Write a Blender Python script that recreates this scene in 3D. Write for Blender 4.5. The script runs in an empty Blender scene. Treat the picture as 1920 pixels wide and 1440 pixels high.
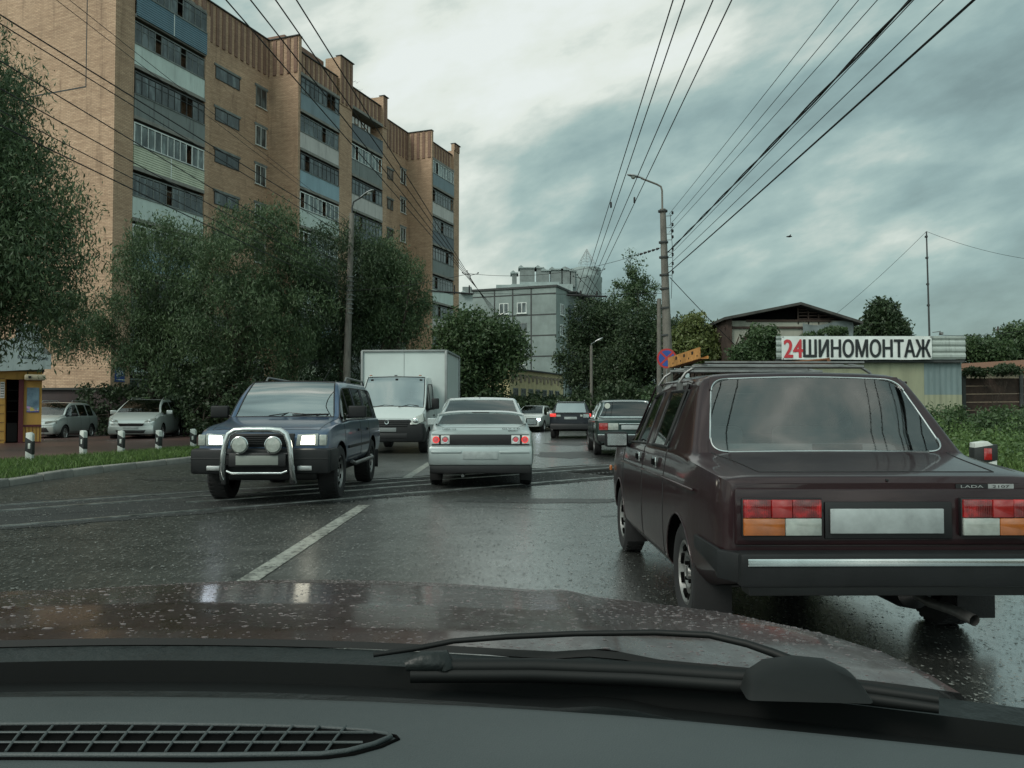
import bpy, bmesh, math, random
import numpy as np
from mathutils import Vector, Matrix
S = bpy.context.scene
R = math.radians
PI = math.pi
random.seed(7)
# ---------------------------------------------------------------- camera
F_PX, CX, CY = 1550.0, 960.0, 720.0
PITCH = math.atan(48.0 / F_PX)
cam_d = bpy.data.cameras.new('camera')
cam_d.sensor_width = 36.0
cam_d.lens = 36.0 * F_PX / 1920.0
cam_d.clip_start = 0.05
cam_d.clip_end = 4000
cam = bpy.data.objects.new('camera', cam_d)
S.collection.objects.link(cam)
cam.location = (0, 0, 1.2)
cam.rotation_euler = (R(90) + PITCH, 0, 0)
S.camera = cam
# ---------------------------------------------------------------- world and sun
SUN_EL, SUN_AZ = R(42), R(222)          # behind and to the left, veiled by cloud
w = bpy.data.worlds.new('World'); S.world = w
w.use_nodes = True
nt = w.node_tree; nt.nodes.clear()
def wn(t, **k):
    n = nt.nodes.new(t)
    for a, b in k.items():
        setattr(n, a, b)
    return n
L = nt.links.new
out = wn('ShaderNodeOutputWorld')
bg = wn('ShaderNodeBackground')
L(bg.outputs[0], out.inputs[0])
sky = wn('ShaderNodeTexSky', sky_type='NISHITA')
sky.sun_disc = False; sky.sun_elevation = SUN_EL; sky.sun_rotation = SUN_AZ
sky.air_density = 1.2; sky.dust_density = 2.5
tc = wn('ShaderNodeTexCoord')
sep = wn('ShaderNodeSeparateXYZ'); L(tc.outputs['Generated'], sep.inputs[0])
def math_n(op, a, b=None, clamp=False):
    n = wn('ShaderNodeMath', operation=op, use_clamp=clamp)
    for i, x in enumerate((a, b)):
        if x is None: continue
        if isinstance(x, (int, float)): n.inputs[i].default_value = x
        else: L(x, n.inputs[i])
    return n.outputs[0]
zc = math_n('MAXIMUM', sep.outputs[2], 0.0)
den = math_n('ADD', zc, 0.20)
px = math_n('DIVIDE', sep.outputs[0], den); py = math_n('DIVIDE', sep.outputs[1], den)
comb = wn('ShaderNodeCombineXYZ'); L(px, comb.inputs[0]); L(py, comb.inputs[1])
mp = wn('ShaderNodeMapping'); L(comb.outputs[0], mp.inputs[0])
mpr = wn('ShaderNodeMapping'); L(tc.outputs['Generated'], mpr.inputs[0]); mpr.inputs['Rotation'].default_value = (0, R(19), 0)
mp3 = wn('ShaderNodeMapping'); L(mpr.outputs[0], mp3.inputs[0])
mp3.inputs['Scale'].default_value = (1.0, 1.0, 2.3); mp3.inputs['Location'].default_value = (.35, .2, .6)
mp.inputs['Rotation'].default_value = (0, 0, R(-24)); mp.inputs['Scale'].default_value = (0.62, 1.25, 1.0)
mp.inputs['Location'].default_value = (3.1, 1.4, 0)
n1 = wn('ShaderNodeTexNoise'); L(mp.outputs[0], n1.inputs['Vector'])
n1.inputs['Scale'].default_value = 1.15; n1.inputs['Detail'].default_value = 9; n1.inputs['Roughness'].default_value = 0.50
n1.inputs['Distortion'].default_value = 0.35
n2 = wn('ShaderNodeTexNoise'); L(mp3.outputs[0], n2.inputs['Vector'])
n3 = wn('ShaderNodeTexNoise'); L(mp3.outputs[0], n3.inputs['Vector']); n3.inputs['Scale'].default_value = 2.1; n3.inputs['Detail'].default_value = 7; n3.inputs['Roughness'].default_value = .5; n3.inputs['Distortion'].default_value = .4
n2.inputs['Scale'].default_value = 6.4; n2.inputs['Detail'].default_value = 8; n2.inputs['Roughness'].default_value = 0.55
def px_dir(u, v):
    d = Vector(((u - CX) / F_PX, 1.0, -(v - CY) / F_PX)); d.rotate(Matrix.Rotation(PITCH, 3, 'X')); return d.normalized()
# where the cloud deck is thin and lets the light through, and where it is thick
brk = math_n('MULTIPLY', n1.outputs[0], 0.45)
brk = math_n('ADD', brk, math_n('MULTIPLY', n2.outputs[0], 1.15))
brk = math_n('ADD', brk, math_n('MULTIPLY', n3.outputs[0], 1.9))
brk = math_n('SUBTRACT', brk, 1.25)
nrm = wn('ShaderNodeVectorMath', operation='NORMALIZE'); L(tc.outputs['Generated'], nrm.inputs[0])
for (u, v, amp, sharp) in ((860, 90, .24, 160), (1040, -60, .20, 90), (1600, 300, .26, 260), (1310, 420, .14, 250), (930, 480, .30, 200), (620, 20, .12, 60),
                           (1230, 260, -.20, 140), (1850, 60, -.09, 60), (1480, 170, -.12, 120), (1880, 450, -.10, 60), (960, 330, -.06, 200)):
    dt = wn('ShaderNodeVectorMath', operation='DOT_PRODUCT'); L(nrm.outputs[0], dt.inputs[0]); dt.inputs[1].default_value = px_dir(u, v)
    p = math_n('POWER', math_n('MAXIMUM', dt.outputs['Value'], 0.0), float(sharp))
    brk = math_n('ADD', brk, math_n('MULTIPLY', p, amp))
cr = wn('ShaderNodeValToRGB'); L(brk, cr.inputs[0])
els = cr.color_ramp.elements
els[0].position = 0.12; els[0].color = (.215, .31, .305, 1)
els[1].position = 1.0; els[1].color = (.90, .96, .92, 1)
for p_, c_ in ((0.34, (.30, .43, .42, 1)), (0.50, (.40, .54, .51, 1)), (0.66, (.60, .69, .63, 1)), (.82, (.84, .90, .82, 1))):
    e = els.new(p_); e.color = c_
skm = wn('ShaderNodeMix', data_type='RGBA', blend_type='MULTIPLY')
skm.inputs[0].default_value = 1.0; L(sky.outputs[0], skm.inputs[6]); skm.inputs[7].default_value = (.10, .10, .085, 1)
mx = wn('ShaderNodeMix', data_type='RGBA'); mx.inputs[0].default_value = 0.86
bk = wn('ShaderNodeVectorMath', operation='DOT_PRODUCT'); L(nrm.outputs[0], bk.inputs[0]); bk.inputs[1].default_value = Vector((-.35, -.80, .48)).normalized()
gain = math_n('ADD', math_n('MULTIPLY', math_n('MAXIMUM', bk.outputs['Value'], 0.0), 1.1), 1.0)     # the cloud is thinnest behind us, where the veiled sun stands
gm_ = wn('ShaderNodeVectorMath', operation='SCALE'); L(cr.outputs[0], gm_.inputs[0]); L(gain, gm_.inputs['Scale'])
L(skm.outputs[2], mx.inputs[6]); L(gm_.outputs[0], mx.inputs[7])
L(mx.outputs[2], bg.inputs[0]); bg.inputs[1].default_value = 1.0
sd = bpy.data.lights.new('sun', 'SUN'); sd.energy = 1.5; sd.angle = R(22); sd.color = (1.0, .96, .88)
so = bpy.data.objects.new('sun', sd); S.collection.objects.link(so)
so.rotation_euler = (R(90) - SUN_EL, 0, R(180) - SUN_AZ)
S.view_settings.view_transform = 'Standard'; S.view_settings.look = 'None'
S.view_settings.exposure = 0.0; S.view_settings.gamma = 1.0
S.cycles.max_bounces = 6; S.cycles.transparent_max_bounces = 12; S.cycles.glossy_bounces = 3; S.cycles.diffuse_bounces = 3
S.cycles.caustics_reflective = False; S.cycles.caustics_refractive = False
S.cycles.sample_clamp_indirect = 4.0
S.cycles.use_denoising = True

# ---------------------------------------------------------------- pixel helpers (metres in, metres out)
def P(u, v, Y):
    """point at depth Y seen at photograph pixel (u, v)"""
    d = Vector(((u - CX) / F_PX, 1.0, -(v - CY) / F_PX)); d.rotate(Matrix.Rotation(PITCH, 3, 'X'))
    return Vector((d.x / d.y * Y, Y, 1.2 + d.z / d.y * Y))
def PZ(u, v, Z):
    d = Vector(((u - CX) / F_PX, 1.0, -(v - CY) / F_PX)); d.rotate(Matrix.Rotation(PITCH, 3, 'X'))
    t = (Z - 1.2) / d.z
    return Vector((d.x * t, d.y * t, Z))

# ---------------------------------------------------------------- materials
MATS = {}
def new_mat(name):
    m = bpy.data.materials.new(name); m.use_nodes = True
    MATS[name] = m
    return m, m.node_tree, m.node_tree.nodes['Principled BSDF']
def N(t, typ, **k):
    n = t.nodes.new(typ)
    for a, b in k.items(): setattr(n, a, b)
    return n
def setin(n, **k):
    for a, b in k.items():
        n.inputs[a.replace('_', ' ')].default_value = b
def coords(t, kind='Object'):
    return N(t, 'ShaderNodeTexCoord').outputs[kind]
def ramp(t, fac, stops):
    c = N(t, 'ShaderNodeValToRGB'); t.links.new(fac, c.inputs[0])
    e = c.color_ramp.elements
    e[0].position = stops[0][0]; e[0].color = (*stops[0][1], 1)
    e[1].position = stops[-1][0]; e[1].color = (*stops[-1][1], 1)
    for p, col in stops[1:-1]:
        x = e.new(p); x.color = (*col, 1)
    return c.outputs[0]
def noise(t, vec, scale, detail=4, rough=.55, dist=0):
    n = N(t, 'ShaderNodeTexNoise'); t.links.new(vec, n.inputs['Vector'])
    setin(n, Scale=scale, Detail=detail, Roughness=rough, Distortion=dist)
    return n.outputs[0]
def mapping(t, vec, scale=(1, 1, 1), rot=(0, 0, 0), loc=(0, 0, 0)):
    m = N(t, 'ShaderNodeMapping'); t.links.new(vec, m.inputs[0])
    m.inputs['Scale'].default_value = scale; m.inputs['Rotation'].default_value = rot; m.inputs['Location'].default_value = loc
    return m.outputs[0]
def mixc(t, fac, a, b, mode='MIX'):
    m = N(t, 'ShaderNodeMix', data_type='RGBA', blend_type=mode)
    for i, x in ((0, fac), (6, a), (7, b)):
        if hasattr(x, 'links'): t.links.new(x, m.inputs[i])
        elif i == 0: m.inputs[i].default_value = x
        else: m.inputs[i].default_value = (*x, 1)
    return m.outputs[2]
def mth(t, op, a, b=None, clamp=False):
    n = N(t, 'ShaderNodeMath', operation=op, use_clamp=clamp)
    for i, x in enumerate((a, b)):
        if x is None: continue
        if hasattr(x, 'links'): t.links.new(x, n.inputs[i])
        else: n.inputs[i].default_value = x
    return n.outputs[0]
def bump(t, b, h, strength=.3, dist=.01):
    n = N(t, 'ShaderNodeBump'); t.links.new(h, n.inputs['Height'])
    n.inputs['Strength'].default_value = strength; n.inputs['Distance'].default_value = dist
    t.links.new(n.outputs[0], b.inputs['Normal'])
    return n
def mat(name, col, rough=.6, metal=0., var=.25, vscale=3., bmp=0., bscale=60., coat=0., emit=None, estr=1., spec=.5, streak=False):
    if name in MATS: return MATS[name]
    m, t, b = new_mat(name)
    setin(b, Roughness=rough, Metallic=metal)
    b.inputs['Specular IOR Level'].default_value = spec
    o = coords(t)
    if var > 0:
        v = mapping(t, o, (1, 1, .18)) if streak else o
        nz = noise(t, v, vscale, 6, .6)
        c = ramp(t, nz, [(.3, tuple(x * (1 - var) for x in col)), (.7, tuple(min(1, x * (1 + var)) for x in col))])
        t.links.new(c, b.inputs['Base Color'])
        rr = mth(t, 'ADD', mth(t, 'MULTIPLY', nz, .25 * rough + .03), rough * .9)
        t.links.new(rr, b.inputs['Roughness'])
    else:
        b.inputs['Base Color'].default_value = (*col, 1)
    if coat: setin(b, Coat_Weight=coat, Coat_Roughness=.05)
    if bmp: bump(t, b, noise(t, o, bscale, 3), bmp, .01)
    if emit:
        b.inputs['Emission Color'].default_value = (*emit, 1); b.inputs['Emission Strength'].default_value = estr
    return m
def paint(name, col, metal=.3, rough=.32, dirt=.35, drops=False):
    """wet, slightly dirty car paint"""
    m, t, b = new_mat(name)
    o = coords(t)
    nz = noise(t, o, 2.2, 8, .65)
    z = N(t, 'ShaderNodeSeparateXYZ'); t.links.new(o, z.inputs[0])
    low = mth(t, 'SUBTRACT', .75, z.outputs[2]); low = mth(t, 'MULTIPLY', low, 1.6, True)
    f = mth(t, 'MULTIPLY', mth(t, 'MULTIPLY', low, nz), dirt * 2, True)
    c = mixc(t, f, col, (.030, .028, .024))
    t.links.new(c, b.inputs['Base Color'])
    setin(b, Metallic=metal, Coat_Weight=.65, Coat_Roughness=.06)
    t.links.new(mth(t, 'ADD', mth(t, 'MULTIPLY', f, .4), rough), b.inputs['Roughness'])
    h = noise(t, o, 260, 2) if drops else noise(t, o, 7, 3)
    bump(t, b, h, .10 if drops else .12, .004 if drops else .02)
    return m
def glass_mat(name, tint=(.55, .6, .6), refl=1.0, rough=.02, ior=1.65):
    m = bpy.data.materials.new(name); m.use_nodes = True; MATS[name] = m
    t = m.node_tree; t.nodes.clear()
    o = N(t, 'ShaderNodeOutputMaterial'); mx = N(t, 'ShaderNodeMixShader')
    tr = N(t, 'ShaderNodeBsdfTransparent'); tr.inputs[0].default_value = (*tint, 1)
    gl = N(t, 'ShaderNodeBsdfGlossy'); gl.inputs['Roughness'].default_value = rough; gl.inputs[0].default_value = (refl, refl, refl, 1)
    fr = N(t, 'ShaderNodeFresnel'); fr.inputs[0].default_value = ior
    fx = mth(t, 'ADD', mth(t, 'MULTIPLY', fr.outputs[0], 1.0), .03, True)
    t.links.new(fx, mx.inputs[0]); t.links.new(tr.outputs[0], mx.inputs[1]); t.links.new(gl.outputs[0], mx.inputs[2])
    t.links.new(mx.outputs[0], o.inputs[0])
    return m

# ---------------------------------------------------------------- tagging and object helpers
COL = S.collection
def tag(o, label=None, cat=None, group=None, kind=None):
    if label: o['label'] = label
    if cat: o['category'] = cat
    if group: o['group'] = group
    if kind: o['kind'] = kind
    return o
def thing(name, label, cat, loc=(0, 0, 0), rz=0., group=None):
    o = bpy.data.objects.new(name, None); COL.objects.link(o)
    o.location = loc; o.rotation_euler = (0, 0, rz); o.empty_display_size = .3
    return tag(o, label, cat, group)
def copy_tree(o, parent=None):
    c = o.copy(); COL.objects.link(c); c.parent = parent
    for ch in [x for x in o.children]: copy_tree(ch, c)
    return c
def link(name, me, parent=None, mats=()):
    for m in mats: me.materials.append(m)
    o = bpy.data.objects.new(name, me); COL.objects.link(o)
    if parent is not None: o.parent = parent
    return o
def smooth(me, ang=35):
    me.polygons.foreach_set('use_smooth', [True] * len(me.polygons))
    me.set_sharp_from_angle(angle=R(ang))
def box_uv(me):
    uv = me.uv_layers.new(name='UVMap')
    n = len(me.loops)
    vi = np.empty(n, np.int32); me.loops.foreach_get('vertex_index', vi)
    co = np.empty(len(me.vertices) * 3, np.float32); me.vertices.foreach_get('co', co); co = co.reshape(-1, 3)
    nr = np.empty(len(me.polygons) * 3, np.float32); me.polygons.foreach_get('normal', nr); nr = np.abs(nr.reshape(-1, 3))
    lt = np.empty(len(me.polygons), np.int32); me.polygons.foreach_get('loop_total', lt)
    nl = np.repeat(nr, lt, axis=0); c = co[vi]
    out_ = np.stack([c[:, 0], c[:, 2]], 1)
    mz = nl[:, 2] > np.maximum(nl[:, 0], nl[:, 1]); mxx = (nl[:, 0] > nl[:, 1]) & ~mz
    out_[mz] = c[mz][:, :2]; out_[mxx] = c[mxx][:, 1:]
    uv.data.foreach_set('uv', out_.astype(np.float32).ravel())
class MB:
    def __init__(s, M=None): s.v = []; s.f = []; s.m = []; s.M = M
    def add(s, vs, fs, mi=0):
        k = len(s.v)
        for v in vs:
            v = Vector(v)
            s.v.append(tuple(s.M @ v) if s.M is not None else tuple(v))
        for f in fs: s.f.append([k + i for i in f]); s.m.append(mi)
        return s
    def box(s, x0, x1, y0, y1, z0, z1, mi=0):
        return s.add([(x0, y0, z0), (x1, y0, z0), (x1, y1, z0), (x0, y1, z0), (x0, y0, z1), (x1, y0, z1), (x1, y1, z1), (x0, y1, z1)],
                     [(3, 2, 1, 0), (4, 5, 6, 7), (0, 1, 5, 4), (1, 2, 6, 5), (2, 3, 7, 6), (3, 0, 4, 7)], mi)
    def quad(s, a, b, c, d, mi=0): return s.add([a, b, c, d], [(0, 1, 2, 3)], mi)
    def prism(s, poly, a0, a1, axis='y', mi=0):
        """poly: 2-D points; extruded along axis between a0 and a1"""
        def pt(p, a):
            return {'x': (a, p[0], p[1]), 'y': (p[0], a, p[1]), 'z': (p[0], p[1], a)}[axis]
        n = len(poly)
        vs = [pt(p, a0) for p in poly] + [pt(p, a1) for p in poly]
        fs = [tuple(range(n))[::-1], tuple(range(n, 2 * n))] + [(i, (i + 1) % n, n + (i + 1) % n, n + i) for i in range(n)]
        return s.add(vs, fs, mi)
    def tube(s, pts, r, n=8, mi=0, closed=False, cap=True):
        pts = [Vector(p) for p in pts]; k = len(pts)
        rs = r if isinstance(r, (list, tuple)) else [r] * k
        vs = []; fs = []; prev = None
        for i, p in enumerate(pts):
            if closed: d = pts[(i + 1) % k] - pts[i - 1]
            else: d = pts[min(i + 1, k - 1)] - pts[max(i - 1, 0)]
            if d.length < 1e-9: d = Vector((0, 0, 1))
            d.normalize()
            if prev is None:
                a = Vector((0, 0, 1)) if abs(d.z) < .9 else Vector((1, 0, 0))
                x = d.cross(a).normalized()
            else:
                x = (prev - d * prev.dot(d))
                x = x.normalized() if x.length > 1e-6 else d.orthogonal().normalized()
            y = d.cross(x); prev = x
            for j in range(n):
                a = 2 * PI * j / n
                vs.append(p + (x * math.cos(a) + y * math.sin(a)) * rs[i])
        for i in range(k if closed else k - 1):
            b = ((i + 1) % k) * n; a = i * n
            for j in range(n): fs.append((a + j, a + (j + 1) % n, b + (j + 1) % n, b + j))
        if cap and not closed:
            fs.append(tuple(range(n))[::-1]); fs.append(tuple(range((k - 1) * n, k * n)))
        return s.add(vs, fs, mi)
    def lathe(s, prof, c=(0, 0, 0), axis='z', n=24, mi=0, a0=0, a1=2 * PI):
        """prof: (radius, height) pairs turned about axis through c"""
        c = Vector(c); vs = []; fs = []; k = len(prof); full = abs(a1 - a0 - 2 * PI) < 1e-6
        m = n if full else n + 1
        for j in range(m):
            a = a0 + (a1 - a0) * j / n; ca, sa = math.cos(a), math.sin(a)
            for (r_, h) in prof:
                q = {'z': (r_ * ca, r_ * sa, h), 'x': (h, r_ * ca, r_ * sa), 'y': (r_ * sa, h, r_ * ca)}[axis]
                vs.append(c + Vector(q))
        for j in range(n):
            b = ((j + 1) % m) * k; a = j * k
            for i in range(k - 1): fs.append((a + i, b + i, b + i + 1, a + i + 1))
        return s.add(vs, fs, mi)
    def grid(s, fn, nu, nv, mi=0):
        vs = [fn(i / nu, j / nv) for j in range(nv + 1) for i in range(nu + 1)]
        fs = [(j * (nu + 1) + i, j * (nu + 1) + i + 1, (j + 1) * (nu + 1) + i + 1, (j + 1) * (nu + 1) + i) for j in range(nv) for i in range(nu)]
        return s.add(vs, fs, mi)
    def mesh(s, name='mesh'):
        me = bpy.data.meshes.new(name); me.from_pydata(s.v, [], s.f)
        me.polygons.foreach_set('material_index', s.m)
        return me
    def build(s, name, mats, parent=None, sm=None, bevel=0, seg=2, uv=True, merge=False):
        me = s.mesh(name)
        if bevel or merge or True:
            bm = bmesh.new(); bm.from_mesh(me)
            if merge: bmesh.ops.remove_doubles(bm, verts=bm.verts, dist=1e-4)
            bmesh.ops.recalc_face_normals(bm, faces=bm.faces)
            if bevel:
                ed = [e for e in bm.edges if len(e.link_faces) == 2 and e.calc_face_angle(0) > R(28)]
                bmesh.ops.bevel(bm, geom=ed, offset=bevel, segments=seg, profile=.5, affect='EDGES', clamp_overlap=True)
            bm.to_mesh(me); bm.free()
        if uv: box_uv(me)
        if sm or bevel: smooth(me, sm or 40)
        if not isinstance(mats, (list, tuple)): mats = [mats]
        return link(name, me, parent, mats)
def text_mesh(txt, size=1., bold=0., extrude=.0, width=None, height=None):
    cu = bpy.data.curves.new('text', 'FONT'); cu.body = txt; cu.size = size; cu.offset = bold; cu.extrude = extrude
    cu.offset = 0.; cu.align_x = 'CENTER'; cu.align_y = 'CENTER'; cu.resolution_u = 4
    ob = bpy.data.objects.new('text', cu); COL.objects.link(ob)
    dg = bpy.context.evaluated_depsgraph_get()
    me = bpy.data.meshes.new_from_object(ob.evaluated_get(dg))
    bpy.data.objects.remove(ob)
    co = np.empty(len(me.vertices) * 3, np.float32); me.vertices.foreach_get('co', co); co = co.reshape(-1, 3)
    lo, hi = co.min(0), co.max(0); c = (lo + hi) / 2
    sx = width / (hi[0] - lo[0]) if width else 1; sy = height / (hi[1] - lo[1]) if height else sx
    if not width: sx = sy
    co[:, 0] = (co[:, 0] - c[0]) * sx; co[:, 1] = (co[:, 1] - c[1]) * sy
    me.vertices.foreach_set('co', co.ravel()); me.materials.clear()
    if bold:                                   # heavier strokes: the same letters again, nudged sideways and a hair behind
        h_ = hi[1] - lo[1]; bm = bmesh.new(); k = 0
        for ox, oy in ((0, 0), (1, 0), (-1, 0), (0, .6), (0, -.6), (.7, .5), (-.7, .5), (.7, -.5), (-.7, -.5)):
            m2 = me.copy(); m2.transform(Matrix.Translation((ox * bold * sy * h_, oy * bold * sy * h_, -.0004 * k))); bm.from_mesh(m2); bpy.data.meshes.remove(m2); k += 1
        bm.to_mesh(me); bm.free()
    return me
def place_text(name, txt, M, m, parent=None, **k):
    """M takes the text's own plane (x right, y up, z to the reader) to the parent's space"""
    me = text_mesh(txt, **k); me.transform(M)
    return link(name, me, parent, [m])
def face_to(origin, right, up=(0, 0, 1)):
    r_ = Vector(right).normalized(); u_ = Vector(up).normalized(); n_ = r_.cross(u_).normalized()
    M = Matrix.Identity(4)
    for i, a in enumerate((r_, u_, n_)):
        for j in range(3): M[j][i] = a[j]
    M.translation = Vector(origin)
    return M
# ================================================================ shared materials
M = {}
M['rubber'] = mat('rubber', (.012, .012, .013), .75, var=.3, vscale=9, bmp=.2, bscale=90)
M['black_plastic'] = mat('black_plastic', (.010, .011, .012), .5, var=.3, vscale=6, bmp=.1, bscale=200, spec=.3)
M['dark_trim'] = mat('dark_trim', (.008, .008, .009), .45, var=.2)
M['chrome'] = mat('chrome', (.58, .60, .60), .18, 1., var=.12, vscale=8)
M['steel'] = mat('steel', (.22, .22, .215), .42, .8, var=.3, vscale=12)
M['alloy'] = mat('alloy', (.42, .43, .43), .35, .7, var=.2, vscale=12)
M['well'] = mat('wheel_well', (.004, .004, .004), .95, var=.2, spec=.05)
M['seat'] = mat('seat_cloth', (.045, .05, .055), .9, var=.2, bmp=.3, bscale=150)
M['seat_light'] = mat('seat_cover', (.20, .22, .23), .9, var=.2)
M['cabin'] = mat('cabin_trim', (.03, .032, .035), .8, var=.2)
M['plate'] = mat('number_plate', (.33, .37, .37), .5, var=.22, vscale=9)
M['red_lens'] = mat('red_lens', (.26, .010, .010), .15, var=.25, vscale=14, coat=1., emit=(1, .03, .02), estr=.03)
M['red_glow'] = mat('red_lamp_on', (.6, .02, .02), .2, var=0, coat=1., emit=(1, .06, .04), estr=.6)
M['amber_lens'] = mat('amber_lens', (.36, .10, .015), .15, var=.25, vscale=14, coat=1.)
M['clear_lens'] = mat('clear_lens', (.33, .36, .33), .12, var=.2, vscale=20, coat=1.)
M['head_on'] = mat('headlight_on', (.8, .85, .9), .2, var=0, emit=(.78, .88, 1.0), estr=5.5)
M['head_on_warm'] = mat('headlight_on_warm', (.8, .85, .8), .2, var=0, emit=(1.0, .94, .74), estr=5.5)
M['glass'] = glass_mat('car_glass', (.74, .79, .78), ior=1.8)
M['glass_dark'] = glass_mat('tinted_glass', (.16, .18, .18))
M['glass_clear'] = glass_mat('clear_glass', (.82, .87, .86))
M['glass_sky'] = glass_mat('reflecting_windscreen', (.30, .34, .34), 1.0, .015, 4.2)
M['glass_rear'] = glass_mat('bright_rear_glass', (.80, .86, .84), 1.0, .02, 1.95)
M['wiper_black'] = mat('wiper_black', (.007, .008, .008), .5, var=.2, spec=.25)
M['white_metal'] = mat('white_metal', (.55, .58, .56), .4, var=.1, coat=.3)
M['cloth_white'] = mat('white_paper', (.6, .6, .58), .8, var=.1)
def concrete(name, col, s=1.0, stain=.5):
    m, t, b = new_mat(name); o = coords(t)
    a = noise(t, o, 1.3 * s, 8, .65); f = noise(t, mapping(t, o, (1, 1, .15)), 5 * s, 6, .6)
    c = ramp(t, a, [(.3, tuple(x * .75 for x in col)), (.7, tuple(x * 1.15 for x in col))])
    c2 = mixc(t, mth(t, 'MULTIPLY', mth(t, 'SUBTRACT', f, .5, True), stain * 4, True), c, tuple(x * .4 for x in col))
    t.links.new(c2, b.inputs['Base Color']); setin(b, Roughness=.85)
    bump(t, b, noise(t, o, 30 * s, 5), .3, .01)
    return m
M['concrete'] = concrete('concrete', (.24, .235, .215))
M['pole_concrete'] = concrete('pole_concrete', (.17, .16, .14), 2, .8)
M['plaster_grey'] = concrete('plaster_grey', (.235, .285, .275), .4, .15)
M['plaster_light'] = concrete('plaster_light', (.30, .36, .355), .5, .15)
M['plaster_old'] = concrete('plaster_old', (.32, .32, .27), .6, .5)
def brick(name, c1, c2, mortar, bw=.25, bh=.085, stain=.5):
    m, t, b = new_mat(name)
    uv = coords(t, 'UV')
    br = N(t, 'ShaderNodeTexBrick'); t.links.new(uv, br.inputs['Vector'])
    br.offset = .5
    setin(br, Scale=1., Mortar_Size=.010, Mortar_Smooth=.3, Bias=0., Brick_Width=bw, Row_Height=bh)
    br.inputs['Color1'].default_value = (*c1, 1); br.inputs['Color2'].default_value = (*c2, 1); br.inputs['Mortar'].default_value = (*mortar, 1)
    big = noise(t, coords(t), .22, 6, .6); str_ = noise(t, mapping(t, coords(t), (1, 1, .12)), 1.6, 7, .65)
    row = noise(t, mapping(t, uv, (.35, 6, 1)), 1.6, 5, .6)
    c = mixc(t, .26, br.outputs['Color'], ramp(t, row, [(.35, tuple(x * .55 for x in c1)), (.65, tuple(x * 1.25 for x in c2))]), 'MIX')
    c = mixc(t, .6, c, ramp(t, big, [(.3, (.72, .70, .68)), (.7, (1.15, 1.15, 1.15))]), 'MULTIPLY')
    c = mixc(t, mth(t, 'MULTIPLY', mth(t, 'SUBTRACT', str_, .55, True), stain * 5, True), c, tuple(x * .45 for x in c1))
    t.links.new(c, b.inputs['Base Color']); setin(b, Roughness=.9)
    bump(t, b, br.outputs['Fac'], -.5, .012)
    return m
M['brick'] = brick('tan_brick', (.41, .265, .175), (.57, .395, .27), (.17, .125, .09), stain=.9)
M['brick_red'] = brick('red_brick', (.20, .115, .085), (.28, .165, .12), (.20, .15, .12))
M['brick_pale'] = brick('pale_brick', (.30, .24, .17), (.36, .30, .22), (.2, .18, .15))
# wet asphalt
m, t, b = new_mat('wet_asphalt'); M['asphalt'] = m
o = coords(t)
big = noise(t, mapping(t, o, (1, .35, 1)), .55, 5, .6, .6)
mid = noise(t, o, 2.4, 6, .65)
fine = noise(t, o, 95, 3, .7)
vor = N(t, 'ShaderNodeTexVoronoi'); t.links.new(o, vor.inputs['Vector']); setin(vor, Scale=62.)
wet = mth(t, 'ADD', mth(t, 'MULTIPLY', big, .75), mth(t, 'MULTIPLY', mid, .35))
sep_ = N(t, 'ShaderNodeSeparateXYZ'); t.links.new(o, sep_.inputs[0])
gx = mth(t, 'MULTIPLY', mth(t, 'ADD', sep_.outputs[0], 3.6), .15, True)      # sheen set by lane: weak at left for its dark reflections, stronger at right
wet_sheen = mth(t, 'ADD', mth(t, 'MULTIPLY', mth(t, 'SUBTRACT', wet, .36), 1.5), mth(t, 'MULTIPLY', mth(t, 'SUBTRACT', gx, .30), 1.6), True)
c = ramp(t, mid, [(.3, (.024, .026, .024)), (.7, (.050, .053, .048))])
fine2 = noise(t, mapping(t, o, (1, .32, 1)), 30, 3, .7)
speck = ramp(t, fine2, [(.55, (0, 0, 0)), (.72, (.12, .12, .11))])  # pale specks put into the colour in place of wet glitter
c = mixc(t, 1.0, c, speck, 'ADD')
t.links.new(c, b.inputs['Base Color'])
rgh = ramp(t, wet_sheen, [(0, (.38, .38, .38)), (.4, (.32, .32, .32)), (1, (.24, .24, .24))])
t.links.new(rgh, b.inputs['Roughness'])
t.links.new(mth(t, 'ADD', mth(t, 'MULTIPLY', wet_sheen, .85), .12), b.inputs['Specular IOR Level'])
grn = mth(t, 'MULTIPLY', mth(t, 'SUBTRACT', mth(t, 'ADD', mth(t, 'MULTIPLY', noise(t, mapping(t, o, (1, .30, 1)), 19, 3, .7), .65), mth(t, 'MULTIPLY', noise(t, mapping(t, o, (1, .45, 1)), 6, 4, .7), .45)), .36), 5.0, True)
t.links.new(mth(t, 'MULTIPLY', mth(t, 'ADD', mth(t, 'MULTIPLY', wet_sheen, 1.15), .06), mth(t, 'ADD', mth(t, 'MULTIPLY', grn, .5), .55)), b.inputs['Coat Weight']); b.inputs['Coat Roughness'].default_value = .25; b.inputs['Coat IOR'].default_value = 2.8
hb = mth(t, 'ADD', mth(t, 'MULTIPLY', vor.outputs['Distance'], .35), mth(t, 'ADD', mth(t, 'MULTIPLY', fine, .4), mth(t, 'MULTIPLY', fine2, 1.1)))
bn = bump(t, b, hb, .5, .006)
t.links.new(mth(t, 'SUBTRACT', .80, mth(t, 'MULTIPLY', wet_sheen, .25)), bn.inputs['Strength'])
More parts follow.
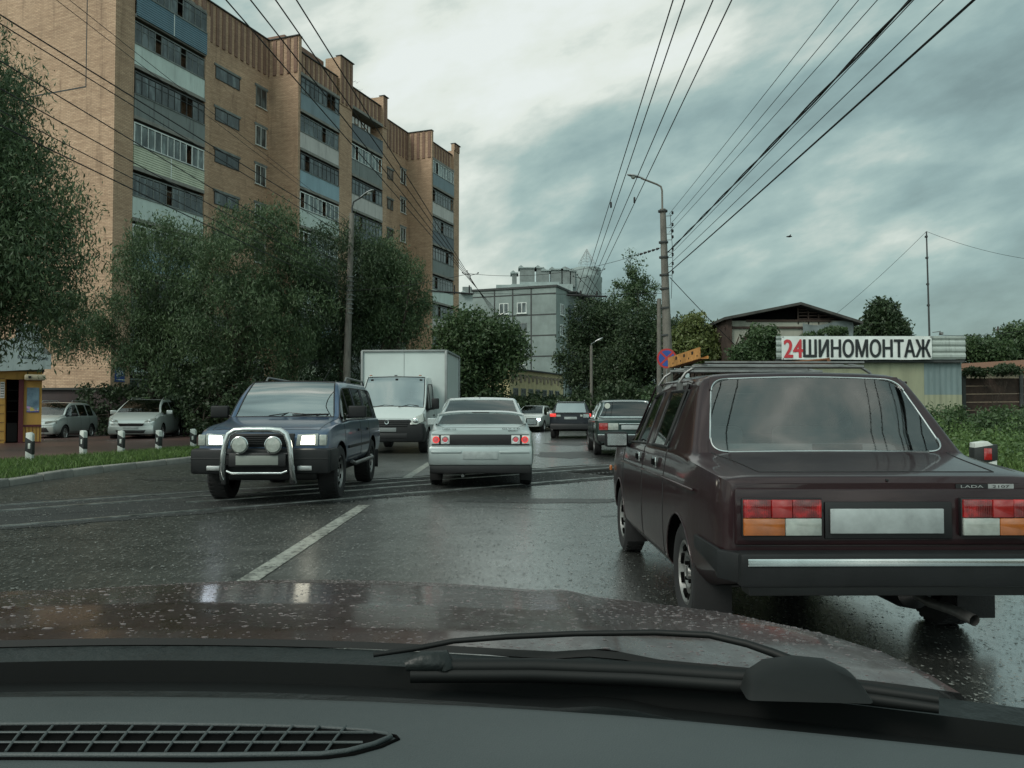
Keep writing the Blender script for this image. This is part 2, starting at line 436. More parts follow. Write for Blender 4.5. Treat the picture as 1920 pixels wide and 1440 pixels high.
# other ground
m, t, b = new_mat('soil'); M['soil'] = m
o = coords(t)
t.links.new(ramp(t, noise(t, o, .8, 8, .65), [(.3, (.028, .032, .018)), (.55, (.035, .045, .02)), (.75, (.06, .052, .036))]), b.inputs['Base Color'])
setin(b, Roughness=.95); bump(t, b, noise(t, o, 9, 6), .6, .05)
m, t, b = new_mat('brown_paving'); M['paving'] = m
uv = coords(t)
br = N(t, 'ShaderNodeTexBrick'); t.links.new(uv, br.inputs['Vector']); setin(br, Scale=1., Mortar_Size=.006, Brick_Width=.2, Row_Height=.1)
br.inputs['Color1'].default_value = (.075, .040, .036, 1); br.inputs['Color2'].default_value = (.10, .052, .045, 1); br.inputs['Mortar'].default_value = (.04, .03, .028, 1)
t.links.new(mixc(t, .5, br.outputs['Color'], ramp(t, noise(t, uv, .7, 6), [(.3, (.6, .6, .6)), (.7, (1.2, 1.2, 1.2))]), 'MULTIPLY'), b.inputs['Base Color'])
setin(b, Roughness=.45); bump(t, b, br.outputs['Fac'], -.4, .005)
m, t, b = new_mat('worn_road_paint'); M['line'] = m
o = coords(t)
nz = noise(t, o, 14, 8, .7); n2_ = noise(t, mapping(t, o, (3, 1, 1)), 2.2, 6, .6)
fx = mth(t, 'ADD', mth(t, 'MULTIPLY', nz, .7), mth(t, 'MULTIPLY', n2_, .3))
t.links.new(ramp(t, fx, [(.42, (.045, .047, .043)), (.50, (.28, .29, .26)), (.7, (.46, .47, .42))]), b.inputs['Base Color'])
setin(b, Roughness=.35); bump(t, b, nz, .4, .004)
M['iron'] = mat('wet_rail_steel', (.42, .44, .43), .30, .85, var=.5, vscale=5)
M['groove'] = mat('rail_groove', (.006, .006, .006), .8, var=.2)
M['slab'] = concrete('crossing_slab', (.020, .022, .021), 1.5, .6)
def foliage(name, dark, light, trans=.25):
    m, t, b = new_mat(name)
    a = N(t, 'ShaderNodeAttribute', attribute_name='tint')
    t.links.new(ramp(t, a.outputs['Fac'], [(0., dark), (1., light)]), b.inputs['Base Color'])
    setin(b, Roughness=.5); b.inputs['Specular IOR Level'].default_value = .4
    tl = N(t, 'ShaderNodeBsdfTranslucent'); t.links.new(ramp(t, a.outputs['Fac'], [(0., dark), (1., light)]), tl.inputs[0])
    mx = N(t, 'ShaderNodeMixShader'); mx.inputs[0].default_value = trans
    t.links.new(b.outputs[0], mx.inputs[1]); t.links.new(tl.outputs[0], mx.inputs[2])
    t.links.new(mx.outputs[0], t.nodes['Material Output'].inputs[0])
    return m
M['willow'] = foliage('willow_leaf', (.030, .060, .028), (.105, .160, .072))
M['dark_leaf'] = foliage('dark_leaf', (.018, .036, .018), (.065, .10, .045))
M['green_leaf'] = foliage('green_leaf', (.026, .053, .022), (.085, .135, .055))
M['yellow_leaf'] = foliage('yellow_green_leaf', (.06, .085, .025), (.17, .20, .07))
M['grass'] = foliage('grass_blade', (.045, .085, .022), (.15, .24, .065), .2)
M['weed'] = foliage('weed_leaf', (.04, .08, .028), (.14, .22, .07), .2)
M['bark'] = mat('bark', (.05, .04, .032), .95, var=.45, vscale=6, bmp=.8, bscale=20)
M['wire'] = mat('wire_black', (.008, .008, .009), .6, var=0)
M['wood_dark'] = mat('dark_wood', (.05, .032, .025), .85, var=.4, vscale=4, bmp=.4, bscale=14)

# ================================================================ ground, road, verge
def sheet(name, poly, z, m, kind='structure', res=None):
    mb = MB(); mb.add([(x, y, z) for x, y in poly], [tuple(range(len(poly)))])
    o = mb.build(name, m, uv=False); o['kind'] = kind
    return o
sheet('ground', [(-900, -200), (900, -200), (900, 1800), (-900, 1800)], -0.02, M['soil'])
# the road: straight ahead, then swinging a little to the right
def road_x(y):            # centre line
    return -1.85 if y < 26 else -1.85 + (y - 26) ** 2 * .0035
ys = [-12, 0, 6, 10, 14, 18, 22, 26, 30, 35, 40, 46, 54, 64, 76, 90]
def left_edge(y):
    pts = [(-12, -7.6), (0, -7.7), (12.7, -7.85), (15.6, -7.95), (17.45, -7.61), (18.8, -7.35), (26, -6.6), (90, None)]
    if y <= 26:
        for (a, xa), (b_, xb) in zip(pts, pts[1:]):
            if a <= y <= b_ and xb is not None: return xa + (xb - xa) * (y - a) / (b_ - a)
    return -6.6 + (y - 26) ** 2 * .0035
def right_edge(y): return 4.15 + (0 if y < 26 else (y - 26) ** 2 * .0035)
mb = MB()
ny = len(ys)
mb.add([(x, y, 0) for y in ys for x in (left_edge(y), road_x(y), right_edge(y))], [(3 * i + j, 3 * i + j + 1, 3 * i + j + 4, 3 * i + j + 3) for i in range(ny - 1) for j in range(2)])
o = mb.build('road', M['asphalt'], uv=False); o['kind'] = 'structure'
# kerbs: real stones, 12 cm high
def kerb(fn, side, name, y0, y1, skip=()):
    mb = MB(); y = y0; rnd = random.Random(3)
    while y < y1:
        l = 1.0
        if not any(a < y < b_ for a, b_ in skip):
            xa, xb = fn(y), fn(y + l - .012)
            h = .115 + rnd.uniform(-.012, .012); w_ = .17; j = rnd.uniform(-.015, .015)
            pr = [(0, -.05), (0, h - .02), (.02 * side, h), (w_ * side, h), (w_ * side, -.05)]
            vs = [(xa + px_ + j, y, pz) for px_, pz in pr] + [(xb + px_ + j, y + l - .012, pz) for px_, pz in pr]
            mb.add(vs, [(0, 1, 2, 3, 4), (9, 8, 7, 6, 5)] + [(i, i + 1, i + 6, i + 5) for i in range(4)] + [(4, 0, 5, 9)])
        y += l
    o = mb.build(name, M['concrete'], uv=False, bevel=.008, seg=1); o['kind'] = 'structure'
kerb(left_edge, -1, 'kerb', -6, 60)
kerb(right_edge, 1, 'kerb', -6, 70)
# grass strip, brown paving and yard on the left
ysv = [-12, 0, 12, 15, 18, 21, 26, 34]
wv = [3.0, 3.0, 2.9, 2.7, 2.65, 2.2, 1.6, 1.0]
mb = MB()
mb.add([(left_edge(y) - .17, y, .10) for y in ysv] + [(left_edge(y) - .17 - w_, y, .13) for y, w_ in zip(ysv, wv)], [(i, i + 1, i + 9, i + 8) for i in range(7)])
o = mb.build('grass_verge_ground', M['soil'], uv=False); o['kind'] = 'structure'
mb = MB()
mb.add([(left_edge(y) - .17 - w_, y, .125) for y, w_ in zip(ysv, wv)] + [(-45, y, .125) for y in ysv], [(i, i + 1, i + 9, i + 8) for i in range(7)])
o = mb.build('brown_pavement', M['paving'], uv=False); o['kind'] = 'structure'
sheet('yard', [(-60, 34), (-8.5, 34), (-7, 44), (-60, 60)], 0.02, M['slab'])
# lane dashes
def dash(y0, y1, x=-1.85, w_=.15, name='road_marking'):
    mb = MB(); n = 10
    mb.add([(x + s_ * w_ / 2 + (road_x(y0 + (y1 - y0) * i / n) + 1.85), y0 + (y1 - y0) * i / n, .005) for i in range(n + 1) for s_ in (-1, 1)],
           [(2 * i, 2 * i + 1, 2 * i + 3, 2 * i + 2) for i in range(n)])
    o = mb.build(name, M['line'], uv=False); o['kind'] = 'structure'
dash(5.0, 10.4); dash(14.6, 18.8); dash(23, 26); dash(30, 33)
# tram rails crossing the road on the skew
A_, B_ = PZ(0, 985, 0), PZ(1145, 893, 0)
tdir = (B_ - A_).normalized(); tn = Vector((-tdir.y, tdir.x, 0))
def rail_pt(s_, off, z=0): return A_ + tdir * s_ + tn * off + Vector((0, 0, z))
Lr = (B_ - A_).length
mb = MB()
ns = 60; rnd = random.Random(5)
e0 = [rail_pt(-6 + (Lr + 9) * i / ns, -.42 + rnd.uniform(-.07, .05), .004) for i in range(ns + 1)]
e1 = [rail_pt(-6 + (Lr + 9) * i / ns, 2.35 + rnd.uniform(-.10, .10), .004) for i in range(ns + 1)]
mb.add(e0 + e1, [(i, i + 1, ns + 2 + i, ns + 1 + i) for i in range(ns)])
o = mb.build('tram_crossing_surface', M['slab'], uv=False); o['kind'] = 'structure'
def rail(off, a, b_, lab, sk=0.):
    t_ = thing('tram_rail', lab, 'rail', A_, 0, 'tram rails crossing the road')
    for nm, m_, h, o0, o1 in (('rail_head', M['iron'], .018, 0, .07), ('flange_groove', M['groove'], .010, .07, .15)):
        mb = MB()
        p = [tdir * a + tn * (off + o0), tdir * b_ + tn * (off + o0 + sk), tdir * b_ + tn * (off + o1 + sk), tdir * a + tn * (off + o1)]
        mb.add([q + Vector((0, 0, -.02)) for q in p] + [q + Vector((0, 0, h)) for q in p], [(0, 1, 2, 3)[::-1], (4, 5, 6, 7), (0, 1, 5, 4), (1, 2, 6, 5), (2, 3, 7, 6), (3, 0, 4, 7)])
        mb.build(nm, m_, t_, uv=False)
rail(-.20, -6, Lr + 3, 'steel tram rail along the ragged near edge of the crossing')
rail(1.32, -6, Lr + 3, 'second long tram rail passing just behind the silver hatchback wheels')
rail(.72, 2.2, 6.2, 'short broken length of rail lying in the crossing left of the blue four wheel drive')
rail(1.95, -6, Lr + 3, 'farthest tram rail on the crossing under the blue four wheel drive')
# chequered steel plates where the tracks meet
mb = MB()
for i in range(46):
    s0 = 9.4 + i * .115
    for k in range(2):
        q = rail_pt(s0, -.02 + k * .62, .008)
        mb.add([q, q + tdir * .05, q + tdir * .05 + tn * .52 + tdir * .06, q + tn * .52 + tdir * .06], [(0, 1, 2, 3)])
        mb.add([q + tdir * .05 + Vector((0, 0, .012)), q + tdir * .075, q + tdir * .075 + tn * .52 + tdir * .06, q + tdir * .05 + tn * .52 + tdir * .06 + Vector((0, 0, .012))], [(0, 1, 2, 3)])
o = mb.build('rail_crossing_plate', M['steel'], uv=False); tag(o, 'ribbed steel plates between the tram rails beside the maroon saloon', 'plate')
# broken asphalt crumbs along the crossing edge and wet specks
mb = MB(); rnd = random.Random(9)
for i in range(300):
    s_ = rnd.uniform(-2, Lr + 1); q = rail_pt(s_, -.45 + rnd.gauss(0, .10), .004); r_ = rnd.uniform(.006, .022)
    n_ = 5; a0 = rnd.uniform(0, 6)
    mb.add([q + Vector((r_ * math.cos(a0 + k * 1.25) * rnd.uniform(.6, 1.3), r_ * math.sin(a0 + k * 1.25), 0)) for k in range(5)] + [q + Vector((0, 0, r_ * .5))], [(k, (k + 1) % 5, 5) for k in range(5)])
o = mb.build('asphalt_crumbs', M['slab'], uv=False); tag(o, 'broken asphalt crumbs strewn along the tram crossing edge', 'gravel', kind='stuff')

def blotch(name, cx_, cy_, rx, ry, m_, z, seed, n=22):
    rn_ = random.Random(seed); pts_ = []
    for k in range(n):
        a = 2 * PI * k / n; q = rn_.uniform(.75, 1.15); pts_.append((cx_ + rx * q * math.cos(a), cy_ + ry * q * math.sin(a)))
    sheet(name, pts_, z, m_)
M['patch'] = concrete('asphalt_patch', (.020, .021, .020), 2.5, .5); setin(M['patch'].node_tree.nodes['Principled BSDF'], Roughness=.42)
for k, (x_, y_, rx, ry) in enumerate(((1.6, 22, 1.1, 1.6), (.5, 10.9, 1.2, .28), (1.9, 29, .9, 1.5), (-4.8, 14.3, 1.6, .5), (-.6, 19.5, .6, 1.3))):
    blotch('road_patch', x_, y_, rx, ry, M['patch'], .0035 + k * .0003, 40 + k)
mb = MB(); rn_ = random.Random(77)
for (x_, y_, ang, ln) in ((-6.5, 8.6, .15, 3.2), (-4.6, 10.6, .3, 2.6), (1.0, 9.3, .1, 2.4), (-1.2, 10.2, .2, 2.0), (.2, 14.9, .2, 2.2), (-5.0, 6.6, 1.2, 1.6), (1.8, 20, 1.4, 4.0), (-7.0, 12.2, .2, 3.0)):
    p_ = Vector((x_, y_, .0062)); d_ = ang; prev = None
    for k in range(int(ln / .09)):
        d_ += rn_.gauss(0, .35); d_ = ang + (d_ - ang) * .8; q_ = p_ + Vector((math.cos(d_), math.sin(d_), 0)) * .09; w_ = rn_.uniform(.004, .012); n__ = Vector((-math.sin(d_), math.cos(d_), 0)) * w_
        mb.add([p_ - n__, q_ - n__, q_ + n__, p_ + n__], [(0, 1, 2, 3)]); p_ = q_
o = mb.build('road_cracks', M['groove'], uv=False); o['kind'] = 'structure'

# pale stone chips added for wet glints, the glint put into their colour
rg_ = np.random.default_rng(31); n_ = 34000
yy = 3.4 + 13 * rg_.random(n_) ** 1.5; xx = rg_.uniform(-7.4, 4.0, n_); keep_ = xx > -7.6
sz = rg_.uniform(.003, .0085, n_) * (1 + yy * .03); aa = rg_.uniform(0, 6.28, n_)
vs_ = []; 
base = np.stack([xx, yy, np.full(n_, .0050)], 1)
tri = [base + np.stack([np.cos(aa + k * 2.1) * sz * 1.2, np.sin(aa + k * 2.1) * sz * 1.6, rg_.uniform(0, 1, n_) * sz * .7], 1) for k in range(3)]
v_ = np.stack(tri, 1).reshape(-1, 3)
me_ = bpy.data.meshes.new('road_glint_chips'); me_.vertices.add(3 * n_); me_.vertices.foreach_set('co', v_.astype(np.float32).ravel())
me_.loops.add(3 * n_); me_.loops.foreach_set('vertex_index', np.arange(3 * n_, dtype=np.int32)); me_.polygons.add(n_); me_.polygons.foreach_set('loop_start', np.arange(0, 3 * n_, 3, dtype=np.int32)); me_.update(); me_.validate()
tag(link('road_glint_chips', me_, None, [mat('glint_stone_chip', (.16, .165, .155), .3, var=.6, vscale=40)]), 'pale stone chips added for the wet glints on the asphalt before the tram crossing', 'gravel', kind='stuff')
# ================================================================ car engine
# local frame of every vehicle: x to its right, y from the rear face (0) to the nose, z up
MI = dict(paint=0, dark=1, side=2, wind=3, back=4, door1=5, door2=6, hood=7, lid=8, well=9, qside=10)
def st(y, w, zb, zbelt, p6, p7, p8, z9, mid=None, wb=.10, crease=None, win=.03):
    """one station: half ring of 10 points from the keel to the roof centre"""
    zm = mid if mid else zb + (zbelt - zb) * .40
    zc_ = crease if crease else zb + (zbelt - zb) * .78
    return (y, [(0, zb), (w - wb, zb), (w - .015, zb + .09), (w, zm), (w - .008, zc_), (w - win, zbelt), p6, p7, p8, (0, z9)])
def cage(stations, facemat, axles, Rw, crease_ring={}, crease_st={}, lvl=2, cut_in=.26, arch=.045, end_flat=True, rz=None):
    n = len(stations); J = len(stations[0][1])
    vs = []; idx = {}
    for i, (y, ring) in enumerate(stations):
        for j, (x, z) in enumerate(ring):
            yy = y if not callable(y) else y(j)
            idx[(i, j, 1)] = len(vs); vs.append((x, yy, z))
            if x != 0: idx[(i, j, -1)] = len(vs); vs.append((-x, yy, z))
            else: idx[(i, j, -1)] = idx[(i, j, 1)]
    fs = []; ms = []
    for i in range(n - 1):
        for j in range(J - 1):
            mi = facemat(i, j)
            fs.append((idx[i, j, 1], idx[i + 1, j, 1], idx[i + 1, j + 1, 1], idx[i, j + 1, 1])); ms.append(mi)
            fs.append((idx[i, j, -1], idx[i, j + 1, -1], idx[i + 1, j + 1, -1], idx[i + 1, j, -1])); ms.append(mi)
    for i in (0, n - 1):
        for j in range(J - 1):
            a = [idx[i, j, 1], idx[i, j + 1, 1], idx[i, j + 1, -1], idx[i, j, -1]]
            a = list(dict.fromkeys(a))
            fs.append(a if i == 0 else a[::-1]); ms.append(0)
    me = bpy.data.meshes.new('cage'); me.from_pydata(vs, [], fs); me.polygons.foreach_set('material_index', ms)
    bm = bmesh.new(); bm.from_mesh(me)
    cl = bm.edges.layers.float.new('crease_edge')
    bm.verts.ensure_lookup_table(); bm.edges.ensure_lookup_table()
    inv = {}
    for (i, j, s_), k in idx.items(): inv.setdefault(k, []).append((i, j, s_))
    for e in bm.edges:
        a, b = e.verts[0].index, e.verts[1].index
        c = 0
        for (i, j, s_) in inv[a]:
            for (k, l, q) in inv[b]:
                if s_ != q and j != 0 and l != J - 1: pass
                if j == l and abs(i - k) == 1: c = max(c, crease_ring.get(j, 0))
                if i == k and abs(j - l) == 1: c = max(c, crease_st.get(i, 0))
        e[cl] = c
    bmesh.ops.recalc_face_normals(bm, faces=bm.faces)
    bm.to_mesh(me); bm.free()
    for k in range(11): me.materials.append(M['well'])
    ob = bpy.data.objects.new('cage', me); COL.objects.link(ob)
    if lvl:
        sb = ob.modifiers.new('s', 'SUBSURF'); sb.levels = lvl; sb.render_levels = lvl; sb.boundary_smooth = 'PRESERVE_CORNERS'
    cuts = []
    for ya in axles:
        mb = MB(); r_ = Rw + arch
        hw = max(x for x, z in stations[n // 2][1])
        for s_ in (-1, 1):
            mb.v = []; mb.f = []; mb.m = []
            xa, xb = s_ * (hw - cut_in), s_ * (hw + .3)
            mb.lathe([(0, min(xa, xb)), (r_, min(xa, xb)), (r_, max(xa, xb)), (0, max(xa, xb))], (0, ya, Rw), 'x', 40, mi=9)
            m2 = mb.mesh('cut')
            bm = bmesh.new(); bm.from_mesh(m2); bmesh.ops.remove_doubles(bm, verts=bm.verts, dist=1e-5); bmesh.ops.recalc_face_normals(bm, faces=bm.faces)
            bm.to_mesh(m2); bm.free()
            for k in range(11): m2.materials.append(M['well'])
            co = bpy.data.objects.new('cut', m2); COL.objects.link(co); cuts.append(co)
            bo = ob.modifiers.new('b', 'BOOLEAN'); bo.operation = 'DIFFERENCE'; bo.object = co; bo.solver = 'EXACT'
    dg = bpy.context.evaluated_depsgraph_get(); dg.update()
    res = bpy.data.meshes.new_from_object(ob.evaluated_get(dg))
    for c in cuts: bpy.data.objects.remove(c)
    bpy.data.objects.remove(ob)
    return res
def chains(edges):
    """vertex chains through a set of bmesh edges"""
    adj = {}
    for e in edges:
        a, b = e.verts
        adj.setdefault(a, []).append(b); adj.setdefault(b, []).append(a)
    seen = set(); res = []
    ends = [v for v in adj if len(adj[v]) != 2] + list(adj)
    for s0 in ends:
        for nb in adj[s0]:
            k = frozenset((s0, nb))
            if k in seen: continue
            path = [s0, nb]; seen.add(k); cur, prev = nb, s0
            while len(adj[cur]) == 2:
                nx = [q for q in adj[cur] if q is not prev]
                if not nx: break
                nx = nx[0]; k = frozenset((cur, nx))
                if k in seen: break
                seen.add(k); path.append(nx); prev, cur = cur, nx
            res.append([v.co.copy() for v in path])
    return res
def seams(pairs_fn, bm, r, name, m, parent, n=6, off=0.):
    ed = [e for e in bm.edges if pairs_fn(e)]
    sides = {}
    for c in chains(ed):
        closed = (c[0] - c[-1]).length < 1e-5 and len(c) > 3
        if closed: c = c[:-1]
        cx_ = sum(p.x for p in c) / len(c); cy_ = sum(p.y for p in c) / len(c)
        key = (0 if abs(cx_) < .3 else (1 if cx_ > 0 else -1), round(cy_ / 1.6) if name == 'arch_lip' else 0)
        if len(c) > 1: sides.setdefault(key, MB()).tube(c, r, n, closed=closed)
    return [mb.build(name, m, parent, sm=60, uv=False) for mb in sides.values()]
def split_car(me, parent, names, mats, seam=.0035, trim=None, trim_r=.006, trim_on=(2, 3, 4, 10), lip=None, dark_on=()):
    """take the one hull apart into body, doors, lids and panes; names/mats keyed by material index"""
    bm = bmesh.new(); bm.from_mesh(me)
    mset = lambda e: {f.material_index for f in e.link_faces}
    def ispair(e):
        s_ = mset(e)
        return len(s_) > 1 and (s_ & {5, 6, 7, 8}) and not (s_ & {2, 3, 4, 9, 10})
    sm_ = seams(ispair, bm, seam, 'panel_gap', M['dark_trim'], None)
    tr_ = seams(lambda e: len(mset(e)) > 1 and mset(e) & set(trim_on), bm, trim_r, 'window_trim', trim or M['dark_trim'], None)
    dk_ = seams(lambda e: len(mset(e)) > 1 and mset(e) & set(dark_on), bm, .011, 'window_rubber', M['dark_trim'], None) if dark_on else None
    lp_ = None
    if lip: lp_ = seams(lambda e: 9 in mset(e) and len(mset(e)) > 1, bm, .006, 'arch_lip', lip, None)
    groups = {}
    for f in bm.faces: groups.setdefault(f.material_index, []).append(f)
    made = {}
    for mi, faces in groups.items():
        if mi in (0, 1, 9): continue
        todo = set(faces)
        while todo:
            s0 = todo.pop(); isl = [s0]; q = [s0]
            while q:
                f = q.pop()
                for e in f.edges:
                    for g in e.link_faces:
                        if g in todo: todo.discard(g); isl.append(g); q.append(g)
            if len(isl) < 2: continue
            vm = {}; vs = []; fs = []
            for f in isl:
                r_ = []
                for v in f.verts:
                    if v not in vm: vm[v] = len(vs); vs.append(tuple(v.co))
                    r_.append(vm[v])
                fs.append(r_)
            m2 = bpy.data.meshes.new(names[mi]); m2.from_pydata(vs, [], fs); smooth(m2, 32); 
            made.setdefault(mi, []).append(link(names[mi], m2, parent, [mats[mi]]))
    # the body keeps paint, dark underside and wheel wells
    vm = {}; vs = []; fs = []; ms = []
    for mi in (0, 1, 9):
        for f in groups.get(mi, []):
            r_ = []
            for v in f.verts:
                if v not in vm: vm[v] = len(vs); vs.append(tuple(v.co))
                r_.append(vm[v])
            fs.append(r_); ms.append({0: 0, 1: 1, 9: 2}[mi])
    m2 = bpy.data.meshes.new('body'); m2.from_pydata(vs, [], fs); m2.polygons.foreach_set('material_index', ms); smooth(m2, 32)
    body = link('body', m2, parent, [mats[0], mats[1], M['well']])
    for x in (sm_ or []) + (tr_ or []) + (lp_ or []) + (dk_ or []): x.parent = parent
    bm.free()
    made[0] = [body]
    return made
def wheel(parent, x, y, Rw, wd, side, style='steel', rimr=None, col=None):
    """side +1: outer face to +x"""
    e = bpy.data.objects.new('wheel', None); COL.objects.link(e); e.parent = parent; e.location = (x, y, Rw); e.empty_display_size = .1
    rr = rimr or Rw * .62; h = wd / 2
    mb = MB(); pr = [(rr, -h * .82), (rr + .02, -h), (Rw - .03, -h * 1.03), (Rw - .006, -h * .82), (Rw, -h * .4), (Rw, h * .4), (Rw - .006, h * .82), (Rw - .03, h * 1.03), (rr + .02, h), (rr, h * .82)]
    mb.lathe(pr, axis='x', n=36)
    # tread blocks
    for k in range(36):
        a = 2 * PI * k / 36
        for s_ in (-1, 1):
            M_ = Matrix.Rotation(a, 4, 'X') @ Matrix.Translation((s_ * h * .55, 0, Rw))
            q = MB(M_); q.box(-h * .28, h * .28, -.014, .014, -.008, .003); mb.add(q.v, q.f)
    mb.build('tyre', M['rubber'], e, sm=35, uv=False)
    mb = MB(); s_ = side
    if style == 'steel':
        pr = [(rr + .004, h * .84), (rr - .012, h * .90), (rr - .03, h * .5), (rr * .80, h * .42), (rr * .70, h * .62), (rr * .50, h * .66), (rr * .42, h * .40), (rr * .26, h * .40), (rr * .2, h * .75), (0, h * .78)]
        mb.lathe([(a, b_ * s_) for a, b_ in pr], axis='x', n=36)
        for k in range(8):
            a = 2 * PI * (k + .5) / 8; M_ = Matrix.Rotation(a, 4, 'X') @ Matrix.Translation((s_ * h * .56, 0, rr * .78))
            q = MB(M_); q.prism([(-.026, -.014), (.026, -.014), (.030, .012), (-.030, .012)], -.02, .02, 'x'); mb.add(q.v, q.f, 1)
        for k in range(4):
            a = 2 * PI * (k + .5) / 4; M_ = Matrix.Rotation(a, 4, 'X') @ Matrix.Translation((s_ * h * .5, 0, rr * .34))
            q = MB(M_); q.prism([(.012 * math.cos(t_), .012 * math.sin(t_)) for t_ in (0, 1, 2, 3, 4, 5)], -.02, .03, 'x'); mb.add(q.v, q.f, 1)
    else:
        pr = [(rr + .004, h * .84), (rr - .012, h * .92), (rr - .025, h * .55), (rr - .03, -h * .5)]
        mb.lathe([(a, b_ * s_) for a, b_ in pr], axis='x', n=36)
        mb.lathe([(a, b_ * s_) for a, b_ in [(rr - .02, -h * .3), (0, -h * .3)]], axis='x', n=24, mi=1)
        mb.lathe([(a, b_ * s_) for a, b_ in [(rr * .26, h * .2), (rr * .26, h * .7), (rr * .2, h * .8), (0, h * .8)]], axis='x', n=18)
        for k in range(6):
            a = 2 * PI * k / 6; M_ = Matrix.Rotation(a, 4, 'X')
            q = MB(M_)
            x0, x1 = sorted((s_ * h * .35, s_ * h * .68))
            q.prism([(-.035, rr * .15), (.035, rr * .15), (.05, rr - .02), (-.05, rr - .02)], x0, x1, 'x'); mb.add(q.v, q.f, 0)
    mb.build('rim', [col or (M['steel'] if style == 'steel' else M['alloy']), M['well']], e, sm=35, uv=False)
    return e
def wheels(parent, axles, Rw, wd, track, **k):
    for y in axles:
        for s_ in (-1, 1): wheel(parent, s_ * (track - wd / 2), y, Rw, wd, s_, **k)
def seats(parent, rows, z0, x=.36, light=False, head=True, w_=.25, hh=.62):
    """rows: y positions of the seat backs; rear rows are benches"""
    for y, bench in rows:
        if bench:
            mb = MB(); mb.box(-.60, .60, y - .09, y + .07, z0 - .1, z0 + hh * .72); mb.box(-.60, .60, y + .05, y + .5, z0 - .12, z0 + .06)
            mb.build('rear_seat', M['seat_light' if light else 'seat'], parent, bevel=.04, uv=False)
        else:
            for s_ in (-1, 1):
                mb = MB(Matrix.Translation((s_ * x, y, z0)) @ Matrix.Rotation(R(10), 4, 'X'))
                mb.box(-w_, w_, -.06, .06, -.1, hh * .88); 
                mb2 = MB(Matrix.Translation((s_ * x, y, z0)))
                mb2.box(-w_, w_, .05, .5, -.12, .02); mb.add(mb2.v, mb2.f) if False else None
                o = mb.build('seat', M['seat_light' if light else 'seat'], parent, bevel=.04, uv=False)
                if head:
                    mb = MB(Matrix.Translation((s_ * x, y, z0)) @ Matrix.Rotation(R(10), 4, 'X')); mb.box(-.12, .12, -.04, .05, hh * .92, hh * 1.18)
                    mb.box(-.05, -.04, -.005, .005, hh * .8, hh); mb.box(.04, .05, -.005, .005, hh * .8, hh)
                    mb.build('headrest', M['seat'], parent, bevel=.03, uv=False)
def mirror(parent, x, y, z, s_, m, w_=.2, h=.13, glass_side=-1):
    """door mirror; glass faces the car's rear"""
    e = MB(Matrix.Translation((x + s_ * w_ * .5, y, z)))
    e.box(-w_ / 2, w_ / 2, -.045, .05, -h / 2, h / 2)
    o = e.build('mirror', m, parent, bevel=.022, seg=3, uv=False)
    g = MB(Matrix.Translation((x + s_ * w_ * .5, y, z))); g.box(-w_ / 2 + .015, w_ / 2 - .015, -.049, -.0455, -h / 2 + .015, h / 2 - .015)
    g.build('mirror_glass', M['chrome'], o, uv=False)
    a = MB(); a.tube([(x - s_ * .03, y + .02, z - h * .4), (x + s_ * .04, y, z - h * .2)], .02, 8)
    a.build('mirror_arm', M['black_plastic'], o, uv=False)
def lamp(name, parent, x0, x1, y0, y1, z0, z1, m, bev=.008, sub=None):
    mb = MB(); mb.box(x0, x1, y0, y1, z0, z1)
    return mb.build(name, m, parent, bevel=bev, uv=False)
def place(T, x, y, heading, toward=False, L_=0):
    """heading: direction of the car's nose measured clockwise from +Y, degrees"""
    T.location = (x, y, 0); T.rotation_euler = (0, 0, R(-heading))
def wiper(parent, pts, blade=None, name='wiper'):
    mb = MB(); mb.tube(pts, .008, 6)
    if blade: mb.tube(blade, .010, 6)
    mb.build(name, M['dark_trim'], parent, uv=False)

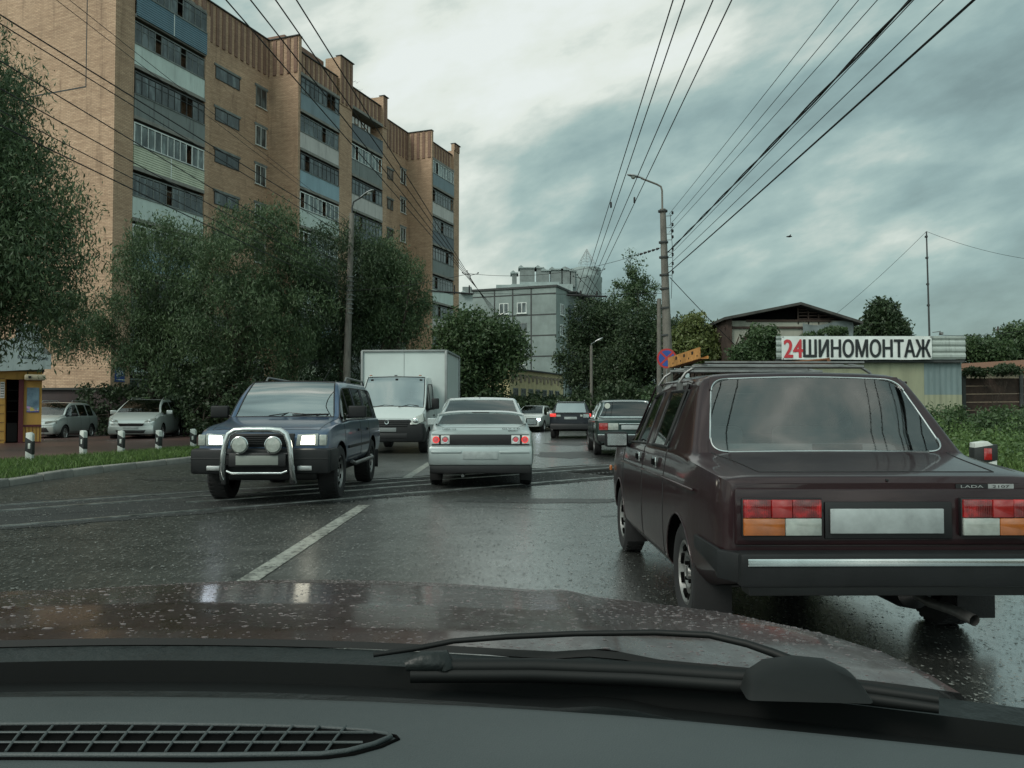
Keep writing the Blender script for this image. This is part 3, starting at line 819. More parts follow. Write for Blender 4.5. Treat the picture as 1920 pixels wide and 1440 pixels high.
# ================================================================ maroon saloon beside us
P_M = paint('maroon_paint', (.019, .006, .008), .0, .36, .25)
P_M.node_tree.nodes['Principled BSDF'].inputs['Specular IOR Level'].default_value = .25
P_M.node_tree.nodes['Principled BSDF'].inputs['Coat Weight'].default_value = .55
T = thing('saloon_car', 'dark maroon boxy saloon with a roof rack, close beside our bonnet', 'car')
place(T, 1.745, 3.75, -0.6)
z_side = dict(zb=.26)
S7 = [
    st(.10, .735, .43, .845, (.66, .855), (.62, .858), (.50, .860), .860, crease=.72, mid=.52, win=.02),
    st(.125, .765, .40, .872, (.69, .880), (.64, .884), (.56, .887), .887, crease=.745, mid=.52, win=.02),
    st(.17, .785, .38, .884, (.705, .890), (.66, .895), (.61, .897), .898, crease=.755, mid=.52, win=.02),
    st(.50, .80, .31, .912, (.715, .918), (.675, .930), (.63, .934), .936, crease=.78, mid=.52, win=.02),
    st(.80, .806, .23, .93, (.755, .948), (.735, .955), (.70, .962), .972, crease=.79, mid=.52),
    st(.98, .808, .22, .932, (.762, .96), (.69, 1.16), (.648, 1.172), 1.185, crease=.79, mid=.52),   # rear glass base .. top
    st(1.17, .808, .22, .934, (.765, .96), (.628, 1.352), (.588, 1.385), 1.41, crease=.79, mid=.52),
    st(1.21, .808, .22, .935, (.765, .96), (.615, 1.358), (.55, 1.412), 1.430, crease=.79, mid=.52),
    st(1.27, .808, .22, .935, (.765, .96), (.615, 1.360), (.55, 1.416), 1.434, crease=.79, mid=.52),
    st(2.02, .808, .22, .93, (.765, .955), (.615, 1.364), (.55, 1.425), 1.440, crease=.79, mid=.52),
    st(2.10, .808, .22, .93, (.765, .955), (.615, 1.364), (.55, 1.425), 1.440, crease=.79, mid=.52),
    st(2.52, .808, .22, .925, (.765, .95), (.610, 1.350), (.55, 1.408), 1.420, crease=.79, mid=.52),
    st(2.90, .806, .22, .92, (.755, .94), (.70, 1.02), (.665, 1.00), 1.00, crease=.79, mid=.52),
    st(3.02, .805, .22, .915, (.75, .925), (.70, .935), (.66, .94), .945, crease=.78, mid=.52),
    st(3.60, .79, .24, .88, (.73, .885), (.68, .895), (.60, .90), .905, crease=.76, mid=.52),
    st(3.93, .775, .28, .85, (.71, .855), (.66, .86), (.58, .862), .865, crease=.72, mid=.52),
    st(3.98, .75, .34, .82, (.68, .83), (.62, .832), (.55, .834), .835, crease=.70, mid=.52),
]
def fm7(i, j):
    if j == 0: return 1
    if j == 8:
        if i in (4, 5): return 4
        if 2 <= i <= 3: return 8
        if i in (11,): return 3
        if i in (13, 14): return 7
    if j == 8 and i == 12: return 3 if False else 0
    if j == 6:
        if i in (8,): return 2
        if i == 10: return 2
        if i == 7: return 0
        if i == 11: return 10
    if 1 <= j <= 5:
        if j <= 5 and 8 <= i <= 9 and j >= 2: return 6
        if i in (10, 11, 12) and j >= 2: return 5
    return 0
me = cage(S7, fm7, (.95, 3.37), .285, {5: .9, 6: .6, 8: .35, 4: .75, 2: .4, 1: .7, 7: .25}, {0: .9, 1: .6, 4: .7, 6: .45, 8: .15, 9: .15, 10: .15, 11: .3, 12: .5, 16: .8}, lvl=2)
nm = {2: 'side_window', 10: 'side_window', 3: 'windscreen', 4: 'rear_window', 5: 'front_door', 6: 'rear_door', 7: 'bonnet', 8: 'boot_lid'}
mt = {0: P_M, 1: M['well'], 2: M['glass'], 10: M['glass'], 3: M['glass_clear'], 4: M['glass_rear'], 5: P_M, 6: P_M, 7: P_M, 8: P_M}
made7 = split_car(me, T, nm, mt, trim=M['chrome'], trim_r=.0055, trim_on=(4,), lip=P_M, dark_on=(2, 10))
# rounded corners of the rear window
gv = [v.co.copy() for v in made7[4][0].data.vertices]
cor = [max(gv, key=lambda p, a=a, b_=b_: a * p.x * 1.0 + b_ * p.z * 2.2) for a, b_ in ((-1, -1), (1, -1), (1, 1), (-1, 1))]
for k in range(4):
    C0 = cor[k]; e1 = (cor[(k + 1) % 4] - C0).normalized(); e2 = (cor[k - 1] - C0).normalized()
    nn = e1.cross(e2); nn = nn.normalized() * (1 if nn.y < 0 else -1); rr_c = .085
    p0, p2 = C0 + e1 * rr_c, C0 + e2 * rr_c
    arc = []
    for q in range(11):
        f = q / 10; ctl = C0 + (e1 + e2) * .006
        arc.append((1 - f) ** 2 * p0 + 2 * f * (1 - f) * ctl + f * f * p2)
    o_ = .014; hi_ = nn * .009
    outer = [C0 + e2 * (rr_c * 1.02) - e1 * o_, C0 - (e1 + e2) * o_, C0 + e1 * (rr_c * 1.02) - e2 * o_]
    poly_ = [p + hi_ for p in arc] + [p + hi_ for p in outer]; low_ = [p - nn * .002 for p in arc] + [p - nn * .004 for p in outer]; n_ = len(poly_)
    mb = MB()
    cen = C0 + hi_ + (e1 + e2) * .004
    mb.add(poly_ + low_ + [cen], [(i, (i + 1) % n_, 2 * n_) for i in range(n_)] + [(i, (i + 1) % n_, n_ + (i + 1) % n_, n_ + i) for i in range(n_)])
    mb.build('window_corner', P_M, T, sm=50, uv=False)
    mb = MB(); mb.tube([p + nn * .006 for p in [arc[0] + e1 * .01] + arc + [arc[-1] + e2 * .01]], .006, 6); mb.build('window_trim', M['chrome'], T, sm=60, uv=False)
# dark rubbers on the side windows, quarter-light bar
for s_ in (-1, 1):
    mb = MB(); mb.tube([(s_ * .760, 1.50, .965), (s_ * .618, 1.44, 1.362)], .012, 6)
    mb.tube([(s_ * .758, 1.27, .958), (s_ * .757, 2.9, .945)], .010, 6)
    mb.build('window_divider', M['dark_trim'], T, uv=False)
    for y in (1.56, 2.20):                    # recessed chrome door handles
        mb = MB(); mb.box(s_ * .808 - .006, s_ * .808 + .006, y, y + .13, .83, .895)
        h = mb.build('door_handle', M['chrome'], T, bevel=.006, uv=False)
        mb = MB(); mb.box(s_ * .815 - .005, s_ * .815 + .005, y + .02, y + .11, .845, .882); mb.build('handle_recess', M['well'], h, uv=False)
    mb = MB(); mb.box(s_ * .806 - .008, s_ * .806 + .008, .55, 3.1, .775, .79)      # pressed waist line
    mb.build('waist_moulding', P_M, T, bevel=.006, uv=False)
for s_ in (-1, 1):
    mb = MB(); mb.tube([(s_ * .640, 1.22, 1.362), (s_ * .628, 1.40, 1.378), (s_ * .624, 2.1, 1.386), (s_ * .628, 2.50, 1.37), (s_ * .716, 2.92, 1.0)], .009, 6); mb.build('rain_gutter', P_M, T, sm=60, uv=False)
# rear face: recessed dark lamp panel
mb = MB(); mb.box(-.715, .715, .085, .12, .575, .835)
mb.build('rear_panel', P_M, T, bevel=.01, uv=False)
mb = MB(); mb.box(-.305, .285, .072, .09, .605, .775); mb.build('plate_recess', M['dark_trim'], T, bevel=.006, uv=False)
mb = MB(); mb.box(-.285, .237, .055, .066, .632, .745); mb.build('number_plate', M['plate'], T, bevel=.003, uv=False)
m, t, b = new_mat('tail_lens_red'); M['tail_red'] = m
o = coords(t); wv_ = N(t, 'ShaderNodeTexWave', wave_type='BANDS', bands_direction='X'); t.links.new(o, wv_.inputs[0]); setin(wv_, Scale=38., Distortion=0., Detail=0.)
nz = noise(t, o, 11, 3)
t.links.new(ramp(t, nz, [(.35, (.10, .003, .004)), (.65, (.34, .010, .012))]), b.inputs['Base Color']); setin(b, Roughness=.18, Coat_Weight=1.)
b.inputs['Emission Color'].default_value = (1, .02, .015, 1)
t.links.new(mth(t, 'MULTIPLY', mth(t, 'SUBTRACT', nz, .50, True), 1.0), b.inputs['Emission Strength'])
bump(t, b, wv_.outputs['Fac'], .5, .003)
for s_ in (-1, 1):
    e = bpy.data.objects.new('tail_lamp', None); COL.objects.link(e); e.parent = T; e.empty_display_size = .1; e.location = (0, .07, .705); e.scale = (1, 1, 1)
    def seg(nm_, a, b_, z0, z1, m_, y=0.):
        mb = MB(); x0, x1 = sorted((s_ * (.505 + a), s_ * (.505 + b_))); mb.box(x0, x1, -.018 + y, .02, z0, z1); mb.build(nm_, m_, e, bevel=.004, uv=False)
    seg('lamp_housing', -.185, .185, -.088, .088, M['dark_trim'], .012)
    seg('red_lens', -.178, -.045, .0, .082, M['tail_red']); seg('reflector_lens', -.043, .052, .0, .082, M['red_lens'], -.003); seg('red_lens', .054, .18, .0, .082, M['tail_red'])
    seg('reversing_lens', -.178, -.012, -.082, -.003, M['clear_lens']); seg('amber_lens', -.010, .18, -.082, -.003, M['amber_lens'])
# bumper: black beam, chrome strip, corner caps
mb = MB(); mb.box(-.72, .72, -.015, .09, .40, .555); o = mb.build('rear_bumper', M['black_plastic'], T, bevel=.018, uv=False)
mb = MB(); mb.box(-.69, .69, -.024, -.012, .497, .532); mb.build('bumper_strip', M['chrome'], o, bevel=.005, uv=False)
for s_ in (-1, 1):
    mb = MB(); mb.add([(s_ * .69, -.01, .41), (s_ * .69, -.01, .55), (s_ * .69, .09, .55), (s_ * .69, .09, .41), (s_ * .795, .12, .42), (s_ * .795, .12, .55), (s_ * .775, .22, .55), (s_ * .775, .22, .42)],
                        [(0, 1, 5, 4), (1, 2, 6, 5), (2, 3, 7, 6), (3, 0, 4, 7), (4, 5, 6, 7), (0, 3, 2, 1)])
    mb.add([(s_ * .795, .12, .44), (s_ * .795, .12, .555), (s_ * .815, .50, .565), (s_ * .815, .50, .50), (s_ * .77, .12, .44), (s_ * .77, .12, .555), (s_ * .79, .50, .565), (s_ * .79, .50, .50)],
           [(0, 1, 2, 3), (4, 7, 6, 5), (0, 4, 5, 1), (1, 5, 6, 2), (2, 6, 7, 3), (3, 7, 4, 0)])
    mb.build('bumper_corner', M['black_plastic'], T, bevel=.008, uv=False)
mb = MB(); mb.box(-.66, .66, .07, .20, .345, .42); mb.build('rear_valance', M['dark_trim'], T, bevel=.01, uv=False)
mb = MB(); mb.tube([(.33, .95, .27), (.34, .4, .24), (.36, .22, .245), (.385, .12, .232)], .024, 14, cap=False); mb.tube([(.372, .18, .24), (.39, .09, .228)], .027, 14, cap=False)
mb.build('exhaust_pipe', M['steel'], T, sm=40, uv=False)
mb = MB(); mb.lathe([(0, .05), (.035, .06), (.09, .1), (.105, .2), (.105, .5), (.09, .6), (0, .62)], (.34, .45, .26), 'y', 18); mb.build('silencer', M['dark_trim'], T, sm=35, uv=False)
for s_ in (-1, 1):
    mb = MB(); mb.box(s_ * .69 - .10, s_ * .69 + .10, .60, .612, .11, .40); mb.build('mud_flap', M['rubber'], T, bevel=.004, uv=False)
    mb = MB(); mb.box(s_ * .69 - .10, s_ * .69 + .10, 3.0, 3.012, .13, .34); mb.build('mud_flap', M['rubber'], T, bevel=.004, uv=False)
mb = MB(); mb.tube([(-.6, .95, .285), (.6, .95, .285)], .04, 10); mb.lathe([(0, -.08), (.09, -.06), (.12, 0), (.09, .06), (0, .08)], (0, .95, .285), 'x', 16)
mb.build('rear_axle', M['dark_trim'], T, sm=35, uv=False)
# boot lock and badge
mb = MB(); mb.lathe([(0, -.012), (.012, -.012), (.016, -.004), (.016, .02)], (.0, .115, .846), 'y', 18); mb.lathe([(0, -.014), (.006, -.013), (.006, .0)], (0, .115, .872), 'y', 12, mi=1)
mb.build('boot_lock', [M['chrome'], M['dark_trim']], T, sm=35, uv=False)
mb = MB(); mb.box(.315, .465, .094, .112, .832, .855); mb.box(.465, .585, .094, .112, .832, .855, 1); bd = mb.build('badge', [M['dark_trim'], M['alloy']], T, uv=False)
place_text('badge_lettering', 'LADA', face_to((.390, .0925, .8435), (1, 0, 0)), M['alloy'], bd, width=.105, height=.012, bold=.01)
place_text('badge_lettering', '2107', face_to((.525, .0925, .8435), (1, 0, 0)), M['dark_trim'], bd, width=.078, height=.012, bold=.01)
wheels(T, (.95, 3.37), .285, .165, .77, style='steel')
seats(T, ((1.32, True), (2.15, False)), .56, light=True, hh=.60)
mb = MB(); mb.box(-.70, .70, .84, 1.28, .905, .915); mb.build('parcel_shelf', M['cabin'], T, uv=False)
mb = MB(); mb.box(-.70, .70, 1.2, 3.0, .30, .34); mb.box(-.70, .70, 2.74, 2.98, .66, .93); mb.build('dashboard', M['cabin'], T, bevel=.02, uv=False)
mb = MB(); mb.lathe([(.175, -.014), (.19, 0), (.175, .014), (.16, 0), (.175, -.014)], (-.36, 2.62, .88), 'y', 28); mb.build('steering_wheel', M['dark_trim'], T, sm=60, uv=False)
mb = MB(); mb.box(-.12, .12, 2.42, 2.45, 1.26, 1.32); mb.build('interior_mirror', M['dark_trim'], T, bevel=.02, uv=False)
mb = MB(); mb.box(.02, .30, 1.05, 1.09, .955, 1.0); mb.tube([(.04, 1.06, .925), (.04, 1.06, .96)], .005, 6); mb.build('brake_lamp', M['dark_trim'], T, bevel=.01, uv=False)
mirror(T, -.80, 2.82, .965, -1, M['black_plastic'], .18, .12); mirror(T, .80, 2.82, .965, 1, M['black_plastic'], .18, .12)
for s_ in (-1, 1):
    lamp('indicator', T, s_ * .79 - .012, s_ * .79 + .012, 3.90, 3.96, .64, .69, M['amber_lens'])
    lamp('headlight', T, s_ * .55 - .13, s_ * .55 + .13, 3.97, 4.01, .60, .78, M['clear_lens'])
mb = MB(); mb.box(-.74, .74, 3.98, 4.08, .40, .54); mb.build('front_bumper', M['black_plastic'], T, bevel=.02, uv=False)
mb = MB(); mb.tube([(.42, .83, .962), (.43, .86, 1.0)], .012, 8); mb.build('aerial_base', M['dark_trim'], T, uv=False)
# roof rack
rk = bpy.data.objects.new('roof_rack', None); COL.objects.link(rk); rk.parent = T; rk.empty_display_size = .1; rk.location = (0, 0, 0)
for y in (1.62, 2.32):
    for s_ in (-1, 1):
        mb = MB(); mb.tube([(s_ * .64, y, 1.345), (s_ * .645, y, 1.375), (s_ * .60, y, 1.44), (s_ * .54, y, 1.478), (s_ * .46, y, 1.492)], .010, 8)
        mb.box(s_ * .64 - .016, s_ * .64 + .016, y - .022, y + .022, 1.325, 1.375)
        mb.build('rack_foot', M['steel'], rk, sm=50, uv=False)
    mb = MB(); mb.tube([(-.56, y, 1.478), (.56, y, 1.478)], .012, 8); mb.build('cross_bar', M['steel'], rk, sm=50, uv=False)
for k, y in enumerate((1.52, 1.84, 2.12, 2.42)):
    mb = MB(); mb.tube([(-.50, y, 1.500), (.52, y, 1.500)], .008, 8); mb.build('rack_tube', M['steel'], rk, sm=50, uv=False)
# cargo tied on the rack
T2 = thing('perforated_beam', 'orange perforated steel beam on the roof rack in front of the round sign', 'beam', (1.72, 3.75, 0))
M['orange'] = mat('orange_steel', (.42, .20, .06), .6, var=.35, vscale=12)
M['rust'] = mat('rusty_steel', (.16, .07, .035), .8, var=.5, vscale=14)
Mb = Matrix.Translation((-.53, 1.86, 1.512)) @ Matrix.Rotation(R(9), 4, 'Z') @ Matrix.Rotation(R(-3), 4, 'X')
mb = MB(Mb); mb.box(-.028, -.024, -.30, .30, 0, .075); mb.box(-.028, .03, -.30, .30, 0, .004); mb.box(.026, .03, -.30, .30, 0.004, .02)
mb.build('channel', M['orange'], T2, uv=False)
for side_x in (-.0285, -.0235):
    mb = MB(Mb)
    for k in range(7):
        y0 = -.26 + k * .075
        mb.box(side_x - .0006, side_x + .0006, y0, y0 + (.03 if k % 2 else .014), .042 if k % 2 else .018, .062 if k % 2 else .030)
    mb.build('slot', M['dark_trim'], T2, uv=False)
T2 = thing('rusty_bracket', 'rusty wedge shaped steel frame on the roof rack below the tyre shop banner', 'bracket', (1.72, 3.75, 0))
mb = MB()
mb.tube([(.06, 1.9, 1.512), (.44, 1.9, 1.545)], .009, 6); mb.tube([(.06, 1.9, 1.506), (.45, 1.9, 1.506)], .009, 6)
mb.tube([(.44, 1.9, 1.553), (.455, 1.9, 1.505)], .013, 6); mb.tube([(.36, 1.9, 1.536), (.38, 1.9, 1.506)], .007, 6)
mb.build('frame', M['rust'], T2, sm=50, uv=False)
T2 = thing('timber_plank', 'flat dark plank lying along the roof rack tubes', 'plank', (1.72, 3.75, 0))
mb = MB(Matrix.Translation((0, 1.97, 1.512)) @ Matrix.Rotation(R(3), 4, 'Z')); mb.box(-.36, .30, -.06, .06, 0, .022)
mb.build('plank', M['wood_dark'], T2, bevel=.003, uv=False)
# ================================================================ the other vehicles
def gen(T, L_, w, zb, belt, roof, y_cowl, y_rf, y_rr, y_deck, pillars, cowl_z, nose_z, deck_z, tail_z, wr, axles, Rw, pm,
        names=None, glass='glass', wind=None, cut_in=.26, noseTaper=.10, tailTaper=.07, trim=None, trim_r=.006, lid_glass_top=True,
        doors=2, lvl=2, lip=None, mid=None, arch=.045, wheel_style='alloy', wd=.18, rimr=None, hood_round=.03, rear_cap_glass=False, track=None, tail_w6=None, cr5=.45, roof_drop=.03, dark_rear=False):
    """a whole passenger-car hull from a handful of measured heights; returns the parts and the station list"""
    cr = belt - .17
    def deck(y, z, ww, zbb=zb, bl=None):
        b_ = bl if bl else min(belt, z - .02)
        return st(y, ww, zbb, b_, (ww - .08, b_ + .012), (ww - .15, b_ + (z - b_) * .6), (ww - .24, b_ + (z - b_) * .85), z, crease=b_ - .14, mid=mid)
    def cab(y, r_, dx=0., lo=0.):
        return st(y, w, zb, belt, (w - .055, belt + .025), (wr + .06 - dx, r_ - .075), (wr - dx, r_ - .022), r_, crease=cr, mid=mid)
    s = []; tag_ = []
    s.append(deck(0., tail_z - .03, w - tailTaper, zb + .08)); tag_.append('end')
    s.append(deck(.06, tail_z, w - tailTaper * .35, zb + .02)); tag_.append('lid')
    if y_deck > .45:
        s.append(deck(y_deck * .55, (tail_z * .4 + deck_z * .6), w - .01)); tag_.append('lid')
    b2 = min(belt, deck_z - .015)
    s.append(st(y_deck, w, zb, b2, (w - .055, b2 + .012), (w - .085, deck_z - .006), (w - .12, deck_z - .004), deck_z, crease=cr, mid=mid)); tag_.append('rg')
    if y_rr - y_deck > .25:
        f = .5; zt = deck_z + (roof - .02 - deck_z) * .56
        s.append(st(y_deck + (y_rr - y_deck) * f, w, zb, belt, (w - .055, belt + .02), (wr + .09, min(zt - .03, roof - .1)), (wr + .045, zt - .01), zt, crease=cr, mid=mid)); tag_.append('rg')
    s.append(cab(y_rr, roof - roof_drop)); tag_.append('cp')
    prev = 'w'
    for (a, b_) in pillars:
        s.append(cab(a, roof)); tag_.append('pil'); s.append(cab(b_, roof)); tag_.append('win')
    s.append(cab(y_rf, roof - .02)); tag_.append('ws')
    s.append(st(y_rf + (y_cowl - y_rf) * .55, w, zb, belt - .01, (w - .055, belt + .012), (wr + .10, roof - (roof - cowl_z) * .46), (wr + .05, roof - (roof - cowl_z) * .45), roof - (roof - cowl_z) * .42, crease=cr, mid=mid)); tag_.append('ws')
    cb = min(belt - .02, cowl_z - .03)
    s.append(st(y_cowl, w - .005, zb, cb, (w - .06, cb + .015), (w - .10, cowl_z - .015), (w - .15, cowl_z - .008), cowl_z, crease=cb - .14, mid=mid)); tag_.append('hd')
    ym = (y_cowl + L_) / 2; zm_ = (cowl_z * .45 + nose_z * .55) + hood_round
    s.append(deck(ym, zm_, w - .02)); tag_.append('hd')
    s.append(deck(L_ - .12, nose_z, w - noseTaper * .6, zb + .02)); tag_.append('nose')
    s.append(deck(L_, nose_z - .09, w - noseTaper - .03, zb + .08)); tag_.append('x')
    ip = [i for i, t_ in enumerate(tag_) if t_ == 'pil']
    first_w = tag_.index('cp')
    b_pil = ip[-1]
    def fm(i, j):
        t_ = tag_[i]
        if j == 0: return 1
        if j == 8:
            if t_ == 'rg': return 4
            if t_ == 'ws': return 3
            if t_ == 'lid': return 8
            if t_ == 'hd': return 7
        if j == 7 and t_ == 'hd': return 7
        if j == 6:
            if t_ in ('win', 'ws'): return 2 if t_ == 'win' else 10
            if t_ == 'cp': return 2
        if 2 <= j <= 5:
            if b_pil <= i < tag_.index('hd'): return 5
            if len(ip) > 1 and doors == 2 and ip[-2] <= i < b_pil: return 6
        return 0
    cs = {0: .5, len(s) - 1: .4, tag_.index('hd'): .5, first_w: .3, tag_.index('rg'): .5}
    for k in ip: cs[k] = .7; cs[k + 1] = .7
    cs[tag_.index('ws')] = .45
    me = cage(s, fm, axles, Rw, {5: cr5, 6: .6, 8: .45, 7: .3, 1: .6, 4: .2}, cs, lvl=lvl, cut_in=cut_in, arch=arch)
    nm_ = dict(names or {}); base = {2: 'side_window', 10: 'quarter_window', 3: 'windscreen', 4: 'rear_window', 5: 'front_door', 6: 'rear_door', 7: 'bonnet', 8: 'boot_lid'}
    base.update(nm_)
    mt_ = {0: pm, 1: M['well'], 2: M[glass], 10: M[glass], 3: M[wind or 'glass_clear'], 4: M[glass], 5: pm, 6: pm, 7: pm, 8: pm}
    r = split_car(me, T, base, mt_, trim=trim, trim_r=trim_r, lip=lip)
    wheels(T, axles, Rw, wd, track or (w - .015), style=wheel_style, rimr=rimr)
    return r
def put(T, nose=None, rear=None, L_=4., heading=0.):
    """position by the nose or the rear face; heading is where the nose points, degrees clockwise from +Y"""
    h = R(heading); d = Vector((math.sin(h), math.cos(h), 0))
    p = Vector((*rear, 0)) if rear else Vector((*nose, 0)) - d * L_
    T.location = p; T.rotation_euler = (0, 0, -h)
def pbox(name, T, m, *a, bev=.01, **k):
    mb = MB(); mb.box(*a, **k); return mb.build(name, m, T, bevel=bev, uv=False)

# ---- blue-grey four wheel drive with its lamps on
P_S = paint('slate_blue_paint', (.058, .098, .165), .5, .28, .5)
T = thing('off_road_car', 'slate blue four wheel drive with chrome bull bar, round spot lamps and lit headlights', 'car')
Ls = 4.28
put(T, nose=(-3.13, 10.38), L_=Ls, heading=179.2)
gen(T, Ls, .855, .42, 1.03, 1.645, 3.20, 2.66, .16, .02, [(.42, .50), (1.18, 1.26), (1.98, 2.07)], 1.10, .95, 1.06, 1.04, .60, (.85, 3.50), .36, P_S,
    names={7: 'bonnet', 8: 'tailgate'}, wheel_style='steel', wd=.24, rimr=.215, lip=M['black_plastic'], cut_in=.30, arch=.06, trim=M['dark_trim'], trim_r=.010, noseTaper=.03, hood_round=.01, glass='glass_dark', wind='glass_sky')
pbox('front_face', T, M['dark_trim'], -.40, .40, Ls - .05, Ls + .015, .73, .90)
g = pbox('grille', T, M['black_plastic'], -.34, .34, Ls, Ls + .028, .75, .89)
for k in range(5): pbox('grille_bar', T, M['dark_trim'], -.33, .33, Ls + .02, Ls + .036, .765 + k * .026, .775 + k * .026, bev=.002)
for s_ in (-1, 1):
    mm = M['head_on'] if s_ > 0 else M['head_on_warm']
    hb = bpy.data.objects.new('headlight', None); COL.objects.link(hb); hb.parent = T; hb.empty_display_size = .1
    mb = MB(); mb.prism([(s_ * .42, .745), (s_ * .44, .885), (s_ * .70, .90), (s_ * .70, .745)], Ls - .06, Ls + .012, 'y'); mb.build('lens', M['clear_lens'], hb, bevel=.01, uv=False)
    mb = MB(); mb.prism([(s_ * .48, .765), (s_ * .50, .87), (s_ * .66, .88), (s_ * .66, .765)], Ls + .006, Ls + .018, 'y'); mb.build('beam', mm, hb, bevel=.004, uv=False)
    mb = MB(); mb.box(min(s_ * .71, s_ * .80), max(s_ * .71, s_ * .80), Ls - .10, Ls + .005, .75, .885); mb.build('side_lamp', M['clear_lens'], hb, bevel=.01, uv=False)
pbox('front_bumper', T, M['black_plastic'], -.86, .86, Ls - .10, Ls + .12, .40, .715, bev=.04)
pbox('bumper_groove', T, M['dark_trim'], -.85, .85, Ls + .115, Ls + .123, .585, .60, bev=.002)
for s_ in (-1, 1):
    pbox('bumper_side', T, M['black_plastic'], min(s_ * .80, s_ * .875), max(s_ * .80, s_ * .875), Ls - .42, Ls + .04, .42, .71, bev=.03)
    pbox('fog_lamp', T, M['alloy'], s_ * .56 - .09, s_ * .56 + .09, Ls + .10, Ls + .135, .445, .505)
    mb = MB(); mb.tube([(s_ * .89, .9 + .40, .47), (s_ * .92, 1.32, .44), (s_ * .92, 2.9, .44), (s_ * .89, 2.98, .47)], .028, 10); mb.build('side_step', M['steel'], T, sm=50, uv=False)
    # roof rails
    mb = MB(); mb.tube([(s_ * .60, .3, 1.615), (s_ * .60, .38, 1.675), (s_ * .60, 1.9, 1.69), (s_ * .60, 2.0, 1.63)], .015, 8); mb.build('roof_rail', M['steel'], T, sm=50, uv=False)
    pbox('mud_flap', T, M['rubber'], s_ * .76 - .12, s_ * .76 + .12, .42, .43, .22, .52, bev=.003)
    mirror(T, s_ * .84, 2.98, 1.17, s_, M['black_plastic'], .25, .17)
    for y in (1.30, 2.12): pbox('door_handle', T, M['dark_trim'], s_ * .853 - .012, s_ * .853 + .012, y, y + .13, .88, .92)
    pbox('side_moulding', T, M['black_plastic'], s_ * .856 - .012, s_ * .856 + .012, 1.25, 3.04, .66, .70, bev=.006)
    pbox('belt_strip', T, M['chrome'], s_ * .815 - .010, s_ * .815 + .010, 1.28, 3.0, 1.055, 1.072, bev=.003)
# bull bar: tapering hoop with four small holes' worth of depth, lower rail and two spot lamps
bb = bpy.data.objects.new('bull_bar', None); COL.objects.link(bb); bb.parent = T; bb.empty_display_size = .1
yb = Ls + .22
hoop = [(-.43, yb - .12, .30), (-.43, yb - .05, .36), (-.425, yb, .48), (-.41, yb, .66), (-.385, yb, .80), (-.35, yb, .90), (-.28, yb - .01, .945), (-.15, yb - .01, .955)]
mb = MB(); mb.tube(hoop + [(-x, y, z) for x, y, z in hoop[::-1]], .037, 12); mb.build('hoop', M['chrome'], bb, sm=50, uv=False)
mb = MB(); mb.tube([(-.37, yb, .445), (-.30, yb + .01, .42), (.30, yb + .01, .42), (.37, yb, .445)], .018, 10); mb.build('lower_rail', M['chrome'], bb, sm=50, uv=False)
mb = MB(); mb.tube([(-.39, yb - .02, .655), (.39, yb - .02, .655)], .016, 10); mb.build('cross_rail', M['dark_trim'], bb, sm=50, uv=False)
pbox('number_plate_plinth', bb, M['dark_trim'], -.35, .35, yb - .02, yb, .50, .655, bev=.01)
pbox('number_plate', bb, mat('road_film_plate', (.20, .22, .20), .5, var=.1), -.26, .26, yb + .002, yb + .008, .52, .635, bev=.003)
for s_ in (-1, 1):
    mb = MB(); mb.lathe([(0, .02), (.085, .015), (.098, 0), (.095, -.02), (.07, -.07), (0, -.08)], (s_ * .205, yb + .035, .765), 'y', 24); mb.build('spot_lamp', [M['clear_lens']], bb, sm=40, uv=False)
    mb = MB(); mb.lathe([(.098, .01), (.108, .004), (.108, -.015), (.098, -.02)], (s_ * .205, yb + .035, .765), 'y', 24); mb.build('lamp_ring', M['chrome'], bb, sm=40, uv=False)
    mb = MB(); mb.box(min(s_ * .39, s_ * .45), max(s_ * .39, s_ * .45), yb - .16, yb - .03, .28, .52); mb.build('bracket', M['dark_trim'], bb, bevel=.01, uv=False)
seats(T, ((1.05, True), (1.95, False)), .75)
pbox('dashboard', T, M['cabin'], -.74, .74, 2.75, 3.05, .72, 1.05)
pbox('paper_note', T, M['cloth_white'], -.14, .10, 3.0, 3.03, 1.13, 1.16, bev=.002)
mb = MB(); mb.tube([(-.25, 1.9, 1.64), (-.33, 1.72, 1.86)], .004, 5); mb.build('aerial', M['dark_trim'], T, uv=False)
wiper(T, [(.20, 3.28, 1.115), (-.05, 3.15, 1.155), (-.30, 3.19, 1.135)]); wiper(T, [(-.45, 3.28, 1.115), (-.6, 3.18, 1.14), (-.1, 3.2, 1.135)])
mb = MB(); mb.lathe([(.028, 0), (.036, .006), (.028, .012), (.02, .006), (.028, 0)], (0, Ls - .02, .945), 'y', 20); mb.tube([(-.03, Ls - .014, .965), (0, Ls - .01, .945), (.03, Ls - .014, .965)], .005, 5); mb.build('badge', M['chrome'], T, sm=40, uv=False)
pbox('chassis', T, M['dark_trim'], -.6, .6, .3, Ls - .4, .28, .45, bev=.03)

# ---- silver hatchback with spoiler
P_H = paint('silver_paint', (.43, .49, .49), .30, .26, .55)
T = thing('hatchback_car', 'silver five door hatchback with black tail panel, round rear lamps and a boot spoiler', 'car')
put(T, rear=(-.475, 12.5), heading=-1.5)
gen(T, 4.1, .815, .24, .86, 1.415, 3.05, 2.25, 1.30, .20, [(1.42, 1.52), (1.98, 2.08)], .95, .70, .965, .93, .545, (.80, 3.29), .29, P_H,
    names={4: 'rear_window', 8: 'tailgate'}, glass='glass_dark', wheel_style='alloy', wd=.175, trim=P_H, trim_r=.010, tailTaper=.05, noseTaper=.14, hood_round=.05, lip=P_H)
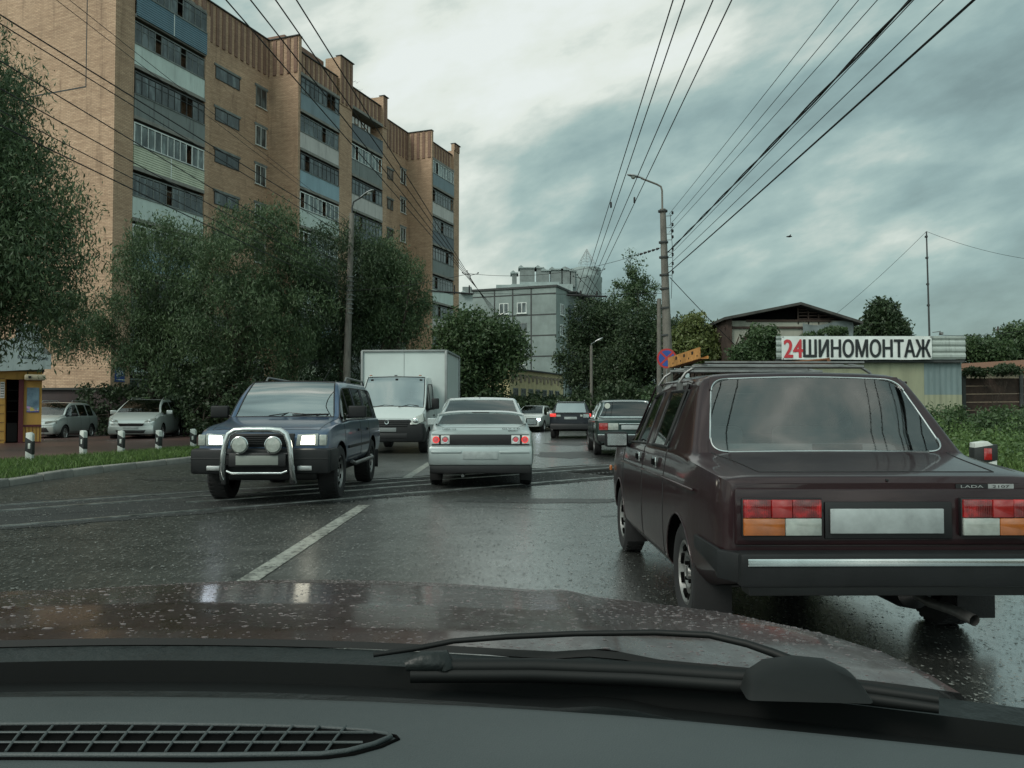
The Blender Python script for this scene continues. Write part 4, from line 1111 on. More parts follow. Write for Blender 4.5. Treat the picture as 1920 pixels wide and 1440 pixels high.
# tail panel and lamps
pbox('tail_panel', T, M['dark_trim'], -.735, .735, -.022, .05, .665, .825, bev=.012)
ring_m = mat('white_lens', (.62, .64, .62), .15, var=.12, vscale=30, coat=1.)
pink_m = mat('pink_lens', (.50, .10, .12), .15, var=.3, vscale=25, coat=1., emit=(1, .05, .06), estr=.12)
for s_ in (-1, 1):
    e = bpy.data.objects.new('tail_lamp', None); COL.objects.link(e); e.parent = T; e.empty_display_size = .1
    for a, b_, cx_ in ((.465, .595, .53), (.625, .745, .668)):
        x0, x1 = sorted((s_ * a, s_ * b_))
        mb = MB(); mb.box(x0, x1, -.035, .01, .682, .812); mb.build('lamp_lens', ring_m, e, bevel=.006, uv=False)
        mb = MB(); mb.lathe([(.038, -.012), (.050, -.014), (.053, -.004), (.053, .01)], (s_ * cx_, -.03, .747), 'y', 26); mb.build('lamp_ring', M['red_glow'] if a > .6 else M['chrome'], e, sm=40, uv=False)
        mb = MB(); mb.lathe([(0, -.010), (.038, -.008), (.040, .004)], (s_ * cx_, -.032, .747), 'y', 24); mb.build('red_lens', pink_m, e, sm=40, uv=False)
# rear bumper
pbox('rear_bumper', T, P_H, -.785, .785, -.10, .22, .36, .655, bev=.05)
pbox('bumper_rib', T, P_H, -.74, -.28, -.115, -.09, .545, .585, bev=.012); pbox('bumper_rib', T, P_H, .28, .74, -.115, -.09, .545, .585, bev=.012)
pbox('bumper_skirt', T, M['dark_trim'], -.76, .76, -.07, .26, .24, .385, bev=.03)
pbox('number_plate', T, M['plate'], -.26, .26, -.112, -.105, .46, .575, bev=.003)
# boot spoiler across the glass
mb = MB(); n_ = 16
vs = []; fs = []
for i in range(n_ + 1):
    x = -.66 + 1.32 * i / n_; q = abs(x) / .66; z = 1.165 - .05 * q ** 4.0; y = .12 + .05 * q ** 2; hgt = .022 + (.006 if abs(abs(x) - .22) > .05 else -.004)
    vs += [(x, y, z), (x, y + .09, z + .022), (x, y + .10, z + .008), (x, y + .02, z - hgt)]
for i in range(n_):
    for k in range(4): fs.append((i * 4 + k, i * 4 + (k + 1) % 4, i * 4 + 4 + (k + 1) % 4, i * 4 + 4 + k))
fs += [(0, 1, 2, 3), tuple(n_ * 4 + k for k in (3, 2, 1, 0))]
mb.add(vs, fs)
for s_ in (-1, 1): mb.prism([(s_ * .66, 1.10), (s_ * .63, 1.13), (s_ * .66, .985), (s_ * .70, .985)], .12, .26, 'y')
mb.build('spoiler', P_H, T, sm=40, uv=False)
pbox('high_brake_lamp', T, M['dark_trim'], -.13, .13, .095, .12, 1.150, 1.163, bev=.003)
place_text('badge_lettering', 'LADA 112', face_to((-.47, -.012, .905), (1, 0, 0)), M['dark_trim'], T, width=.20, height=.022, bold=.012)
place_text('badge_lettering', 'GLV 1.6i', face_to((.46, -.012, .912), (1, 0, 0)), M['dark_trim'], T, width=.27, height=.022, bold=.012)
place_text('badge_lettering', 'SPORT', face_to((.49, -.012, .880), (1, 0, 0)), M['dark_trim'], T, width=.15, height=.020, bold=.012)
for s_ in (-1, 1): mirror(T, s_ * .80, 2.62, .98, s_, P_H if s_ < 0 else M['black_plastic'], .2, .13)
mb = MB(); mb.tube([(-.03, 1.45, 1.41), (-.03, 1.43, 1.45)], .008, 6); mb.build('aerial', M['dark_trim'], T, uv=False)
mb = MB(); mb.tube([(-.25, .6, .22), (-.27, .05, .20)], .025, 10); mb.build('exhaust_pipe', M['steel'], T, uv=False)
for s_ in (-1, 1): pbox('mud_flap', T, M['rubber'], s_ * .70 - .09, s_ * .70 + .09, .46, .47, .10, .34, bev=.003)
seats(T, ((1.15, True), (2.0, False)), .56)

# ---- dark green saloon ahead
P_V = paint('deep_green_paint', (.016, .038, .036), .2, .28, .4)
T = thing('saloon_car', 'deep green saloon with a round white sticker on its chromed rear window', 'car')
put(T, rear=(3.02, 20.9), heading=2)
gen(T, 4.8, .90, .28, .92, 1.475, 3.55, 2.85, 1.42, .95, [(1.60, 1.70), (2.36, 2.46)], 1.0, .84, 1.00, .96, .60, (1.05, 3.85), .31, P_V,
    glass='glass_dark', wheel_style='steel', wd=.185, trim=M['chrome'], trim_r=.016, tailTaper=.06, hood_round=.03)
for s_ in (-1, 1):
    e = bpy.data.objects.new('tail_lamp', None); COL.objects.link(e); e.parent = T
    x0, x1 = sorted((s_ * .60, s_ * .82)); mb = MB(); mb.box(x0, x1, -.03, .06, .68, .86); mb.build('red_lens', M['red_lens'], e, bevel=.012, uv=False)
    x0, x1 = sorted((s_ * .33, s_ * .595)); mb = MB(); mb.box(x0, x1, -.03, .03, .68, .86); mb.build('white_lens', M['clear_lens'], e, bevel=.02, uv=False)
    mirror(T, s_ * .88, 3.05, 1.02, s_, M['dark_trim'], .2, .13)
pbox('rear_bumper', T, M['dark_trim'], -.87, .87, -.12, .12, .40, .58, bev=.03); pbox('bumper_strip', T, M['chrome'], -.86, .86, -.128, -.11, .555, .58, bev=.004)
pbox('number_plate', T, M['plate'], -.26, .26, -.04, -.03, .70, .81, bev=.003); pbox('tail_trim', T, M['chrome'], -.32, .32, -.035, .02, .83, .855, bev=.004)
mb = MB(); mb.lathe([(0, 0), (.075, .002)], (-.52, 1.10, 1.30), 'y', 20)
ste = mb.build('window_sticker', mat('sticker', (.55, .58, .52), .5, var=.1), T, uv=False)
seats(T, ((1.45, True), (2.3, False)), .60)

# ---- dark crossover farther on
P_X = paint('night_blue_paint', (.010, .013, .020), .2, .28, .4)
T = thing('crossover_car', 'dark blue crossover with lit red tail lamps, left of the green saloon', 'car')
put(T, rear=(2.42, 34.2), heading=6)
gen(T, 4.3, .87, .32, .98, 1.56, 3.15, 2.30, .35, .05, [(.85, .95), (1.75, 1.86)], 1.08, .82, 1.05, 1.02, .56, (.80, 3.35), .33, P_X,
    glass='glass_dark', wheel_style='alloy', wd=.21, trim_r=.012, names={8: 'tailgate'}, tailTaper=.05)
# its rear glass stands in the tail face
mb = MB(); mb.prism([(-.64, 1.08), (.64, 1.08), (.56, 1.46), (-.56, 1.46)], -.012, .01, 'y')
mb.v = [(x, y + (z - 1.05) * .42, z) for x, y, z in mb.v]; mb.build('rear_window', M['glass_sky'], T, uv=False)
for s_ in (-1, 1):
    e = bpy.data.objects.new('tail_lamp', None); COL.objects.link(e); e.parent = T
    x0, x1 = sorted((s_ * .60, s_ * .85)); mb = MB(); mb.box(x0, x1, -.05, .12, .90, 1.04); mb.build('red_lens', M['red_glow'], e, bevel=.02, uv=False)
    x0, x1 = sorted((s_ * .40, s_ * .59)); mb = MB(); mb.box(x0, x1, -.03, .05, .90, .99); mb.build('white_lens', M['clear_lens'], e, bevel=.02, uv=False)
    mirror(T, s_ * .86, 2.75, 1.08, s_, P_X, .22, .16)
    mb = MB(); mb.tube([(s_ * .56, .5, 1.56), (s_ * .56, .6, 1.60), (s_ * .56, 2.0, 1.60), (s_ * .56, 2.1, 1.56)], .014, 6); mb.build('roof_rail', M['alloy'], T, uv=False)
pbox('rear_bumper', T, M['dark_trim'], -.84, .84, -.12, .15, .38, .62, bev=.05); pbox('number_plate', T, M['plate'], -.26, .26, -.03, -.02, .80, .90, bev=.003)

# ---- white saloon coming round the bend
P_W = paint('white_paint', (.58, .62, .60), .05, .3, .3)
T = thing('saloon_car', 'white saloon coming towards us with one lamp glinting behind the silver hatchback', 'car')
put(T, nose=(.75, 44.5), L_=4.4, heading=194)
gen(T, 4.4, .85, .26, .90, 1.44, 3.25, 2.45, 1.15, .60, [(1.35, 1.45), (2.10, 2.20)], .98, .72, 1.0, .97, .56, (.9, 3.5), .30, P_W, glass='glass_dark', wheel_style='alloy', noseTaper=.14, hood_round=.06)
for s_ in (-1, 1):
    lamp('headlight', T, min(s_ * .50, s_ * .76), max(s_ * .50, s_ * .76), 4.22, 4.375, .60, .72, M['head_on'] if s_ < 0 else M['clear_lens'], .02)
    mirror(T, s_ * .84, 2.85, 1.0, s_, P_W)
pbox('front_bumper', T, P_W, -.74, .74, 4.2, 4.46, .28, .56, bev=.05); pbox('grille', T, M['dark_trim'], -.5, .5, 4.40, 4.47, .36, .44); pbox('number_plate', T, M['plate'], -.26, .26, 4.465, 4.472, .46, .55, bev=.002)

# ---- silver minivan and silver hatchback parked on the left
P_G = paint('pale_silver_paint', (.48, .54, .53), .35, .28, .35)
T = thing('minivan', 'pale silver people carrier parked by the trees behind the marker posts', 'car')
put(T, nose=(-13.95, 30.3), L_=4.75, heading=169.5)
gen(T, 4.75, .93, .26, 1.0, 1.62, 3.75, 2.72, .35, .10, [(.95, 1.05), (1.98, 2.09)], 1.10, .80, 1.08, 1.05, .60, (.95, 3.80), .335, P_G, glass='glass_dark', wind='glass_dark', wheel_style='alloy', wd=.22, noseTaper=.18, hood_round=.07, track=.90)
for s_ in (-1, 1):
    mb = MB(); mb.prism([(s_ * .42, .72), (s_ * .50, .80), (s_ * .80, .90), (s_ * .80, .75), (s_ * .6, .69)], 4.42, 4.73, 'y'); mb.v = [(x, y - max(0, abs(x) - .55) * .55, z) for x, y, z in mb.v]; hl = mb.build('headlight', M['clear_lens'], T, bevel=.015, uv=False)
    mb = MB(); mb.lathe([(0, .01), (.05, .008), (.06, 0)], (s_ * .62, 4.70, .78), 'y', 18); mb.build('lamp_reflector', M['chrome'], hl, uv=False)
    mirror(T, s_ * .90, 3.25, 1.10, s_, P_G, .22, .15)
    lamp('fog_lamp', T, s_ * .64 - .09, s_ * .64 + .09, 4.62, 4.70, .40, .47, M['chrome'])
    mb = MB(); mb.tube([(s_ * .58, .5, 1.62), (s_ * .58, .6, 1.66), (s_ * .58, 2.3, 1.66), (s_ * .58, 2.5, 1.60)], .014, 6); mb.build('roof_rail', M['alloy'], T, uv=False)
pbox('front_bumper', T, P_G, -.80, .80, 4.45, 4.80, .28, .62, bev=.08)
mb = MB(); mb.prism([(-.46, .70), (.46, .70), (.38, .60), (-.38, .60)], 4.70, 4.80, 'y'); mb.build('grille', M['dark_trim'], T, bevel=.01, uv=False)
mb = MB(); mb.prism([(-.52, .45), (.52, .45), (.46, .34), (-.46, .34)], 4.76, 4.815, 'y'); mb.build('lower_grille', M['dark_trim'], T, bevel=.01, uv=False)
pbox('grille_bar', T, M['chrome'], -.45, .45, 4.79, 4.81, .685, .70, bev=.003); pbox('number_plate', T, M['plate'], -.26, .26, 4.805, 4.815, .49, .59, bev=.002)
seats(T, ((2.5, False),), .7)
T = thing('hatchback_car', 'silver grey hatchback with roof rails half hidden by the yellow kiosk', 'car')
put(T, nose=(-17.85, 30.9), L_=3.9, heading=174)
gen(T, 3.9, .85, .24, .92, 1.50, 3.05, 2.20, .38, .10, [(.95, 1.04), (1.80, 1.90)], 1.0, .74, 1.02, .99, .56, (.70, 3.18), .30, P_G, glass='glass_dark', wheel_style='alloy', wd=.185, noseTaper=.16, hood_round=.06)
for s_ in (-1, 1):
    mb = MB(); mb.prism([(s_ * .36, .68), (s_ * .40, .76), (s_ * .74, .80), (s_ * .74, .67)], 3.62, 3.90, 'y'); mb.v = [(x, y - max(0, abs(x) - .45) * .5, z) for x, y, z in mb.v]; hl = mb.build('headlight', M['clear_lens'], T, bevel=.015, uv=False)
    mirror(T, s_ * .83, 2.62, 1.0, s_, M['black_plastic'], .2, .13)
    mb = MB(); mb.tube([(s_ * .56, .5, 1.50), (s_ * .56, .6, 1.555), (s_ * .56, 1.9, 1.555), (s_ * .56, 2.0, 1.50)], .014, 6); mb.build('roof_rail', M['alloy'], T, uv=False)
pbox('front_bumper', T, P_G, -.72, .72, 3.65, 3.96, .26, .60, bev=.08)
mb = MB(); mb.prism([(-.46, .52), (.46, .52), (.56, .36), (-.56, .36)], 3.9, 3.975, 'y'); mb.build('grille', M['dark_trim'], T, bevel=.01, uv=False)
pbox('number_plate', T, M['plate'], -.26, .26, 3.965, 3.98, .54, .63, bev=.002)

# ---- white box truck
P_T = paint('truck_white_paint', (.50, .55, .54), .05, .3, .25)
T = thing('box_truck', 'white light truck with tall box body and black bumper, behind the blue four wheel drive', 'truck')
Lt = 5.2; put(T, nose=(-3.38, 22.4), L_=Lt, heading=183.5)
def tst(y, w_, zb_, b_, p6, p7, p8, z9): return st(y, w_, zb_, b_, p6, p7, p8, z9, crease=b_ - .25, mid=.8, win=.02)
ST = [tst(3.00, 1.0, .55, 1.15, (.985, 1.19), (.90, 2.02), (.84, 2.09), 2.12), tst(3.10, 1.0, .50, 1.15, (.985, 1.19), (.90, 2.06), (.84, 2.13), 2.16),
      tst(3.25, 1.0, .48, 1.15, (.985, 1.19), (.90, 2.07), (.84, 2.15), 2.18), tst(3.95, 1.0, .48, 1.15, (.985, 1.19), (.89, 2.05), (.84, 2.13), 2.16),
      tst(4.20, 1.0, .48, 1.15, (.985, 1.18), (.92, 1.78), (.88, 1.79), 1.83),
      tst(4.62, 1.0, .46, 1.10, (.98, 1.13), (.95, 1.24), (.92, 1.245), 1.30), tst(4.90, .99, .44, 1.00, (.95, 1.02), (.90, 1.05), (.80, 1.08), 1.12),
      tst(5.08, .96, .40, .88, (.90, .90), (.84, .92), (.72, .94), .97), tst(5.18, .88, .38, .78, (.82, .79), (.74, .80), (.64, .81), .82)]
def fmt(i, j):
    if j == 0: return 1
    if j == 8 and i in (3, 4): return 3
    if j == 6 and i == 2: return 2
    if j == 6 and i in (3, 4): return 10
    if j >= 7 and i in (5, 6): return 7
    if 2 <= j <= 5 and 2 <= i <= 4: return 5
    return 0
me = cage(ST, fmt, (4.25,), .34, {6: .6, 8: .5, 5: .5, 1: .7}, {0: .9, 2: .7, 3: .5, 5: .5, 8: .5}, lvl=2, cut_in=.34, arch=.06)
split_car(me, T, {2: 'side_window', 10: 'quarter_window', 3: 'windscreen', 5: 'cab_door', 7: 'bonnet', 8: 'lid'}, {0: P_T, 1: M['well'], 2: M['glass_dark'], 10: M['glass_dark'], 3: M['glass_sky'], 5: P_T, 7: P_T, 8: P_T}, trim_r=.014)
wheels(T, (4.25, .95), .34, .24, .98, style='steel')
fr_m = mat('box_frame', (.24, .26, .26), .5, .4, var=.15)
pn_m = mat('box_panel', (.50, .56, .55), .4, var=.06, vscale=1.5)
bx = bpy.data.objects.new('cargo_box', None); COL.objects.link(bx); bx.parent = T; bx.empty_display_size = .2
XB, Y0, Y1, Z0, Z1 = 1.27, -.25, 2.85, .86, 2.96
mb = MB(); mb.box(-XB + .02, XB - .02, Y0 + .02, Y1 - .02, Z0, Z1 - .02); mb.build('box_panels', pn_m, bx, uv=False)
for nm_, (a, b_) in {'corner_post': None or ((0, 0), (0, 0))}.items():
    for x in (-1, 1):
        for y in (Y0, Y1): pbox('corner_post', bx, fr_m, x * XB - .035, x * XB + .035, y - .035, y + .035, Z0 - .04, Z1, bev=.008)
        for z in (Z0, Z1): pbox('side_rail', bx, fr_m, x * XB - .032, x * XB + .032, Y0 + .036, Y1 - .036, z - .03, z + .03, bev=.008)
for y in (Y0, Y1):
    for z in (Z0, Z1): pbox('end_rail', bx, fr_m, -XB + .036, XB - .036, y - .032, y + .032, z - .03, z + .03, bev=.008)
mb = MB(); mb.box(-.006, .006, Y1 - .02, Y1 - .012, Z0, Z1 - .04); mb.build('panel_joint', fr_m, bx, uv=False)
pbox('chassis', T, M['dark_trim'], -.45, .45, 0, 4.2, .55, .84, bev=.02)
# nose
bp_m = M['black_plastic']
mb = MB(); mb.prism([(-.98, .32), (.98, .32), (1.0, .55), (.97, .84), (.72, .80), (.62, .93), (-.62, .93), (-.72, .80), (-.97, .84), (-1.0, .55)], 4.72, 5.24, 'y')
mb.build('front_bumper', bp_m, T, bevel=.05, uv=False)
for k in range(3): pbox('grille_bar', T, M['dark_trim'], -.60 + k * .02, .60 - k * .02, 5.235, 5.256, .865 - k * .06, .895 - k * .06, bev=.004)
pbox('lower_grille', T, M['dark_trim'], -.55, .55, 5.23, 5.25, .42, .56); pbox('number_plate', T, mat('grubby_plate', (.18, .20, .20), .5, var=.1), -.26, .26, 5.25, 5.26, .60, .71, bev=.003)
bg_ = MB(); bg_.lathe([(.052, 0), (.066, .01), (.06, .02), (.044, .018)], (0, 5.255, .865), 'y', 24)
bg_.tube([(-.03, 5.268, .85), (-.018, 5.268, .888), (0, 5.268, .872), (.018, 5.268, .888), (.03, 5.268, .85)], .007, 6); bg_.build('badge', M['chrome'], T, sm=40, uv=False)
for s_ in (-1, 1):
    mb = MB(); mb.prism([(s_ * .62, .80), (s_ * .70, .97), (s_ * .95, 1.10), (s_ * .985, .88), (s_ * .82, .80)], 4.90, 5.27, 'y')
    mb.v = [(x, y - (.17 if abs(x) > .9 else 0) - (.10 if z > .95 else 0), z) for x, y, z in mb.v]
    hl = mb.build('headlight', M['clear_lens'], T, bevel=.015, uv=False)
    mb = MB(); mb.lathe([(0, .01), (.055, .012), (.075, 0)], (s_ * .78, 5.235, .90), 'y', 20); mb.build('lamp_reflector', M['chrome'], hl, sm=40, uv=False)
    mb = MB(); mb.box(s_ * 1.16 - .10, s_ * 1.16 + .10, 4.12, 4.28, 1.22, 1.52); o = mb.build('mirror', bp_m, T, bevel=.03, uv=False)
    mb = MB(); mb.tube([(s_ * .97, 4.2, 1.2), (s_ * 1.1, 4.2, 1.25)], .03, 8); mb.build('mirror_arm', bp_m, o, uv=False)
    pbox('door_handle', T, M['dark_trim'], s_ * 1.0 - .015, s_ * 1.0 + .015, 3.3, 3.46, 1.02, 1.06)
wiper(T, [(.55, 4.66, 1.27), (.2, 4.58, 1.33), (-.05, 4.6, 1.31)]); wiper(T, [(-.2, 4.68, 1.27), (-.5, 4.56, 1.34), (-.75, 4.6, 1.31)])
for x in (-.7, 0, .72): pbox('roof_lamp', T, M['amber_lens'] if x else M['dark_trim'], x - .04, x + .04, 4.0, 4.06, 2.16, 2.185, bev=.006)
seats(T, ((3.3, False),), 1.0)
# ================================================================ brick apartment block
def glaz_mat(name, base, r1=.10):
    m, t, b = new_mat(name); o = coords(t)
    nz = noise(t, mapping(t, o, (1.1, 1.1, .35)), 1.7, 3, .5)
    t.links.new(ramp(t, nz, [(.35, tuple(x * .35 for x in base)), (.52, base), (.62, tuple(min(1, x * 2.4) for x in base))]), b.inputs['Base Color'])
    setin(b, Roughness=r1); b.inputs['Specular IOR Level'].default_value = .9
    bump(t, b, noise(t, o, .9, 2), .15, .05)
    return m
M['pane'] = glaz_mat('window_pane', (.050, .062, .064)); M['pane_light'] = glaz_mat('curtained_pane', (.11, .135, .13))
M['frame_white'] = mat('white_frame', (.66, .70, .68), .5, var=.15, vscale=2)
M['frame_grey'] = mat('weathered_frame', (.17, .19, .185), .8, var=.35, vscale=2)
M['frame_dark'] = mat('dark_frame', (.05, .055, .055), .8, var=.3, vscale=2)
def panel(name, col, ribs=False, stain=.4):
    col = tuple(min(.75, x * 1.25) for x in col)
    m, t, b = new_mat(name); o = coords(t); uv = coords(t, 'UV')
    a = noise(t, mapping(t, o, (1, 1, .3)), 1.4, 7, .65)
    c = ramp(t, a, [(.25, tuple(x * .8 for x in col)), (.7, tuple(min(1, x * 1.12) for x in col))])
    s_ = noise(t, mapping(t, o, (3, 3, .25)), 1.3, 7, .7)
    c = mixc(t, mth(t, 'MULTIPLY', mth(t, 'SUBTRACT', s_, .54, True), stain * 8, True), c, tuple(x * .35 for x in col))
    t.links.new(c, b.inputs['Base Color']); setin(b, Roughness=.55)
    if ribs:
        w_ = N(t, 'ShaderNodeTexWave', wave_type='BANDS', bands_direction='Y'); t.links.new(uv, w_.inputs[0]); setin(w_, Scale=2.4, Distortion=0., Detail=0.)
        bump(t, b, w_.outputs['Fac'], .8, .03)
    return m
PAN = {
    'blue': panel('blue_siding', (.085, .15, .19), True, .1), 'pale_blue': panel('pale_blue_panel', (.33, .44, .45), False, .2), 'grey': panel('grey_concrete_panel', (.14, .16, .155), False, .8),
    'cream': panel('cream_siding', (.40, .43, .33), True, .15), 'white': panel('white_panel', (.42, .49, .46), False, .35), 'sky': panel('sky_blue_panel', (.20, .30, .35), False, .2),
    'slate': panel('slate_panel', (.14, .19, .215), False, .25), 'dirty': panel('stained_white_panel', (.40, .39, .37), False, .7), 'dark': panel('dark_slate_panel', (.085, .105, .12), False, .5),
    'green': panel('mint_panel', (.24, .38, .32), False, .2)}
NEAR, FAR = Vector(((243 - CX) / F_PX * 44.5, 44.5)), Vector(((808 - CX) / F_PX * 78.7, 78.7))
fd = (FAR - NEAR).normalized()
def s_of(u, t_=0.):
    """distance along the street front at which picture column u meets it"""
    k = (u - CX) / F_PX; n = Vector((-fd.y, fd.x)); a = NEAR + n * t_
    return (a.x - k * a.y) / (k * fd.y - fd.x)
T = thing('apartment_building', 'long tan brick apartment block of nine storeys with glazed balconies in many colours', 'building', (NEAR.x, NEAR.y, 0), math.atan2(fd.y, fd.x))
# local frame: x along the street front, y away from the street, z up
XC0, XB0, XB1 = s_of(207), 0.0, s_of(378)
RA = 2.6
x2a, x2b, x3a, x3b, x3c = s_of(555), s_of(633), s_of(657), s_of(715), s_of(723)
x4a, x4b, x4c = s_of(808), s_of(850), s_of(860)
ZT = 25.3; D = 13.0
FL = [24.0 - 2.8 * k for k in range(9)]       # tops of the balcony fronts
BR = M['brick']
def wallbox(name, x0, x1, y0, y1, z0, z1, m=BR):
    mb = MB(); mb.box(x0, x1, y0, y1, z0, z1); return mb.build(name, m, T)
wallbox('end_wall', XC0 - .02, XB0, .0, 12.2, 0, 27.6)
wallbox('wall', XB1, x2a - .003, RA, RA + .4, 0, ZT)
wallbox('wall', XB1 + .003, XB1 + .4, .0, RA - .003, 0, ZT)
wallbox('return_wall', x2a, x2a + .25, 0, RA + .4, 0, ZT)
wallbox('pier', x2b, x3a, 0, RA, 0, 27.0)
wallbox('pier', x3b, x3c, 0, RA + .4, 0, ZT)
wallbox('wall', x3c + .003, x4a - .003, RA, RA + .4, 0, ZT)
wallbox('return_wall', x4a, x4a + .25, 0, RA + .4, 0, ZT)
wallbox('pier', x4b, x4c, 0, 12.2, 0, 27.6)
wallbox('core', XB0 + .01, x4b - .01, RA + .45, 12.1, 0, 26.2, M['brick'])
# striped parapets: projecting red ribs on tan brick
def parapet(x0, x1, y, z0, z1, ret=None, name='parapet', step=.62):
    o = wallbox(name, x0, x1, y, y + .35, z0, z1)
    mb = MB(); x = x0 + .18
    while x < x1 - .25:
        dz = .35 * random.random() if z1 - z0 > 2.2 else 0
        mb.box(x, x + .27, y - .07, y - .002, z0 + .12 + (dz if False else 0), z1 - .08); x += step
    mb.build('brick_rib', M['brick_red'], o)
    mb = MB(); mb.box(x0 - .04, x1 + .04, y - .12, y + .42, z1 + .002, z1 + .07); mb.build('coping', M['frame_dark'], o)
    return o
def side_parapet(x, y0, y1, z0, z1):
    o = wallbox('parapet', x + .02, x + .35, y0, y1, z0, z1)
    mb = MB(); y = y0 + .12
    while y < y1 - .3: mb.box(x - .05, x + .018, y, y + .27, z0 + .12, z1 - .08); y += .60
    mb.build('brick_rib', M['brick_red'], o)
    mb = MB(); mb.box(x - .09, x + .40, y0 - .04, y1 + .04, z1 + .002, z1 + .07); mb.build('coping', M['frame_dark'], o)
parapet(XB1 + .02, x2a - .01, RA, ZT + .002, 28.05)
side_parapet(x2a, .0, RA + .3, ZT + .002, 28.05)
parapet(XB0, XB1, .02, ZT + .02, 27.2)
parapet(x2a + .36, x2b - .003, .25, ZT + .25, 27.1)
parapet(x2b, x3a, -.06, 25.0, 28.75); wallbox('tower', x2b, x3a, .293, 1.3, 27.003, 28.7)
side_parapet(x2b - .02 - .36, .0, 1.2, 25.5, 28.75) if False else None
parapet(x3a + .003, x3b - .003, .25, ZT + .25, 27.1)
parapet(x3b, x3c, -.06, ZT + .01, 28.0); wallbox('tower', x3b, x3c, .293, 2.9, ZT + .01, 27.95)
parapet(x3c + .003, x4a - .01, RA, ZT + .002, 28.05)
side_parapet(x4a, .0, RA + .3, ZT + .002, 28.05)
parapet(x4a + .36, x4b - .003, .25, ZT + .25, 27.1)
parapet(x4b, x4c, -.06, 27.61, 28.3)
wallbox('roof_house', x2a + .5, x2b + .2, 1.6, 4.0, 26.2, 28.6, M['brick_red'])
mb = MB(); mb.box(XC0 - .1, XC0 + .3, -.1, 12.3, 27.602, 27.68); mb.build('coping', M['frame_dark'], T)
# roof slab above the balconies
for xa, xb in ((XB0 + .01, XB1 - .01), (x2a + .26, x2b - .01), (x3a + .01, x3b - .01), (x4a + .26, x4b - .01)):
    mb = MB(); mb.box(xa, xb, -.05, RA + .44, ZT + .0, ZT + .22); mb.build('roof_slab', M['concrete'], T)
# balconies
bays = [(XB0 + .02, XB1 - .02, ['blue', 'white', 'grey', 'cream', 'white', 'sky', 'grey', 'white', 'grey'], 11),
        (x2a + .26, x2b - .02, ['slate', 'dirty', 'sky', 'white', 'grey', 'white', 'sky', 'cream', 'grey'], 9),
        (x3a + .02, x3b - .02, ['dark', 'grey', 'dirty', 'dark', 'white', 'grey', 'white', 'grey', 'grey'], 9),
        (x4a + .26, x4b - .02, ['slate', 'dirty', 'dark', 'grey', 'white', 'dirty', 'grey', 'white', 'grey'], 8)]
frames = [['frame_grey', 'frame_grey', 'frame_dark', 'frame_white', 'frame_grey', 'frame_white', 'frame_grey', 'frame_white', 'frame_grey'],
          ['frame_dark', 'frame_grey', 'frame_dark', 'frame_white', 'frame_white', 'frame_grey', 'frame_white', 'frame_grey', 'frame_grey'],
          [None, 'frame_white', 'frame_dark', 'frame_dark', 'frame_grey', 'frame_white', 'frame_white', 'frame_grey', 'frame_grey'],
          ['frame_white', 'frame_grey', 'frame_grey', 'frame_dark', 'frame_grey', 'frame_grey', 'frame_grey', 'frame_white', 'frame_grey']]
rnd = random.Random(21)
for bi, (xa, xb, cols, nmul) in enumerate(bays):
    mb = MB(); mb.box(xa + .003, xb - .003, 1.3, 1.34, .2, ZT - .003); mb.build('balcony_back_wall', BR, T)
    for k, z in enumerate(FL):
        zt = z + 1.28; z0 = z - 1.15
        slab = MB(); slab.box(xa, xb, -.06, 1.28, z0 - .20, z0 - .005); slab.build('balcony_slab', M['concrete'], T, uv=True)
        col = cols[k]
        y = .0 + (.06 if k % 3 == 1 else 0) - (.10 if (bi == 0 and k in (0,)) else 0)
        mb = MB(); mb.box(xa + .01, xb - .01, y - .045, y + .03, z0 - .12, z); pn = mb.build('balcony_front', PAN[col], T)
        mb = MB(); mb.box(xa + .01, xb - .01, y - .08, y + .06, z + .002, z + .05); mb.build('sill', M['frame_grey'], pn)
        if col in ('blue', 'cream'):
            mb = MB(); mb.box((xa + xb) / 2 - .03, (xa + xb) / 2 + .03, y - .06, y - .047, z0 - .12, z); mb.build('joint_strip', M['frame_white'], pn)
        fr = frames[bi][k]
        if fr is None:
            mb = MB(); mb.tube([(xa + .1, .5, z + .95), (xb - .1, .5, z + .95)], .012, 5); ln = mb.build('clothes_line', M['wire'], T, uv=False)
            mb = MB()
            for q in range(7): mb.box(xa + .3 + q * .5, xa + .62 + q * .5, .49, .51, z + .95 - rnd.uniform(.35, .7), z + .95)
            mb.build('washing', M['cloth_white'], ln, uv=False)
            continue
        ze = zt - .06
        open_ = rnd.sample(range(nmul), 1 if rnd.random() < .6 else 2) if k < 7 else []
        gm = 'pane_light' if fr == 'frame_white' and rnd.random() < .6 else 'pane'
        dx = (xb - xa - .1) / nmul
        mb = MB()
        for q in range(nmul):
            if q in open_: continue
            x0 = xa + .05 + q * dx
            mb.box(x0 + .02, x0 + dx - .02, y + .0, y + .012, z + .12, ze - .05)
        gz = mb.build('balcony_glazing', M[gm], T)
        mb = MB(); wfr = .035 if fr != 'frame_white' else .045
        for q in range(nmul + 1):
            x0 = xa + .05 + q * dx; mb.box(x0 - wfr / 2, x0 + wfr / 2, y - .025, y + .035, z + .052, ze)
        mb.box(xa + .01, xb - .01, y - .028, y + .038, ze - .01, ze + .05); mb.box(xa + .01, xb - .01, y - .028, y + .038, z + .055, z + .11)
        if fr == 'frame_grey' or fr == 'frame_dark': mb.box(xa + .02, xb - .02, y - .02, y + .02, ze - .36, ze - .33)
        mb.build('window_frame', M[fr], gz)
        mb = MB(); mb.box(xa + .01, xb - .01, y - .01, y + .10, ze + .052, zt + .03); mb.build('head_panel', M['frame_dark'] if fr != 'frame_white' else M['frame_grey'], T)
